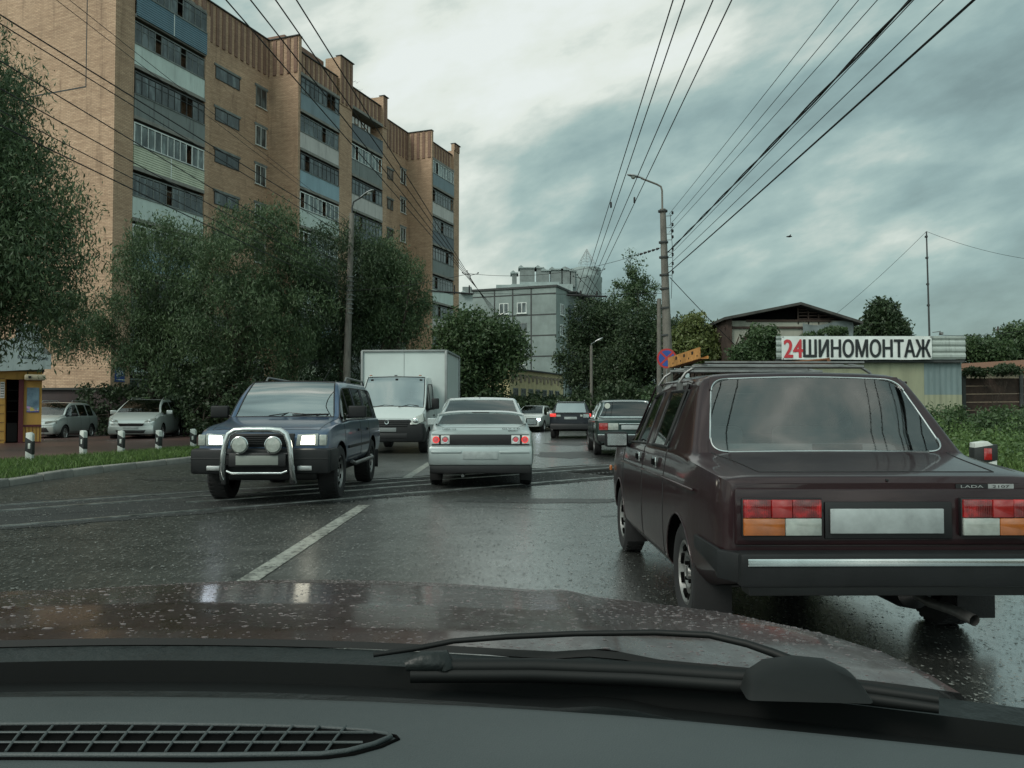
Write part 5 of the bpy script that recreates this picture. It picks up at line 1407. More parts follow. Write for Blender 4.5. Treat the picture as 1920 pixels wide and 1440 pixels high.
# stair and bedroom windows in the recessed walls (set in reveals)
def win(x0, x1, z0, z1, fr, m='pane', mull=1, sill=True):
    f = MB(); w_ = .05; y = RA - .01
    f.box(x0, x1, y - .03, y, z0, z0 + w_); f.box(x0, x1, y - .03, y, z1 - w_, z1); f.box(x0, x0 + w_, y - .03, y, z0 + w_, z1 - w_); f.box(x1 - w_, x1, y - .03, y, z0 + w_, z1 - w_)
    for k in range(mull):
        xm = x0 + (x1 - x0) * (k + 1) / (mull + 1); f.box(xm - .025, xm + .025, y - .028, y, z0 + w_, z1 - w_)
    wf = f.build('window', M[fr], T)
    g = MB(); g.box(x0 + w_, x1 - w_, y - .012, y - .002, z0 + w_, z1 - w_); g.build('pane', M[m], wf)
    g = MB(); g.box(x0 - .12, x1 + .12, y - .06, y, z1 + .005, z1 + .16); g.build('lintel', M['frame_grey'], wf)
    if sill: g = MB(); g.box(x0 - .06, x1 + .06, y - .10, y, z0 - .05, z0 - .004); g.build('sill', M['frame_white'], wf)
for k in range(8):
    zc_ = 23.6 - 2.8 * k
    xa, xb = s_of(397, RA), s_of(443, RA); win(xa, xb, zc_ - .55 + .15, zc_ + .30 + .15, 'frame_dark', 'pane', 1, False)
    xa, xb = s_of(474, RA), s_of(494, RA); win(xa, xb, zc_ - .75, zc_ + .65, 'frame_white' if k else 'frame_grey', 'pane', 1)
    xa, xb = s_of(724, RA), s_of(735, RA); win(xa, xb, zc_ - 1.0, zc_ - .05, 'frame_dark', 'pane', 0, False)
    xa, xb = s_of(749, RA), s_of(759, RA); win(xa, xb, zc_ - .75, zc_ + .65, 'frame_white', 'pane', 1)
# expansion joint lines and stain band on the big end wall, number plate, cable
mb = MB(); mb.box(XC0 - .03, XC0 - .021, 2.0, 2.06, 18.6, 27.4); mb.box(XC0 - .03, XC0 - .021, 2.0, 11.5, 18.55, 18.62); mb.build('expansion_joint', M['frame_dark'], T)
np_ = MB(Matrix.Translation((XC0 + .55, -.004, 3.05))); np_.box(-.30, .34, -.03, 0, -.38, .38)
pl = np_.build('house_number_plate', mat('blue_enamel', (.02, .06, .22), .35, var=.1), T)
place_text('lettering', '30б', face_to((XC0 + .57, -.037, 3.14), (1, 0, 0)), M['frame_white'], pl, width=.48, height=.30, bold=.01)
mb = MB(Matrix.Translation((XC0 + .57, -.037, 2.80))); mb.box(-.22, .22, -.003, 0, -.03, .0); mb.build('lettering', M['frame_white'], pl)
# rooftop aerials
def aerial(x, y, z, h, lab, loc=None):
    a = MB(); a.tube([(0, 0, 0), (0, 0, h)], .02, 6)
    for zz, l_ in ((h * .95, .7), (h * .78, 1.0), (h * .6, .5)):
        a.tube([(-l_, 0, zz), (l_, 0, zz)], .010, 5)
        for q in range(5): a.tube([(-l_ + q * l_ / 2, -.35, zz), (-l_ + q * l_ / 2, .35, zz)], .008, 4)
    o = a.build('rooftop_aerial', M['wire'], None, uv=False)
    n = Vector((-fd.y, fd.x)); p = NEAR + fd * x + n * y; o.location = (p.x, p.y, z); o.rotation_euler = (0, 0, .6)
    tag(o, lab, 'aerial', 'television aerials on the roof'); return o
aerial(s_of(430) + 2, 6, 26.2, 4.0, 'television aerial nearest on the brick block roof, above the striped recess')
aerial(s_of(700) + 1.0, 3, 26.2, 3.6, 'television aerial on the brick block roof behind the middle parapet tower')
aerial(s_of(722), 2.2, 26.2, 2.4, 'small low television aerial beside the middle parapet tower')
# dark hedge-like fence and garages behind the parked cars
M['garage'] = mat('dark_garage_paint', (.035, .022, .022), .7, var=.3)
T = thing('garage_row', 'low dark red metal garages behind the two parked silver cars', 'garage', (-22.2, 37.8, 0), R(4))
for k in range(6):
    mb = MB(); mb.box(k * 2.6, k * 2.6 + 2.55, 0, 3, 0, 2.1); g = mb.build('garage', M['garage'], T)
    mb = MB(); mb.box(k * 2.6 + .2, k * 2.6 + 2.35, -.04, -.003, .05, 1.9); mb.build('garage_door', M['garage'], g, bevel=.01)
mb = MB(); mb.box(-.1, 15.7, -.1, 3.1, 2.105, 2.2); mb.build('garage_roof', M['frame_dark'], T)

# ================================================================ grey panel block and the pale tower behind it
M['vent_grey'] = concrete('vent_grey', (.19, .22, .215), .8, .3)
def block(name, lab, origin, ang, m, w_, d_, h_):
    T = thing(name, lab, 'building', origin, ang)
    return T
G1, G0 = P(1043, 768, 108), P(886, 768, 112.5)          # near corner and left end of the gable wall
gd = Vector((G1.x - G0.x, G1.y - G0.y)).normalized(); GW = math.hypot(G1.x - G0.x, G1.y - G0.y)
T = thing('panel_building', 'grey green concrete panel block with dark joints and small windows behind the trees', 'building', (G0.x, G0.y, 0), math.atan2(gd.y, gd.x))
H = 1.2 + (768 - 537) / F_PX * 108
mb = MB(); mb.box(0, GW, 0, 40, 0, H); mb.build('wall', M['plaster_grey'], T)
mb = MB(); mb.box(-.15, GW + .15, -.15, 40, H + .003, H + .28); mb.build('roof_edge', M['frame_dark'], T)
mb = MB()
for z in (H - .9 - 2.75 * k for k in range(6)): mb.box(0, GW, -.02, .0 - .003, z, z + .17)
mb.build('panel_joint', M['frame_dark'], T)
mb = MB()
for f in (.27, .49, .71): mb.box(GW * f - .09, GW * f + .09, -.025, -.004, 0, H)
mb.build('panel_joint', M['frame_dark'], T)
def gwin(T, M_, w_, h_, fr='frame_white', name='window'):
    f = MB(M_); b_ = .09
    f.box(-w_ / 2, w_ / 2, -.08, -.01, -h_ / 2, -h_ / 2 + b_); f.box(-w_ / 2, w_ / 2, -.08, -.01, h_ / 2 - b_, h_ / 2)
    for x in (-w_ / 2, -b_ / 2, w_ / 2 - b_): f.box(x, x + b_, -.078, -.01, -h_ / 2 + b_, h_ / 2 - b_)
    wf = f.build(name, M[fr], T)
    g = MB(M_); g.box(-w_ / 2 + b_, w_ / 2 - b_, -.05, -.012, -h_ / 2 + b_, h_ / 2 - b_); g.build('pane', M['pane'], wf)
    g = MB(M_); g.box(-w_ / 2 - .1, w_ / 2 + .1, -.18, -.01, -h_ / 2 - .08, -h_ / 2 - .01); g.build('sill', M['frame_white'], wf)
for k in range(5):
    zc_ = H - 2.55 - 2.75 * k
    for f in (.385, .60): gwin(T, Matrix.Translation((GW * f, 0, zc_)), 1.35, 1.45, 'frame_white' if k != 1 else 'frame_grey')
# right flank with balconies, seen steeply
RX = Matrix.Translation((GW, 0, 0)) @ Matrix.Rotation(R(90), 4, 'Z')
for k in range(5):
    zc_ = H - 2.75 - 2.75 * k
    gwin(T, RX @ Matrix.Translation((2.4, 0, zc_)), 1.5, 1.5)
    for y in (5.2, 15.5, 26):
        b_ = MB(); b_.box(GW + .003, GW + 1.1, y, y + 4.2, zc_ - 1.5, zc_ - .35); bo_ = b_.build('balcony', M['frame_grey'] if k % 2 else PAN['dark'], T)
        b_ = MB(); b_.box(GW + 1.0, GW + 1.05, y + .05, y + 4.15, zc_ - .35, zc_ + 1.0); b_.box(GW + .003, GW + 1.0, y + .03, y + .06, zc_ - .35, zc_ + 1.0); b_.build('glazing', M['pane'], bo_)
        b_ = MB()
        for q in range(6): b_.box(GW + 1.04, GW + 1.08, y + q * .82, y + q * .82 + .07, zc_ - .348, zc_ + 1.0)
        b_.box(GW + .9, GW + 1.0, y - .0, y + .029, zc_ - .35, zc_ + 1.0); b_.build('window_frame', M['frame_white'] if k < 2 else M['frame_grey'], bo_)
b_ = MB(); b_.box(GW + .003, GW + 1.3, 4.5, 38, H - .15, H + .0); b_.build('eaves', M['frame_dark'], T)
# second, paler building: roof vents, curved wall, corner turret with open spire
TP = P(1000, 768, 150)
T = thing('tower_building', 'pale apartment tower with crowded roof vents and an open metal spire', 'building', (0, 150, 0), 0)
def X(u, Y=152): return (u - CX) / F_PX * Y
def Z(v, Y=152): return 1.2 + (768 - v) / F_PX * Y
def tb(name, u0, u1, v, y0=0, y1=12, m='plaster_light', vb=768):
    b_ = MB(); b_.box(X(u0), X(u1), y0, y1, max(0, Z(vb)), Z(v)); return b_.build(name, M[m], T)
tb('wall', 858, 1048, 545, 4, 30); tb('wall', 930, 1048, 533, 2, 24)
_X, _Z = X, Z
X = lambda u: _X(u, 158); Z = lambda v: _Z(v, 158)
mb = MB(); cx_, r_ = X(1085), X(1129) - X(1085)
mb.lathe([(0, Z(523)), (r_ * .98, Z(523)), (r_ * 1.02, Z(521)), (r_ * 1.02, Z(528)), (r_, Z(530)), (r_, 0)], (cx_, 8, 0), 'z', 28); mb.build('round_wall', M['plaster_light'], T, sm=30)
mb = MB(); mb.lathe([(0, Z(503)), (r_ * .62, Z(503)), (r_ * .62, Z(523))], (X(1100), 8, 0), 'z', 20); mb.build('turret_drum', M['plaster_light'], T, sm=30)
X, Z = _X, _Z
tb('penthouse', 975, 1050, 526, 3, 10); tb('penthouse', 958, 1075, 531, 2.5, 12)
for (u0, u1, v) in ((960, 969, 510), (975, 1003, 500), (1007, 1018, 500), (1018, 1031, 505), (1034, 1054, 503), (1056, 1070, 503), (1072, 1080, 506), (866, 883, 548)):
    o = tb('roof_vent', u0, u1, v, 3.2, 6.5, 'vent_grey', 535)
    b_ = MB(); b_.box(X(u0) - .3, X(u1) + .3, 3, 6.7, Z(v) + .003, Z(v) + .22); b_.prism([(X(u0) - .3, Z(v) + .22), (X(u0) + .7, Z(v) + .22), (X(u0) + .2, Z(v) + .6)], 3, 6.7, 'y'); b_.build('vent_cap', M['plaster_light'], o)
b_ = MB(); b_.lathe([(.0, Z(493)), (1.3, Z(499)), (1.2, Z(499) - .1), (.4, Z(499)), (.4, Z(505))], (X(1062), 5, 0), 'z', 8); b_.build('vent_cowl', M['steel'], T)
# spire: open eight-sided metal lattice
X = lambda u: _X(u, 158); Z = lambda v: _Z(v, 158)
sp = MB(); c0 = Vector((X(1101), 8, 0)); zb_, zm_, zt_ = Z(503), Z(492), Z(465)
for k in range(8):
    a = 2 * PI * k / 8; a2 = 2 * PI * (k + 1) / 8
    q = lambda r_, aa, z: c0 + Vector((r_ * math.cos(aa), r_ * math.sin(aa), z))
    sp.tube([q(1.4, a, zb_), q(1.6, a, zm_), q(.8, a, (zm_ + zt_) / 2), q(.02, a, zt_)], .035, 5)
    for f in (0, .2, .4, .6, .8):
        r1 = 1.6 * (1 - f); z1 = zm_ + (zt_ - zm_) * f; r2 = 1.6 * (1 - f - .2) if f < .8 else .02; z2 = zm_ + (zt_ - zm_) * (f + .2)
        sp.tube([q(r1, a, z1), q(r1, a2, z1)], .022, 4); sp.tube([q(r1, a, z1), q(max(r2, .02), a2, z2)], .018, 4)
X, Z = _X, _Z
sp.build('open_spire', M['alloy'], T, uv=False)
T = thing('yellow_building', 'low peeling yellow building with a stepped frieze between the trees and the dark crossover', 'building', (0, 0, 0))
ya, yb_ = P(955, 768, 62), P(1056, 768, 74)
yd = Vector((yb_.x - ya.x, yb_.y - ya.y)); yl = yd.length
T.location = (ya.x, ya.y, 0); T.rotation_euler = (0, 0, math.atan2(yd.y, yd.x))
M['yellow_wall'] = concrete('peeling_yellow_plaster', (.60, .52, .30), .8, .5)
mb = MB(); mb.box(0, yl, 0, 9, 0, 4.25); mb.build('wall', M['yellow_wall'], T)
mb = MB(); mb.box(-.1, yl + .15, -.2, 9.2, 4.253, 4.36); mb.build('roof', M['frame_dark'], T)
mb = MB()
for k in range(14):
    x = .5 + k * (yl - 1) / 13.; mb.box(x - .22, x + .22, -.05, -.003, 3.3 + (.15 if k % 2 else 0), 3.95); mb.box(x - .55, x + .55, -.045, -.004, 3.75, 3.9)
mb.build('frieze', M['brick_pale'], T)
for k in range(7): gwin(T, Matrix.Translation((1.2 + k * (yl - 2) / 6.6, 0, 2.0)), .95, 1.7, 'frame_grey')
# ================================================================ trees and plants
def leaf_mesh(name, centres, radii, n_per, size, aspect=.35, droop=.0, seed=0, tint_of=None, flat=1.0):
    """n_per leaf blades round each centre; real little quads, lit by the scene alone"""
    rg = np.random.default_rng(seed)
    C_ = np.repeat(np.asarray(centres, float), n_per, axis=0); Rr = np.repeat(np.asarray(radii, float), n_per)
    n = len(C_)
    d = rg.normal(size=(n, 3)); d /= np.linalg.norm(d, axis=1)[:, None]
    rad = rg.random(n) ** .55
    p = C_ + d * (Rr * rad)[:, None] * np.array([1, 1, flat])
    if droop: p[:, 2] -= droop * rg.random(n) * Rr
    ax = rg.normal(size=(n, 3)); ax[:, 2] -= droop * 2.2; ax /= np.linalg.norm(ax, axis=1)[:, None]
    s = rg.normal(size=(n, 3)); s -= (s * ax).sum(1)[:, None] * ax; s /= np.linalg.norm(s, axis=1)[:, None]
    L_ = size * rg.uniform(.55, 1.35, n)
    a = ax * (L_ / 2)[:, None]; b = s * (L_ * aspect / 2)[:, None]
    v = np.stack([p - a, p + b, p + a, p - b], 1).reshape(-1, 3)
    me = bpy.data.meshes.new(name)
    me.vertices.add(4 * n); me.vertices.foreach_set('co', v.astype(np.float32).ravel())
    me.loops.add(4 * n); me.loops.foreach_set('vertex_index', np.arange(4 * n, dtype=np.int32))
    me.polygons.add(n); me.polygons.foreach_set('loop_start', np.arange(0, 4 * n, 4, dtype=np.int32))
    tn_ = np.repeat(rg.random(len(centres)), n_per) * .55 + rg.random(n) * .45
    at = me.attributes.new('tint', 'FLOAT', 'FACE'); at.data.foreach_set('value', tn_.astype(np.float32))
    me.update(); me.validate()
    return me
def tree(name, lab, loc, lobes, trunk_h, trunk_r, leaf_m, size, n_cl, n_per, seed, group=None, droop=.4, aspect=.35, cl_r=(.35, .75), cat='tree', lean=(0, 0), limbs=7, open_=.0):
    """lobes: (x, y, z, rx, ry, rz) ellipsoids the crown fills unevenly"""
    rg = random.Random(seed)
    T = thing(name, lab, cat, loc, 0, group)
    cs = []; rs = []
    vol = [l[3] * l[4] * l[5] for l in lobes]; tv = sum(vol)
    for l, v_ in zip(lobes, vol):
        k = max(4, int(n_cl * v_ / tv))
        for _ in range(k):
            while True:
                d = Vector((rg.gauss(0, 1), rg.gauss(0, 1), rg.gauss(0, 1))).normalized()
                r_ = rg.random() ** .42
                r_ = .25 + .80 * r_ + rg.uniform(-.05, .10)
                if rg.random() > open_ * .5: break
            cs.append((l[0] + d.x * l[3] * r_, l[1] + d.y * l[4] * r_, l[2] + d.z * l[5] * r_)); rs.append(rg.uniform(*cl_r))
    me = leaf_mesh('crown', cs, rs, n_per, size, aspect, droop, seed)
    link('crown', me, T, [leaf_m])
    mb = MB(); top = Vector((lean[0], lean[1], trunk_h))
    mb.tube([(0, 0, -.1), (lean[0] * .2, lean[1] * .2, trunk_h * .35), (lean[0] * .6, lean[1] * .6, trunk_h * .7), top], [trunk_r * 1.25, trunk_r, trunk_r * .8, trunk_r * .6], 10)
    for k in range(limbs):
        c = Vector(cs[rg.randrange(len(cs))]); base = Vector((lean[0] * .6, lean[1] * .6, trunk_h * rg.uniform(.55, 1.0)))
        mid = base.lerp(c, .5) + Vector((rg.uniform(-.3, .3), rg.uniform(-.3, .3), rg.uniform(-.1, .5)))
        mb.tube([base, mid, c], [trunk_r * .5, trunk_r * .28, trunk_r * .08], 7)
        for q in range(4):
            e = Vector(cs[rg.randrange(len(cs))])
            if (e - mid).length < 2.6: mb.tube([mid, mid.lerp(e, .5) + Vector((0, 0, .15)), e], [trunk_r * .22, trunk_r * .12, .012], 5)
    mb.build('trunk', M['bark'], T, sm=60, uv=False)
    return T
# near willow at the left edge
tree('willow_tree', 'large grey green willow reaching in from the left edge over the yellow kiosk', (-14.9, 20.5, 0), [(0, 0, 7.6, 2.6, 3.0, 3.4), (1.2, -.6, 5.2, 3.0, 2.4, 2.1), (.2, .5, 9.6, 2.0, 2.2, 1.9), (1.9, 0, 6.6, 2.3, 2.0, 1.6), (1.5, .2, 3.9, 2.2, 1.8, 1.0), (2.9, .3, 4.9, 1.5, 1.5, .9)],
     5., .28, M['willow'], .15, 900, 170, 11, droop=.6, aspect=.24, cl_r=(.45, .95), open_=.1)
# row of willows in front of the brick block
def row(u, v, Y): p = P(u, v, Y); return p
WG = 'willows in front of the brick apartment block'
def wtree(lab, u, Y, lobes, n_cl, seed, leaf='willow', n_per=185, size=.165):
    x0 = (u - CX) / F_PX * Y; ll = []
    for (lu, lv, ru, rv, dy) in lobes:
        Yk = Y + dy; c = P(lu, lv, Yk); rx = ru / F_PX * Yk; rz = rv / F_PX * Yk
        ll.append((c.x - x0, dy, c.z, rx, min(rx, 2.6), rz))
    return tree('willow_tree', lab, (x0, Y, 0), ll, 3.6, .20, M[leaf], size, n_cl, n_per, seed, group=WG, droop=.6, aspect=.24, cl_r=(.4, .85), open_=.2)
wtree('willow left of the pale minivan, its crown against the end corner of the brick block', 285, 35.5, [(300, 520, 80, 105, 0), (250, 610, 70, 70, -.5), (330, 640, 80, 90, .5), (150, 600, 70, 60, 0), (330, 440, 42, 40, 0)], 330, 21)
wtree('broad willow directly behind the blue four wheel drive, lowest in front of the brick balconies', 455, 35, [(465, 480, 105, 85, 0), (430, 590, 110, 90, -.6), (500, 650, 100, 70, .2), (385, 690, 80, 60, .6), (500, 430, 65, 50, 0), (560, 560, 70, 90, .3)], 420, 22)
wtree('willow around the left street lamp pole, tallest dark green crown of the row', 640, 37.5, [(640, 500, 85, 80, 0), (610, 590, 90, 80, .4), (660, 450, 50, 35, 0), (640, 680, 90, 60, .4)], 300, 23, 'dark_leaf')
wtree('willow at the right end of the row, hanging above the white box truck', 730, 38.5, [(735, 545, 62, 80, 0), (715, 480, 45, 38, 0), (745, 600, 45, 42, .3), (700, 590, 45, 60, 0)], 250, 24)
# bushes along the yard
def bush(lab, u, Y, w_, h_, leaf, seed, group=None, n_cl=60, size=.16, name='bush', z0=0.):
    x0 = (u - CX) / F_PX * Y
    return tree(name, lab, (x0, Y, z0), [(0, 0, h_ * .5, w_, w_ * .7, h_ * .5)], h_ * .5, .05, M[leaf], size, n_cl, 70, seed, group=group, droop=.1, aspect=.5, cl_r=(.25, .5), cat='bush', limbs=4)
bush('dark bush between the two parked silver cars', 205, 36.5, 1.6, 2.6, 'dark_leaf', 31)
bush('dark bush right behind the pale minivan', 370, 35.5, 2.4, 3.0, 'dark_leaf', 32, n_cl=110)
bush('tall dark bush behind the roof of the blue four wheel drive', 430, 33.5, 2.0, 2.9, 'dark_leaf', 33, n_cl=90)
bush('dark undergrowth beneath the willow left of the truck', 590, 36, 2.6, 2.9, 'dark_leaf', 34, n_cl=120)
bush('pale shrub at the foot of the brick end wall', 168, 41, .9, 2.2, 'willow', 35)
# trees in the middle distance
def mtree(name, lab, u, Y, lobes, leaf, n_cl, seed, size=.22, n_per=95, th=3.5, tr=.2, group=None, open_=.15, cl_r=(.6, 1.1), aspect=.5, droop=.15):
    x0 = (u - CX) / F_PX * Y; ll = []
    for (lu, lv, ru, rv, dy) in lobes:
        Yk = Y + dy; c = P(lu, lv, Yk); rx = ru / F_PX * Yk; rz = rv / F_PX * Yk
        ll.append((c.x - x0, dy, c.z, rx, rx, rz))
    return tree(name, lab, (x0, Y, 0), ll, th, tr, M[leaf], size, n_cl, n_per, seed, group=group, droop=droop, aspect=aspect, cl_r=cl_r, open_=open_)
mtree('maple_tree', 'mid green maple right of the box truck and in front of the grey panel block', 895, 50, [(880, 640, 62, 50, 0), (930, 650, 52, 48, 0), (850, 690, 50, 50, -.5), (890, 715, 55, 45, 0), (950, 640, 32, 32, 0)], 'green_leaf', 360, 41)
mtree('maple_tree', 'dark green maple left of the far lamp post, beside the grey panel block', 1115, 62, [(1110, 610, 45, 45, 0), (1100, 680, 48, 50, 0), (1140, 600, 40, 38, 0), (1150, 680, 55, 55, 0)], 'dark_leaf', 330, 42)
mtree('dark_tree', 'deep green tree between the far lamp post and the concrete pole', 1195, 58, [(1200, 645, 45, 55, 0), (1215, 605, 30, 35, 0), (1180, 700, 55, 50, 0), (1235, 700, 30, 50, 0)], 'dark_leaf', 280, 43)
mtree('poplar_tree', 'loose pale poplar rising above the dark trees left of the concrete pole', 1190, 66, [(1190, 500, 16, 26, 0), (1180, 530, 32, 22, 0), (1200, 545, 38, 25, 0), (1170, 560, 30, 25, 0), (1200, 580, 38, 30, 0)], 'willow', 85, 44, size=.2, open_=.6, cl_r=(.35, .8))
mtree('shrub_tree', 'yellow green young tree clump right of the concrete pole', 1300, 42, [(1300, 650, 48, 32, 0), (1330, 660, 40, 30, 0), (1275, 650, 22, 25, 0), (1310, 615, 34, 16, 0)], 'yellow_leaf', 240, 45, size=.2, cl_r=(.3, .6), open_=.4, th=2.2, tr=.1)
mtree('shrub_tree', 'dark tree behind the yellow green clump and the abandoned house', 1255, 52, [(1265, 640, 32, 30, 0), (1345, 645, 25, 22, 0)], 'dark_leaf', 110, 46, size=.25)
mtree('small_tree', 'dark round tree standing behind the tyre shop roof, left of the mast', 1655, 48, [(1655, 600, 27, 30, 0), (1680, 620, 26, 18, 0), (1620, 620, 20, 15, 0)], 'dark_leaf', 150, 47, size=.22, cl_r=(.3, .7), open_=.4)
mtree('small_tree', 'low distant green tree to the right of the tyre shop roof', 1835, 75, [(1830, 655, 32, 20, 0), (1860, 660, 30, 18, 0)], 'green_leaf', 110, 48, size=.3)
mtree('small_tree', 'taller grey green tree at the right edge behind the brick shed', 1905, 78, [(1905, 640, 25, 26, 0), (1925, 650, 25, 30, 0)], 'willow', 110, 49, size=.3)
bush('low dark hedge below the yellow building', 960, 52, 5.0, 2.0, 'dark_leaf', 50, n_cl=260, size=.22, name='hedge')
bush('low dark hedge left of the far lamp post', 1075, 54, 4.2, 2.0, 'dark_leaf', 51, n_cl=220, size=.22, name='hedge')
bush('dark hedge right of the far lamp post behind the green saloon', 1170, 50, 4.0, 2.6, 'dark_leaf', 52, n_cl=220, size=.22, name='hedge')
bush('leafy bush above the bonnet of the green saloon beside the pole foot', 1290, 36, 2.4, 2.3, 'green_leaf', 53, n_cl=120)
# climbing plant on the abandoned house
mtree('climbing_plant', 'green creeper hanging over the corner of the abandoned house', 1425, 34.5, [(1430, 640, 30, 26, 0), (1405, 668, 36, 20, 0), (1440, 665, 22, 26, 0)], 'green_leaf', 170, 54, size=.14, cl_r=(.2, .4), th=1.5, tr=.04)
mtree('climbing_plant', 'small creeper trailing over the tyre shop banner top', 1590, 38.2, [(1560, 622, 25, 6, 0), (1520, 628, 14, 4, 0)], 'green_leaf', 30, 55, size=.13, cl_r=(.12, .25), th=1.0, tr=.02)

# ---------------------------------------------------------------- grass and weeds
def blades(name, pts, h, w_, seed, m, lab, cat='grass'):
    rg = np.random.default_rng(seed); pts = np.asarray(pts); n = len(pts)
    hh = h * rg.uniform(.4, 1.3, n); a = rg.uniform(0, 2 * np.pi, n); ln = rg.uniform(.1, .7, n) * hh; la = rg.uniform(0, 2 * np.pi, n)
    dx = np.stack([np.cos(a), np.sin(a), np.zeros(n)], 1) * (w_ / 2)
    tip = pts + np.stack([np.cos(la) * ln, np.sin(la) * ln, hh], 1); mid = pts + np.stack([np.cos(la) * ln * .35, np.sin(la) * ln * .35, hh * .55], 1)
    v = np.stack([pts - dx, pts + dx, mid + dx * .8, tip, mid - dx * .8], 1).reshape(-1, 3)
    me = bpy.data.meshes.new(name); me.vertices.add(5 * n); me.vertices.foreach_set('co', v.astype(np.float32).ravel())
    me.loops.add(5 * n); me.loops.foreach_set('vertex_index', np.arange(5 * n, dtype=np.int32)); me.polygons.add(n); me.polygons.foreach_set('loop_start', np.arange(0, 5 * n, 5, dtype=np.int32))
    at = me.attributes.new('tint', 'FLOAT', 'FACE'); at.data.foreach_set('value', rg.random(n).astype(np.float32))
    me.update(); me.validate()
    return tag(link(name, me, None, [m]), lab, cat, kind='stuff')
rg = np.random.default_rng(2); pts = []
for _ in range(46000):
    y = rg.uniform(9, 30); i = np.interp(y, ysv, wv); pts.append((left_edge(y) - .13 - rg.random() * i, y, .10))
blades('grass', pts, .12, .014, 3, M['grass'], 'short wet grass on the verge between kerb and brown paving')
pts = []
for _ in range(110000):
    y = 8 + 26 * rg.random() ** 1.3; x = right_edge(y) + .2 + rg.random() ** 1.2 * 17; pts.append((x, y, 0.))
blades('grass', pts, .42, .016, 4, M['grass'], 'long uncut grass on the right roadside')
cs = []; rs = []
rr_ = random.Random(8)
for _ in range(900):
    y = rr_.uniform(12, 33); x = right_edge(y) + rr_.uniform(.6, 16)
    hh = rr_.uniform(.1, .55) * (1.5 if y > 24 else 1); cs.append((x, y, hh)); rs.append(rr_.uniform(.12, .38))
me = leaf_mesh('weeds', cs, rs, 60, .075, .55, -.2, 9); tag(link('weeds', me, None, [M['weed']]), 'leafy green weeds growing before the tyre shop and plank fence', 'weeds', kind='stuff')
cs = []; rs = []
for _ in range(420):
    y = rr_.uniform(27, 34); x = rr_.uniform(8, 22); cs.append((x, y, rr_.uniform(.2, 1.1))); rs.append(rr_.uniform(.25, .5))
me = leaf_mesh('nettles', cs, rs, 60, .14, .5, -.2, 10); tag(link('nettles', me, None, [M['green_leaf']]), 'tall nettles at the foot of the tyre shop wall', 'weeds', kind='stuff')
M['far_leaf'] = foliage('far_wood_leaf', (.022, .04, .022), (.06, .09, .045))
cs = []; rs = []
for _ in range(900):
    x = rr_.uniform(-60, 140); y = rr_.uniform(130, 165)
    if -14 < x < 22: continue
    cs.append((x, y, rr_.uniform(.5, 6.0 + 2 * math.sin(x * .13)))); rs.append(rr_.uniform(1.2, 2.4))
me = leaf_mesh('distant_wood', cs, rs, 40, .8, .6, 0, 12); tag(link('distant_wood', me, None, [M['far_leaf']]), 'distant belt of woodland along the horizon', 'woods', kind='stuff')
# ================================================================ poles, lamps and wires
def lamp_head(T, p, d, s_=1., name='lamp_head'):
    """cobra-head lantern: tapering housing with a clear bowl below; d = outward direction"""
    d = Vector(d).normalized(); rz = math.atan2(d.y, d.x)
    Mx = Matrix.Translation(p) @ Matrix.Rotation(rz, 4, 'Z') @ Matrix.Rotation(-math.asin(d.z), 4, 'Y') @ Matrix.Scale(s_, 4)
    mb = MB(Mx)
    prof = [(-.05, .03, .03), (.08, .05, .05), (.22, .10, .07), (.40, .14, .075), (.58, .12, .06), (.68, .04, .03)]
    vs = []; fs = []; n = 12
    for x, wy, wz in prof:
        for k in range(n):
            a = 2 * PI * k / n; vs.append((x, wy * math.cos(a), .02 + wz * math.sin(a) * (1 if math.sin(a) > 0 else .45)))
    for i in range(len(prof) - 1):
        for k in range(n): fs.append((i * n + k, i * n + (k + 1) % n, (i + 1) * n + (k + 1) % n, (i + 1) * n + k))
    fs += [tuple(range(n)), tuple(range((len(prof) - 1) * n, len(prof) * n))[::-1]]
    mb.add(vs, fs); o = mb.build(name, M['alloy'], T, sm=45, uv=False)
    b_ = MB(Mx)
    b_.lathe([(0, -.11), (.06, -.10), (.10, -.05), (.11, 0)], (.40, 0, 0), 'z', 14); b_.build('lamp_bowl', M['clear_lens'], o, sm=60, uv=False)
# right-hand concrete pole
pb = P(1252, 768, 30); PX, PY = pb.x, 30.0
T = thing('utility_pole', 'grey concrete pole with a bent lamp arm above the round sign', 'pole', (PX, PY, 0))
zt = P(1245, 392, 30).z
mb = MB(); mb.tube([(.06, 0, -.2), (0, 0, 3.5), (-.14, 0, zt)], [.20, .165, .105], 14); mb.build('pole', M['pole_concrete'], T, sm=50, uv=False)
mb = MB()
for z in (3.9, 4.9, 5.6, 6.1, 6.75, 7.3, zt - .08): mb.lathe([(.15, -.03), (.175, -.03), (.175, .03), (.15, .03)], (-.14 * z / zt, 0, z), 'z', 14)
mb.build('pole_band', M['frame_dark'], T, sm=40, uv=False)
mb = MB(); lz = P(1243, 350, 30).z
mb.tube([(-.15, 0, zt - .5), (-.16, 0, lz - .15), (-.20, 0, lz), (-.35, -.02, lz + .08), (-.95, -.12, lz + .28)], .035, 8); mb.build('lamp_arm', M['pole_concrete'], T, sm=50, uv=False)
lamp_head(T, (-.9, -.11, lz + .27), (-1, -.15, .18), .85)
for v in (402, 424, 436, 447, 470, 480, 497, 513):
    z = P(1250, v, 30).z
    mb = MB(); mb.tube([(-.02, -.04, z - .07), (.16, -.08, z - .07), (.20, -.08, z)], .012, 5); ins = mb.build('bracket', M['frame_dark'], T, uv=False)
    mb = MB(); mb.lathe([(0, -.01), (.03, -.01), (.045, .02), (.03, .04), (.045, .07), (.02, .10), (0, .10)], (.20, -.08, z), 'z', 10); mb.build('insulator', M['dark_trim'], ins, sm=50, uv=False)
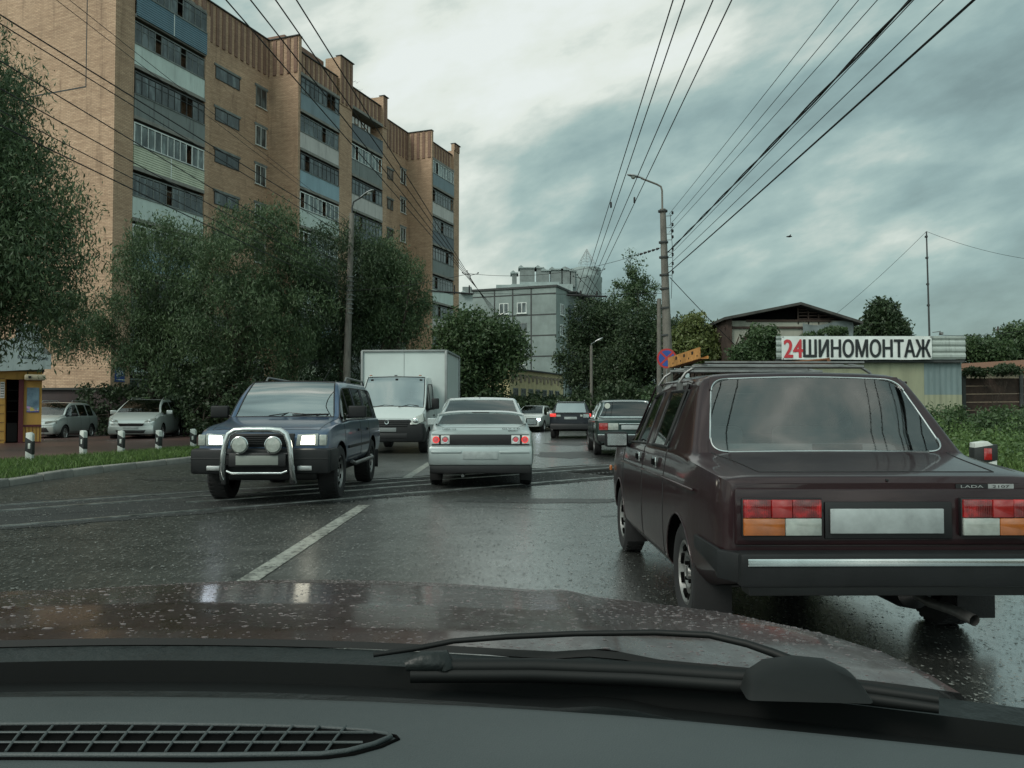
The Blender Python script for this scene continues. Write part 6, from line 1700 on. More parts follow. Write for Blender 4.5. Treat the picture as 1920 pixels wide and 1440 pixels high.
mb = MB(); mb.tube([(.12, -.05, P(1250, 402, 30).z), (.20, -.1, P(1250, 480, 30).z), (.14, -.05, P(1250, 560, 30).z)], .010, 5); mb.build('down_lead', M['wire'], T, uv=False)
T = thing('wooden_pole', 'thin pale pole standing just left of the concrete pole behind the round sign', 'pole', (P(1236, 768, 31.5).x, 31.5, 0))
mb = MB(); mb.tube([(0, 0, -.1), (.02, 0, P(1236, 560, 31.5).z)], [.11, .08], 10); mb.build('pole', M['pole_concrete'], T, sm=50, uv=False)
# round no-stopping sign
sp_ = P(1250, 672, 29.2)
T = thing('road_sign', 'round blue no stopping sign with red border and red cross', 'sign', (sp_.x, sp_.y, 0))
M['sign_red'] = mat('sign_red', (.42, .03, .03), .4, var=.1); M['sign_blue'] = mat('sign_blue', (.02, .07, .30), .4, var=.1)
mb = MB(); mb.lathe([(0, -.02), (.35, -.02), (.35, 0), (0, 0)], (0, 0, sp_.z), 'y', 40); fc = mb.build('sign_face', M['sign_red'], T, uv=False)
mb = MB(); mb.lathe([(0, -.024), (.285, -.024), (.285, -.021)], (0, 0, sp_.z), 'y', 40); mb.build('blue_disc', M['sign_blue'], fc, uv=False)
mb = MB()
for a in (45, -45):
    q = MB(Matrix.Translation((0, 0, sp_.z)) @ Matrix.Rotation(R(a), 4, 'Y')); q.box(-.285, .285, -.028 if a > 0 else -.0285, -.0245, -.035, .035); mb.add(q.v, q.f)
mb.build('red_cross', M['sign_red'], fc, uv=False)
mb = MB(); mb.tube([(0, .03, 0), (0, .03, sp_.z + .2)], .03, 8); mb.build('post', M['steel'], T, uv=False)
# left street lamp
lb = P(650, 768, 36)
T = thing('street_lamp', 'tall weathered pole with curved arm and white lamp head among the willows', 'street lamp', (lb.x, 36, 0))
lt = P(660, 400, 36); dxl = lt.x - lb.x
mb = MB(); mb.tube([(-.02, 0, -.1), (0, 0, 3), (dxl, 0, lt.z)], [.19, .16, .11], 12); mb.build('pole', M['pole_concrete'], T, sm=50, uv=False)
hd = P(680, 368, 35.6)
mb = MB(); mb.tube([(dxl, 0, lt.z - .1), (dxl, 0, lt.z + .25), (dxl + .08, -.05, lt.z + .5), (hd.x - lb.x, -.4, hd.z)], .035, 8); mb.build('lamp_arm', M['frame_dark'], T, sm=50, uv=False)
lamp_head(T, (hd.x - lb.x - .05, -.4, hd.z - .03), (1, -.35, .42), .95)
mb = MB()
for k in range(9): z = 5.4 + k * .2; mb.lathe([(.13, -.02), (.165, -.02), (.165, .02), (.13, .02)], (dxl * z / lt.z, 0, z), 'z', 12)
mb.build('pole_band', M['frame_grey'], T, sm=40, uv=False)
def small_lamp(u, v0, Y, du, dv, lab, r=.06, s_=.8):
    b_ = P(u, 768, Y); t_ = P(u, v0 + 8, Y); h_ = P(u + du, v0, Y)
    T = thing('street_lamp', lab, 'street lamp', (b_.x, Y, 0))
    mb = MB(); mb.tube([(0, 0, 0), (0, 0, t_.z)], [r * 1.3, r], 10); mb.build('pole', M['pole_concrete'], T, sm=50, uv=False)
    mb = MB(); mb.tube([(0, 0, t_.z - .1), (0, 0, t_.z + .1), (h_.x - b_.x, 0, h_.z)], .03, 6); mb.build('lamp_arm', M['frame_grey'], T, uv=False)
    lamp_head(T, (h_.x - b_.x, 0, h_.z), (1, 0, .45), s_)
small_lamp(1109, 640, 48.5, 8, 0, 'short far lamp post in front of the dark trees beside the green saloon', .08, .7)
small_lamp(925, 592, 53.5, 10, 0, 'lamp head poking over the green maple before the grey panel block', .07, .8)
# wires
def wire(A, B, sag, r, lab, group, ext=0., name='overhead_wire', n=26, cat='wire', twist=False):
    A = Vector(A); B = Vector(B); B = B + (B - A) * ext
    pts = []
    for i in range(n + 1):
        f = i / n; p = A.lerp(B, f); p.z -= sag * 4 * f * (1 - f); pts.append(p)
    mb = MB()
    if twist:
        k = 130
        for ph in (0, PI):
            q = []
            for i in range(k + 1):
                f = i / k; p = A.lerp(B, f); p.z -= sag * 4 * f * (1 - f); a = ph + f * 60
                q.append(p + Vector((math.cos(a) * r, 0, math.sin(a) * r)))
            mb.tube(q, r * .9, 5)
    else: mb.tube(pts, r, 5)
    return tag(mb.build(name, M['wire'], None, uv=False), lab, cat, group)
GR = 'cables fanning from the right concrete pole'
gr_labs = ['topmost thin cable on the concrete pole, farthest left at the top edge', 'second thin cable from the top of the concrete pole', 'third thin cable from the top of the concrete pole', 'thin cable just right of the thick twisted bundle', 'thin cable between the twisted bundle and the straight thick cable']
for gr_lab, (v0, u1, r) in zip(gr_labs, ((402, 1562, .007), (424, 1598, .007), (436, 1632, .007), (480, 1697, .007), (497, 1750, .008))):
    A = P(1254, v0, 29.9); wire(A, PZ(u1, 0, A.z - .25), .12, r, gr_lab, GR, 1.3)
A = P(1252, 473, 29.9); wire(A, PZ(1688, 0, A.z - .25), .14, .017, 'thick twisted cable bundle running from the concrete pole over the road', GR, 1.3, twist=True)
A = P(1252, 513, 29.9); wire(A, PZ(1808, 0, A.z - .2), .10, .017, 'lowest and straightest thick cable on the right concrete pole', GR, 1.3)
A = P(1256, 520, 30); wire(A, P(1400, 668, 36), .05, .014, 'slack cable dropping from the concrete pole to the abandoned house', None)
GT = 'trolley wires over the right lane'
for n_, (u0, u1) in zip(('leftmost', 'second', 'third', 'rightmost'), ((1262, 1108), (1284, 1117), (1337, 1126), (1372, 1136))):
    A, B = PZ(u0, 0, 6.2), PZ(u1, 493, 6.2); wire(A + (A - B) * .7, B + (B - A) * .9, 0, .009, '%s of the four trolley wires over the right lane' % n_, GT)
GL = 'trolley wires over the left lane'
for n_, u0 in zip(('leftmost', 'second', 'third', 'rightmost'), (424, 470, 517, 556)):
    A, B = PZ(u0, 0, 6.4), PZ(872 + (u0 - 424) * .05, 515, 6.4)
    wire(A + (A - B) * .7, B + (B - A) * .8, 0, .010, '%s of the four trolley wires crossing the brick balconies' % n_, GL)
GW_ = 'cables along the left roadside poles'
gl_labs = ['topmost thick cable at the left edge, crossing the brick end wall', 'second thinner cable at the left edge, just under the thick one', 'cable at the left edge between the upper pair and the lower bunch', 'fourth cable down the left edge', 'fifth cable down the left edge', 'lowest thick cable at the left edge, over the near willow', 'faint cable entering at the top edge over the end wall', 'faint cable entering at the top edge nearest the balconies']
for gl_lab, (uL, vL, vp, r) in zip(gl_labs, ((0, 18, 430, .016), (0, 34, 446, .012), (0, 103, 505, .012), (0, 155, 525, .012), (0, 196, 540, .010), (0, 224, 548, .014), (118, 0, 418, .007), (142, 0, 412, .007))):
    A = P(656, vp, 36); B = PZ(uL, vL, A.z - .1)
    wire(A, B, .10, r, gl_lab, GW_, .8)
# span wires across the street with crossing hardware
A, B, C_ = P(655, 545, 36), P(880, 513, 32), P(1240, 465, 30)
wire(A, B, .12, .010, 'span wire from the left lamp pole out to the trolley wires', None)
wire(B, P(1195, 478, 30.5), .35, .008, 'faint span wire across the sky between the trolley wires', None)
T = thing('insulator_chain', 'short chain of insulators tying the span wire to the concrete pole', 'insulator', (0, 0, 0))
mb = MB(); a, b_ = P(1193, 479, 30.5), P(1241, 464, 30)
mb.tube([a, b_], .012, 5)
for k in range(5):
    p = a.lerp(b_, .15 + k * .16); mb.tube([p, p + (b_ - a).normalized() * .10], [.05, .03], 8)
mb.build('chain', M['wire'], T, uv=False)
wire(P(660, 545, 44), P(1250, 550, 44), .10, .012, 'lower far span wire carrying the trolley fittings', None)
def hanger(u, v, Y, s_, lab):
    c = P(u, v, Y); mb = MB()
    for dx, dz in ((-.5, .12), (.5, .10), (0, -.28), (-.22, .22)):
        mb.tube([c, c + Vector((dx, 0, dz)) * s_], .02 * s_, 5); mb.lathe([(0, 0), (.05 * s_, .03 * s_), (.05 * s_, .08 * s_), (0, .1 * s_)], c + Vector((dx, 0, dz)) * s_, 'z', 8)
    o = mb.build('trolley_wire_fitting', M['wire'], None, uv=False); tag(o, lab, 'fitting')
hanger(882, 516, 32, .6, 'star shaped trolley wire fitting right of the brick block corner')
hanger(1088, 522, 36, .6, 'trolley wire fitting against the far turret')
hanger(1121, 508, 36, .6, 'trolley wire fitting just left of the poplar top')
for (u, v) in ((1145, 383), (1189, 374)):
    c = PZ(u, v, 6.2); mb = MB(); mb.box(c.x - .015, c.x + .03, c.y - .03, c.y + .03, c.z - .09, c.z + .06)
    tag(mb.build('wire_clamp', M['wire'], None, bevel=.02, uv=False), 'small clamp on the trolley wires, %s' % ('left pair' if u == 1145 else 'right pair'), 'clamp', 'clamps on the trolley wires')
T = thing('trolley_bracket', 'black cross bracket carrying the trolley wires in front of the far turret', 'bracket', (0, 0, 0))
c0, c1 = P(1062, 553, 42), P(1138, 556, 42)
mb = MB(); mb.tube([c0, c1], .05, 6)
for f in (.35, .75):
    p = c0.lerp(c1, f); mb.tube([p, p + Vector((.0, 0, .25))], .05, 6)
for (a, b_) in (((1085, 520), (1120, 556)), ((1120, 505), (1100, 556)), ((1100, 515), (1128, 552)), ((1096, 500), (1080, 552))):
    mb.tube([P(*a, 42), P(*b_, 42)], .014, 5)
mb.build('bracket_arm', M['wire'], T, uv=False)
T = thing('trolley_bracket', 'black cross bracket hanging from the wires at the brick block corner', 'bracket', (0, 0, 0))
mb = MB(); mb.tube([P(803, 545, 44), P(888, 551, 44)], .05, 6)
for u in (852, 880): mb.tube([P(u, 535, 44), P(u, 552, 44)], .04, 6)
mb.build('bracket_arm', M['wire'], T, uv=False)

# ================================================================ marker posts
M['post_white'] = mat('post_white_paint', (.50, .53, .50), .6, var=.2, vscale=9, bmp=.2, bscale=40); M['post_black'] = mat('post_black_paint', (.015, .018, .018), .6, var=.3, vscale=9)
def marker(x, y, z, h, w_, lab, refl, lean=0., bl=(.38, .26, .70, .84)):
    T = thing('marker_post', lab, 'bollard', (x, y, z), 0, 'black and white marker posts'); T.rotation_euler = (R(lean), R(lean * .7), R(-12 + lean * 6))
    hw = w_ / 2
    mb = MB(); mb.prism([(-hw, -.05), (hw, -.05), (hw, h * .93), (hw * .2, h), (-hw, h * .98)], -hw * .8, hw * .8, 'y'); mb.build('post', M['post_white'], T, bevel=.008, uv=False)
    mb = MB(); q = .004
    mb.prism([(-hw - q, h * bl[0]), (hw + q, h * bl[1]), (hw + q, h * bl[2]), (-hw - q, h * bl[3])], -hw * .8 - q, hw * .8 + q, 'y'); mb.build('black_band', M['post_black'], T, bevel=.003, uv=False)
    mb = MB(); mb.box(-.1 * w_, .25 * w_, -hw * .8 - .012, -hw * .8 - q, h * (bl[0] + .08 if bl[0] < .5 else .79), h * (bl[2] - .06 if bl[0] < .5 else .92)); mb.build('reflector', refl, T, bevel=.002, uv=False)
    return T
labs = ['first marker post from the left edge, before the yellow kiosk', 'marker post in front of the grey hatchback tail', 'marker post before the minivan headlamp', 'marker post by the minivan front wheel', 'marker post half hidden beside the blue four wheel drive']
for (u, Y, h, le), lb_ in zip(((57, 17.1, .62, 3), (157, 19.5, .60, -2), (228, 20.2, .58, 2), (298, 21.4, .56, -3), (363, 22.8, .56, 1)), labs):
    c = P(u, 768, Y); marker(c.x, Y, .115, h, .135, lb_, M['post_white'], le)
c = P(1842, 768, 8.2); marker(c.x, 8.2, 0.02, .87, .20, 'large marker post with red reflector in the weeds beside the maroon boot', M['red_lens'], 0, (.72, .79, .965, .925))
# ================================================================ yellow kiosk
kp = P(78, 768, 27)
T = thing('kiosk', 'small yellow boarded kiosk with dark doorway and white peaked sign', 'kiosk', (kp.x, 27, 0.02), R(31))
M['kiosk'] = panel('kiosk_yellow', (.42, .24, .055), False, .3); M['kiosk_red'] = mat('kiosk_red', (.085, .012, .018), .5, var=.2)
def kx(u): return (u - 78) / F_PX * 27 * .865
def kz(v): return 1.18 + (768 - v) / F_PX * 27
K = M['kiosk']
mb = MB(); mb.box(kx(-90), kx(10), 0, .12, .1, kz(697)); mb.box(kx(45), kx(78), 0, .12, .1, kz(697)); mb.box(kx(10), kx(45), 0, .12, kz(712), kz(697))
mb.box(kx(78) - .1, kx(78), .123, 1.8, .1, kz(697)); mb.box(kx(-90), kx(78), 1.8, 1.9, .1, kz(697)); mb.build('wall', K, T)
mb = MB()
for k in range(9): mb.box(kx(-90), kx(9), -.012, -.001, .2 + k * .28, .215 + k * .28)
for k in range(6): x = kx(48) + k * .1; mb.box(x, x + .012, -.012, -.001, .12, kz(800))
mb.build('board_gap', M['kiosk_red'], T)
mb = MB(); mb.box(kx(44), kx(78), -.03, -.002, kz(800), kz(796)); mb.box(kx(44), kx(78), -.03, -.002, .08, .14); mb.box(kx(35), kx(44), -.05, .1, .1, kz(712) - .003); mb.build('red_trim', M['kiosk_red'], T)
mb = MB(); mb.box(kx(12), kx(35), .35, .40, .1, kz(712)); dr = mb.build('door', M['well'], T)
mb = MB(); mb.box(kx(14), kx(33), .33, .348, .14, .75); mb.build('door_panel', M['cabin'], dr)
mb = MB()
for k in range(3): mb.box(kx(14), kx(33), .34, .348, 1.1 + k * .35, 1.12 + k * .35)
mb.build('door_bar', M['frame_dark'], dr)
mb = MB(); mb.box(kx(45), kx(84), -.35, -.005, kz(714), kz(703)); aw = mb.build('awning', mat('cream_plastic', (.42, .38, .27), .5, var=.15), T, bevel=.05)
mb = MB(); mb.box(kx(52), kx(57), -.37, -.352, kz(710), kz(706)); mb.build('camera', M['dark_trim'], aw)
# poster: flat printed sheet, cool sky above, pale goods below
m, t, b = new_mat('faded_poster'); uvp = coords(t); sx = N(t, 'ShaderNodeSeparateXYZ'); t.links.new(uvp, sx.inputs[0])
vr = N(t, 'ShaderNodeTexVoronoi'); t.links.new(uvp, vr.inputs['Vector']); setin(vr, Scale=11.)
lowc = mixc(t, .5, vr.outputs['Color'], (.30, .30, .30)); f_ = mth(t, 'LESS_THAN', mth(t, 'ADD', sx.outputs[2], mth(t, 'MULTIPLY', noise(t, uvp, 6, 4), .3)), 1.42)
t.links.new(mixc(t, f_, ramp(t, noise(t, uvp, 3, 5), [(.3, (.03, .08, .14)), (.7, (.22, .34, .42))]), lowc), b.inputs['Base Color']); setin(b, Roughness=.3)
mb = MB(); mb.box(kx(50), kx(73), -.02, -.006, kz(771), kz(727)); ps = mb.build('poster', m, T)
mb = MB(); mb.box(kx(50), kx(73), -.021, -.0205, kz(773), kz(771)); mb.build('poster_strip', M['sign_blue'], ps)
mb = MB(); mb.box(kx(1), kx(9), -.02, -.014, kz(747), kz(717)); nc = mb.build('notice', M['cloth_white'], T)
for k in range(6): mb = MB(); mb.box(kx(2), kx(8), -.0215, -.0205, kz(744 - k * 4.6), kz(742.5 - k * 4.6)); mb.build('notice_line', M['dark_trim'], nc)
# roof and white sign
mb = MB(); mb.box(kx(-92), kx(82), -.15, 2.0, kz(697) + .003, kz(693)); mb.prism([(kx(-80), kz(693)), (kx(80), kz(693)), (kx(60), kz(655)), (kx(-60), kz(640))], .12, 1.8, 'y'); mb.build('roof', M['frame_dark'], T)
M['sign_white'] = panel('sign_white', (.36, .44, .44), False, .5)
mb = MB(); mb.prism([(kx(-30), kz(700)), (kx(94), kz(692)), (kx(94), kz(664)), (kx(79), kz(650)), (kx(73), kz(630)), (kx(69), kz(613)), (kx(29), kz(606)), (kx(26), kz(636)), (kx(11), kz(641)), (kx(-30), kz(640))], -.24, -.16, 'y')
sgn = mb.build('sign_board', M['sign_white'], T)
def ktext(s_, u, v, w_, h_, rot):
    Mx = face_to((kx(u), -.243, kz(v)), (1, 0, 0)) @ Matrix.Rotation(R(rot), 4, 'Z'); place_text('sign_lettering', s_, Mx, M['sign_ink'], sgn, width=w_, height=h_, bold=.01)
M['sign_ink'] = mat('sign_ink', (.02, .035, .06), .5, var=.1)
ktext('МАГАЗИН', 53, 637, .75, .12, -5); ktext('AUTOНЦОНДАЙН', 60, 657, .85, .16, -6); ktext('в нашем доме', 60, 673, .85, .12, -3)
mb = MB(); mb.prism([(kx(79), kz(664)), (kx(94), kz(664)), (kx(79), kz(651))], -.25, -.245, 'y'); mb.build('sign_trim', M['frame_grey'], sgn)

# ================================================================ tyre shop
SY = 34.0
def sx_(u): return (u - CX) / F_PX * SY
def sz_(v): return 1.2 + (768 - v) / F_PX * SY
T = thing('tyre_shop', 'shabby flat roofed tyre workshop, yellow and blue corrugated walls under a ribbed fascia', 'workshop', (sx_(1452), SY, 0))
x0 = sx_(1452)
def lx(u): return sx_(u) - x0
def corr(name, m, u0, u1, z0, z1, y=0., vert=True, step=.11, amp=.02):
    mb = MB(); a, b_ = lx(u0), lx(u1)
    if vert:
        n = int((b_ - a) / step); pts = []
        for i in range(n + 1): pts.append((a + i * (b_ - a) / n, y - (amp if i % 2 else 0)))
        mb.add([(x, yy, z) for z in (z0, z1) for x, yy in pts], [(i, i + 1, n + 2 + i, n + 1 + i) for i in range(n)])
    else:
        n = int((z1 - z0) / step); pts = [(z0 + i * (z1 - z0) / n, y - (amp if (i % 3) else 0)) for i in range(n + 1)]
        mb.add([(x, yy, z) for x in (a, b_) for z, yy in pts], [(i, i + 1, n + 2 + i, n + 1 + i) for i in range(n)])
    return mb.build(name, m, T)
M['shop_yellow'] = panel('shop_yellow', (.22, .23, .155), False, .3); M['shop_blue'] = panel('shop_blue', (.125, .17, .175), False, .6); M['fascia'] = panel('fascia_tin', (.27, .31, .29), False, .7)
zb_ = sz_(680)
corr('wall_panel', M['shop_yellow'], 1452, 1733, 0, zb_, 0, True, .30, .015)
corr('blue_panel', M['shop_blue'], 1733.3, 1803, sz_(740), zb_, 0); corr('wall_panel', M['shop_yellow'], 1733.3, 1803, 0, sz_(740) - .003, 0)
mb = MB(); mb.box(.0, lx(1803), .03, 6, 0, zb_ + .1); mb.build('shed_body', M['shop_yellow'], T)
corr('fascia', M['fascia'], 1452, 1805, sz_(674), sz_(631), -.25, False, .08, .045)
mb = MB(); mb.box(-.02, lx(1806), -.24, 6.1, sz_(631) - .06, sz_(631)); mb.box(.0, lx(1805), -.2, .0 - .02, zb_ + .001, sz_(674) - .004); mb.build('roof_and_fascia_shade', M['frame_dark'], T)  # lower dark strip stands in for the shadow under the fascia
bn = thing('banner', 'white banner lettered 24 in red and black capitals across the tyre shop fascia', 'banner', (x0, SY, 0))
mb = MB()
nb = 30
mb.grid(lambda a, c: (lx(1461.5) + (lx(1741) - lx(1461.5)) * a, -.33 + .012 * math.sin(a * 40) * math.sin(c * 5 + a * 9), sz_(675) + (sz_(631.5) - sz_(675)) * c + .02 * math.sin(a * 21) * (1 - c) * .4), 60, 6)
mb.build('banner_sheet', mat('banner_vinyl', (.70, .74, .72), .45, var=.08, vscale=2), bn)
M['banner_red'] = mat('banner_red', (.50, .035, .045), .45, var=.1); M['banner_black'] = mat('banner_black', (.012, .016, .018), .45, var=.1)
place_text('red_figures', '24', face_to((lx(1483), -.356, sz_(654.5)), (1, 0, 0)), M['banner_red'], bn, width=lx(1500) - lx(1466), height=sz_(638) - sz_(671), bold=.032)
place_text('black_lettering', 'ШИНОМОНТАЖ', face_to((lx(1620), -.356, sz_(654)), (1, 0, 0)), M['banner_black'], bn, width=lx(1738) - lx(1502), height=sz_(638) - sz_(671), bold=.032)
for u, v in ((1464, 633), (1739, 633), (1464, 673), (1739, 673)):
    mb = MB(); mb.lathe([(0, -.02), (.02, -.015), (.025, 0)], (lx(u), -.35, sz_(v)), 'y', 8); mb.build('eyelet', M['steel'], bn, uv=False)
# mast with stays and a small floodlight
ms = P(1743, 632, 35.5)
T = thing('mast', 'tall thin steel mast rising from the tyre shop roof', 'mast', (ms.x, 35.5, 0))
mt_ = P(1737, 434, 35.5)
mb = MB(); mb.tube([(0, 0, ms.z - .4), (mt_.x - ms.x, 0, mt_.z)], [.045, .03], 8)
for f in (.3, .5, .75, .95): p = Vector((0, 0, ms.z)).lerp(Vector((mt_.x - ms.x, 0, mt_.z)), f); mb.box(p.x - .06, p.x + .03, -.05, .05, p.z - .04, p.z + .04)
mb.build('mast_tube', M['frame_dark'], T, uv=False)
wire(mt_, P(1566, 590, 41), .10, .008, 'stay running from the mast top down left to the abandoned house roof', 'mast stays', name='stay_wire')
wire(mt_, P(1990, 492, 35.5), .25, .008, 'stay running from the mast top out to the right edge', 'mast stays', name='stay_wire')
T = thing('floodlight', 'small floodlight on a horizontal arm at the mast foot', 'floodlight', (ms.x, 35.3, 0))
fz = sz_(622) + .1
mb = MB(); mb.tube([(.03, 0, fz), (.38, 0, fz + .05)], .02, 6); mb.box(.34, .46, -.06, .06, fz - .10, fz + .01); mb.build('arm', M['steel'], T, uv=False)
# abandoned house
HY = 40.0
def hx(u): return (u - CX) / F_PX * HY
def hz(v): return 1.2 + (768 - v) / F_PX * HY
T = thing('abandoned_house', 'derelict plastered house with a broken boarded gable roof', 'house', (hx(1362), HY, 0)); h0 = hx(1362)
def ex(u): return hx(u) - h0
mb = MB(); mb.box(0, ex(1600), 0, 8, 0, hz(601)); mb.build('wall', M['plaster_old'], T)
mb = MB(); mb.box(-.1, ex(1602), -.08, -.002, hz(616), hz(612)); mb.box(ex(1395), ex(1425), -.03, -.003, hz(650), hz(629)); mb.box(-.02, .25, -.2, 8, 0, hz(598)); mb.build('brick_band', M['wood_dark'], T)
# roof: two pitched sheets of weathered boards with thickness
rp, rl, rr2 = (ex(1497), hz(573)), (ex(1355), hz(601)), (ex(1612), hz(609))
for nm_, a, b_ in (('roof_slope', rl, rp), ('roof_slope', rp, rr2)):
    mb = MB(); mb.prism([a, b_, (b_[0], b_[1] + .13), (a[0], a[1] + .13)], -.5, 8.3, 'y'); mb.build(nm_, mat('old_roof_felt', (.055, .055, .05), .9, var=.4, vscale=2, bmp=.4, bscale=6), T)
mb = MB(); mb.prism([(rl[0] + .3, rl[1] + .02), (rp[0], rl[1] + .0), (rp[0], rp[1] - .06)], .30, .34, 'y'); mb.build('gable_board', M['well'], T)
mb = MB()
for k in range(5):
    z = hz(604) + k * .15; xr = rp[0] + (rr2[0] - rp[0]) * (1 - (z - rr2[1]) / (rp[1] - rr2[1])) - .15; mb.box(rp[0] + .08, max(rp[0] + .3, xr), .05, .08, z, z + .06)
for k in range(4): x = rp[0] + .5 * k; mb.box(x, x + .06, .0, .04, hz(608), rp[1] - .1 - k * .15)
mb.build('lath', M['wood_dark'], T)
mb = MB(); mb.box(ex(1400), ex(1560), -.05, -.003, hz(603), hz(599)); mb.build('beam', M['wood_dark'], T)
mb = MB(); mb.grid(lambda a, c: (ex(1505) + (ex(1600) - ex(1505)) * a, -.12 - .05 * math.sin(a * 17 + c * 3) * (1 - c), hz(632) + (hz(606) - hz(632)) * c - .1 * math.sin(a * 6)), 24, 6)
mb.build('tarpaulin', mat('grey_tarpaulin', (.15, .18, .18), .5, var=.3, vscale=3), T, sm=60)
mb = MB(); mb.tube([(.1, -.25, hz(630)), (.5, -.3, hz(672))], .03, 5); mb.tube([(.55, -.3, hz(632)), (.2, -.25, hz(668))], .03, 5); mb.build('loose_pole', M['wood_dark'], T)
# brick shed and plank fence at the right edge
T = thing('brick_shed', 'long pale brick shed with a rusty sloping roof behind the plank fence', 'shed', (P(1800, 768, 48).x, 48, 0), R(-3))
mb = MB(); mb.box(0, 12, 0, 5, 0, 3.35); mb.build('wall', M['brick_pale'], T)
mb = MB(); mb.add([(-.2, -.3, 3.353), (12, -.3, 3.353), (12, -.3, 3.6), (-.2, -.3, 3.42), (-.2, 5.3, 4.0), (12, 5.3, 4.7), (-.2, 5.3, 3.353), (12, 5.3, 3.353)], [(0, 1, 2, 3), (3, 2, 5, 4), (1, 7, 5, 2), (0, 3, 4, 6), (6, 4, 5, 7), (0, 6, 7, 1)]); mb.build('roof', M['rust'], T)
mb = MB(); mb.box(2.0, 3.2, -.03, -.003, 2.3, 2.42); mb.build('slot_window', M['well'], T)
T = thing('plank_fence', 'dark brown fence of broad horizontal boards with weeds at its foot', 'fence', (P(1803, 768, 36).x, 36, 0), R(-4))
rn = random.Random(4)
for k in range(7):
    for q in range(3):
        mb = MB(Matrix.Translation((q * 2.5, rn.uniform(-.02, .02), .12 + k * .352)) @ Matrix.Rotation(R(rn.uniform(-.6, .6)), 4, 'Y')); mb.box(0, 2.46, 0, .04, 0, .335); mb.build('board', M['wood_dark'], T)
for x in (.0, 2.4, 4.9, 7.4): mb = MB(); mb.box(x, x + .14, -.12, -.03, 0, 2.75); mb.build('fence_post', M['frame_dark'], T)
mtree('climbing_plant', 'strip of creeper along the top of the plank fence', 1860, 35.4, [(1835, 697, 30, 5, 0), (1890, 693, 32, 6, 0)], 'dark_leaf', 46, 71, size=.12, cl_r=(.12, .25), th=1.2, tr=.02)
# utility poles far right and the bird
for u, v0, lab in ((1874, 612, 'thin distant pole right of the low tree, taller one'), (1858, 628, 'thin distant pole right of the low tree, shorter one')):
    c = P(u, 768, 80); T = thing('utility_pole', lab, 'pole', (c.x, 80, 0)); mb = MB(); mb.tube([(0, 0, 0), (0, 0, P(u, v0, 80).z)], .07, 6); mb.box(-.5, .5, -.05, .05, P(u, v0, 80).z - .4, P(u, v0, 80).z - .3); mb.build('pole', M['wood_dark'], T, uv=False)
wire(P(1760, 628, 60), P(2000, 602, 60), .4, .018, 'faint distant line above the shed roof', None)
T = thing('bird', 'tiny dark bird flying alone in the open sky', 'bird', P(1480, 444, 40))
mb = MB(); mb.tube([(-.16, 0, 0), (-.08, 0, .01), (.03, 0, .015), (.10, 0, .02), (.14, 0, .015)], [.01, .035, .045, .025, .008], 8); b_o = mb.build('body', M['dark_trim'], T, sm=60, uv=False)
for s_ in (-1, 1):
    mb = MB(); mb.prism([(0, -.03), (.06, -.05), (.02, .03)], 0, .01, 'z'); mb = MB(); mb.add([(-.03, 0, .02), (.06, 0, .02), (.03, s_ * .16, .08), (-.04, s_ * .28, .05), (-.03, 0, .035), (.06, 0, .03), (.03, s_ * .16, .09), (-.04, s_ * .28, .055)], [(0, 1, 2, 3), (7, 6, 5, 4), (0, 4, 5, 1), (1, 5, 6, 2), (2, 6, 7, 3), (3, 7, 4, 0)]); mb.build('wing', M['dark_trim'], T, uv=False)
# ================================================================ our own car: bonnet, cowl, wiper, dashboard
T = thing('own_car', 'wet maroon bonnet, wiper and dark dashboard of the car we sit in', 'car')
CXO = -.40
m, t, b = new_mat('wet_bonnet_paint'); M['bonnet'] = m
o = coords(t)
drip = mapping(t, o, (1, .55, 1))
nz = noise(t, drip, 30, 6, .7); big = noise(t, o, 3.5, 6, .6)
vr = N(t, 'ShaderNodeTexVoronoi', feature='SMOOTH_F1'); t.links.new(drip, vr.inputs['Vector']); setin(vr, Scale=34.)
t.links.new(ramp(t, big, [(.3, (.024, .011, .011)), (.7, (.048, .022, .020))]), b.inputs['Base Color'])
t.links.new(ramp(t, nz, [(.4, (.26, .26, .26)), (.62, (.55, .55, .55))]), b.inputs['Roughness'])
setin(b, Metallic=.2, Coat_Weight=.6, Coat_Roughness=.12); b.inputs['Specular IOR Level'].default_value = .3
bump(t, b, mth(t, 'ADD', mth(t, 'MULTIPLY', vr.outputs['Distance'], .8), mth(t, 'MULTIPLY', nz, .5)), .28, .006)
def zc_b(y):
    pts = [(.84, .940), (1.0, .938), (1.2, .922), (1.5, .888), (1.7, .853), (1.85, .815), (1.98, .765), (2.06, .70), (2.10, .6)]
    for (a, za), (c_, zb2) in zip(pts, pts[1:]):
        if y <= c_: f = (y - a) / (c_ - a); return za + (zb2 - za) * f
    return .6
def bon_z(x, y):
    dx = abs(x - CXO); g = min(1.2, max(.28, (y - .6) / 1.0))
    z = zc_b(y) - .032 * (dx / .65) ** 2 * g - 1.1 * max(0, dx - .76) ** 2 * g - max(0, dx - .84) * 1.6 - 14 * max(0, dx - .86) ** 2
    z += .007 * math.exp(-((dx - .50) / .035) ** 2)          # pressed ridge
    return z
def y_back(x): dx = x - CXO; return .955 - .20 * dx * dx
def y_front(x): dx = abs(x - CXO); return 2.10 - .18 * dx * dx
def bon(a, c):
    x = CXO - .93 + 1.86 * a; y = y_back(x) + (y_front(x) - y_back(x)) * c ** .9
    return (x, y, bon_z(x, y + .18 * (x - CXO) ** 2 * c))
mb = MB(); mb.grid(bon, 120, 110); bo = mb.build('bonnet', M['bonnet'], T, sm=60, uv=False)
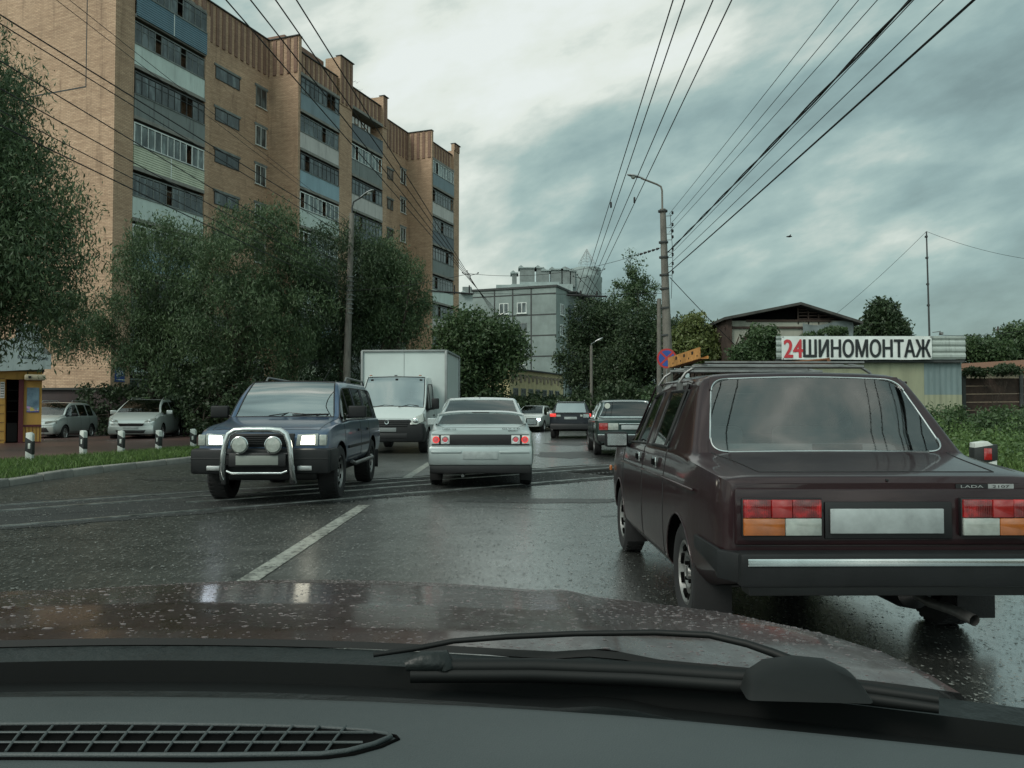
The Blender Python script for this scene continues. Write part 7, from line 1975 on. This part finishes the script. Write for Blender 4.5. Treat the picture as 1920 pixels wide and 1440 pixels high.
# rain drops standing on the paint
rn = random.Random(12); mb = MB()
for k in range(6000):
    a, c = rn.random(), rn.random() ** 1.3
    if abs(a - .5) > .455: continue
    p = Vector(bon(a, c)); r_ = rn.uniform(.0005, .0017) * (1.6 if rn.random() < .05 else .85)
    e = rn.uniform(1.0, 3.0)
    n_ = 7; v = [p + Vector((r_ * math.cos(2 * PI * q / n_) * e, r_ * math.sin(2 * PI * q / n_), .0002)) for q in range(n_)]
    v += [p + Vector((r_ * .6 * math.cos(2 * PI * q / n_) * e, r_ * .6 * math.sin(2 * PI * q / n_), r_ * .42)) for q in range(n_)] + [p + Vector((0, 0, r_ * .55))]
    mb.add(v, [(q, (q + 1) % n_, n_ + (q + 1) % n_, n_ + q) for q in range(n_)] + [(n_ + q, n_ + (q + 1) % n_, 2 * n_) for q in range(n_)])
m, t, b = new_mat('rain_drop'); setin(b, Roughness=.04); b.inputs['Base Color'].default_value = (.10, .06, .06, 1); b.inputs['Specular IOR Level'].default_value = 1.0; setin(b, Coat_Weight=1., Coat_Roughness=.02)
dr = mb.build('rain_drops', m, bo, sm=80, uv=False); dr['kind'] = 'stuff'
# rear lip of the bonnet, black cowl, wiper trough
def strip(name, m, y0f, y1f, z0f, z1f, n=60, parent=T, x0=-1.36, x1=.86, k=6):
    mb = MB()
    mb.grid(lambda a, c: (x0 + (x1 - x0) * a, y0f(x0 + (x1 - x0) * a) * (1 - c) + y1f(x0 + (x1 - x0) * a) * c, z0f(x0 + (x1 - x0) * a) * (1 - c) + z1f(x0 + (x1 - x0) * a) * c), n, k)
    return mb.build(name, m, parent, sm=60, uv=False)
y_glass = lambda x: .80 - .20 * (x - CXO) ** 2 - .015 * max(0, x - .1)
M['cowl'] = mat('wet_cowl_plastic', (.010, .013, .013), .4, var=.4, vscale=18, bmp=.3, bscale=60, spec=.35)
M['cowl_dark'] = mat('cowl_shadow_plastic', (.006, .007, .007), .7, var=.3, spec=.15)
strip('bonnet_lip', M['wiper_black'], y_back, lambda x: y_back(x) - .006, lambda x: bon_z(x, y_back(x)), lambda x: bon_z(x, y_back(x)) - .006)
ya_ = lambda x: y_back(x) * .70 + (y_glass(x) + .03) * .30
yb2_ = lambda x: y_back(x) * .34 + (y_glass(x) + .03) * .66
bz_ = lambda x: bon_z(min(CXO + .78, max(CXO - .78, x)), y_back(x)) - .03 * max(0, x - CXO - .78)
za_ = lambda x: bz_(x) - .014
strip('cowl_panel', M['cowl'], lambda x: y_back(x) - .006, ya_, lambda x: bz_(x) - .007, za_)
strip('water_channel', M['cowl_dark'], ya_, lambda x: ya_(x) - .004, za_, lambda x: za_(x) - .022)
strip('water_channel', M['cowl_dark'], lambda x: ya_(x) - .004, yb2_, lambda x: za_(x) - .022, lambda x: za_(x) - .018)
strip('cowl_panel', M['cowl'], yb2_, lambda x: y_glass(x) + .035, lambda x: za_(x) - .018, lambda x: .908)
strip('glass_seal', M['rubber'], lambda x: y_glass(x) + .034, lambda x: y_glass(x) + .008, lambda x: .905, lambda x: .918)
# dashboard top
y_near = .18
m, t, b = new_mat('dashboard_plastic'); M['dash'] = m
o = coords(t)
t.links.new(ramp(t, noise(t, o, 2.2, 4), [(.3, (.040, .050, .052)), (.7, (.062, .074, .076))]), b.inputs['Base Color']); setin(b, Roughness=.55)
bump(t, b, noise(t, o, 650, 2), .35, .0015)
def dash_z(x, y):
    f = max(0, (y_glass(x) - y))
    return .925 + .012 * math.exp(-(f / .07) ** 2) * 0 + .018 * (1 - math.exp(-f / .10)) - .03 * max(0, f - .35) ** 1.2 - .02 * math.exp(-((x - .28) / .16) ** 2) * math.exp(-((f - .16) / .09) ** 2) * .6
mb = MB(); mb.grid(lambda a, c: (-1.36 + 2.22 * a, y_near + (y_glass(-1.36 + 2.22 * a) + .008 - y_near) * c, dash_z(-1.36 + 2.22 * a, y_near + (y_glass(-1.36 + 2.22 * a) - y_near) * c) + (-.010 if c > .99 else 0)), 90, 50)
ds = mb.build('dashboard', M['dash'], T, sm=60, uv=False)
mb = MB(); mb.box(-1.36, .86, y_near - .02, y_near, .45, .93); mb.build('dashboard_front', M['dash'], T, uv=False)
# demister vent in the dashboard, left: almond frame, dark sheet for the hole's shade, bars
def DP(u, v):
    """point on the dashboard surface under picture point u, v"""
    p = PZ(u, v, .942)
    for _ in range(6): p = PZ(u, v, dash_z(p.x, p.y))
    return p
up = [(-150, 1366), (200, 1363), (450, 1366), (600, 1370), (690, 1376), (728, 1383)]; lo_ = [(733, 1388), (700, 1402), (650, 1415), (600, 1421), (400, 1423), (100, 1423), (-150, 1423)]
ring = [DP(u, v) for u, v in up + lo_]
ct = sum(ring, Vector()) / len(ring)
ve = bpy.data.objects.new('air_vent', None); COL.objects.link(ve); ve.parent = T; ve.empty_display_size = .05
mb = MB(); mb.add([p + Vector((0, 0, .0025)) for p in ring], [tuple(range(len(ring)))]); mb.build('vent_shade_sheet', M['well'], ve, uv=False)
mb = MB(); mb.tube([p + Vector((0, 0, .0028)) for p in ring], .0020, 8, closed=True); mb.build('vent_frame', M['dash'], ve, sm=60, uv=False)
mb = MB(); mb.tube([ct + (p - ct) * 1.0 + (p - ct).normalized() * .006 + Vector((0, 0, .0006)) for p in ring], .0016, 6, closed=True); mb.build('vent_groove', M['well'], ve, sm=60, uv=False)
mb = MB()
for v in (1384, 1403):
    mb.tube([DP(u, v) + Vector((0, 0, .0045)) for u in (-150, 100, 300, 500, 640, 700 if v < 1390 else 680)], .0011, 6)
for k in range(19):
    u = -140 + k * 50; u1 = u + 38
    if u1 > 655: continue
    mb.tube([DP(u, 1420) + Vector((0, 0, .0042)), DP((u + u1) / 2, 1395) + Vector((0, 0, .0048)), DP(u1, 1371) + Vector((0, 0, .0042))], .0011, 6)
mb.build('vent_bars', M['dash'], ve, sm=60, uv=False)
# wiper: pivot cap, arm, blade
def at(u, v, Y): return P(u, v, Y)
pv = at(1500, 1255, .80)
mb = MB(); k0 = [at(1385, 1285, .80), at(1395, 1254, .81), at(1428, 1233, .82), at(1485, 1226, .82), at(1545, 1232, .81), at(1590, 1252, .79), at(1615, 1290, .77)]
vs = [p + Vector((0, .0, 0)) for p in k0] + [p + Vector((.0, -.03, -.004)) for p in k0]; n_ = len(k0)
mb.add(vs, [(i, i + 1, n_ + i + 1, n_ + i) for i in range(n_ - 1)] + [tuple(range(n_, 2 * n_)), tuple(range(n_))[::-1]])
wp = bpy.data.objects.new('wiper', None); COL.objects.link(wp); wp.parent = T; wp.empty_display_size = .05
mb.build('pivot_cover', M['wiper_black'], wp, bevel=.004, uv=False)
mb = MB()
mb.tube([at(1492, 1242, .822), at(1450, 1224, .835), at(1400, 1207, .85), at(1330, 1191, .87), at(1230, 1186, .885), at(1080, 1188, .895), at(950, 1194, .90), at(850, 1202, .90), at(780, 1216, .895), at(700, 1228, .885)], [.0055, .0045, .004, .0036, .0034, .0032, .0032, .003, .003, .0026], 8)
mb.build('wiper_arm', M['wiper_black'], wp, sm=50, uv=False)
bl = [(770, 1250, .855), (1000, 1249, .86), (1200, 1256, .85), (1400, 1270, .83), (1600, 1290, .795), (1760, 1312, .765)]
mb = MB(); mb.tube([at(*q) for q in bl], [.008, .0085, .0085, .008, .007, .005], 8); mb.build('blade_holder', M['wiper_black'], wp, sm=50, uv=False)
mb = MB(); mb.tube([at(u, v + 16, y - .004) for u, v, y in bl], [.008, .008, .008, .008, .007, .005], 8); mb.build('rubber_blade', M['wiper_black'], wp, sm=50, uv=False)
mb = MB(); mb.tube([at(760, 1248, .850), at(790, 1240, .853), at(832, 1240, .856), at(834, 1252, .856)], [.006, .0105, .012, .012], 8); mb.build('end_cap', M['cowl'], wp, sm=50, uv=False)
# wings, scuttle sides and grille end below, so the car has a body from the side
mb = MB()
for s_ in (-1, 1): mb.add([(CXO + s_ * .93, y, z) for y in (.45, 1.2, 2.0) for z in (.35, .50)], [(0, 1, 3, 2), (2, 3, 5, 4)])
mb.add([(CXO - .93, 2.0, .35), (CXO + .93, 2.0, .35), (CXO + .8, 2.1, .52), (CXO - .8, 2.1, .52)], [(0, 1, 2, 3)])
mb.build('wing', M['bonnet'], T, uv=False)
mb = MB(); mb.box(-1.3, .5, .1, 2.0, .32, .40); mb.build('underbody', M['well'], T, uv=False)
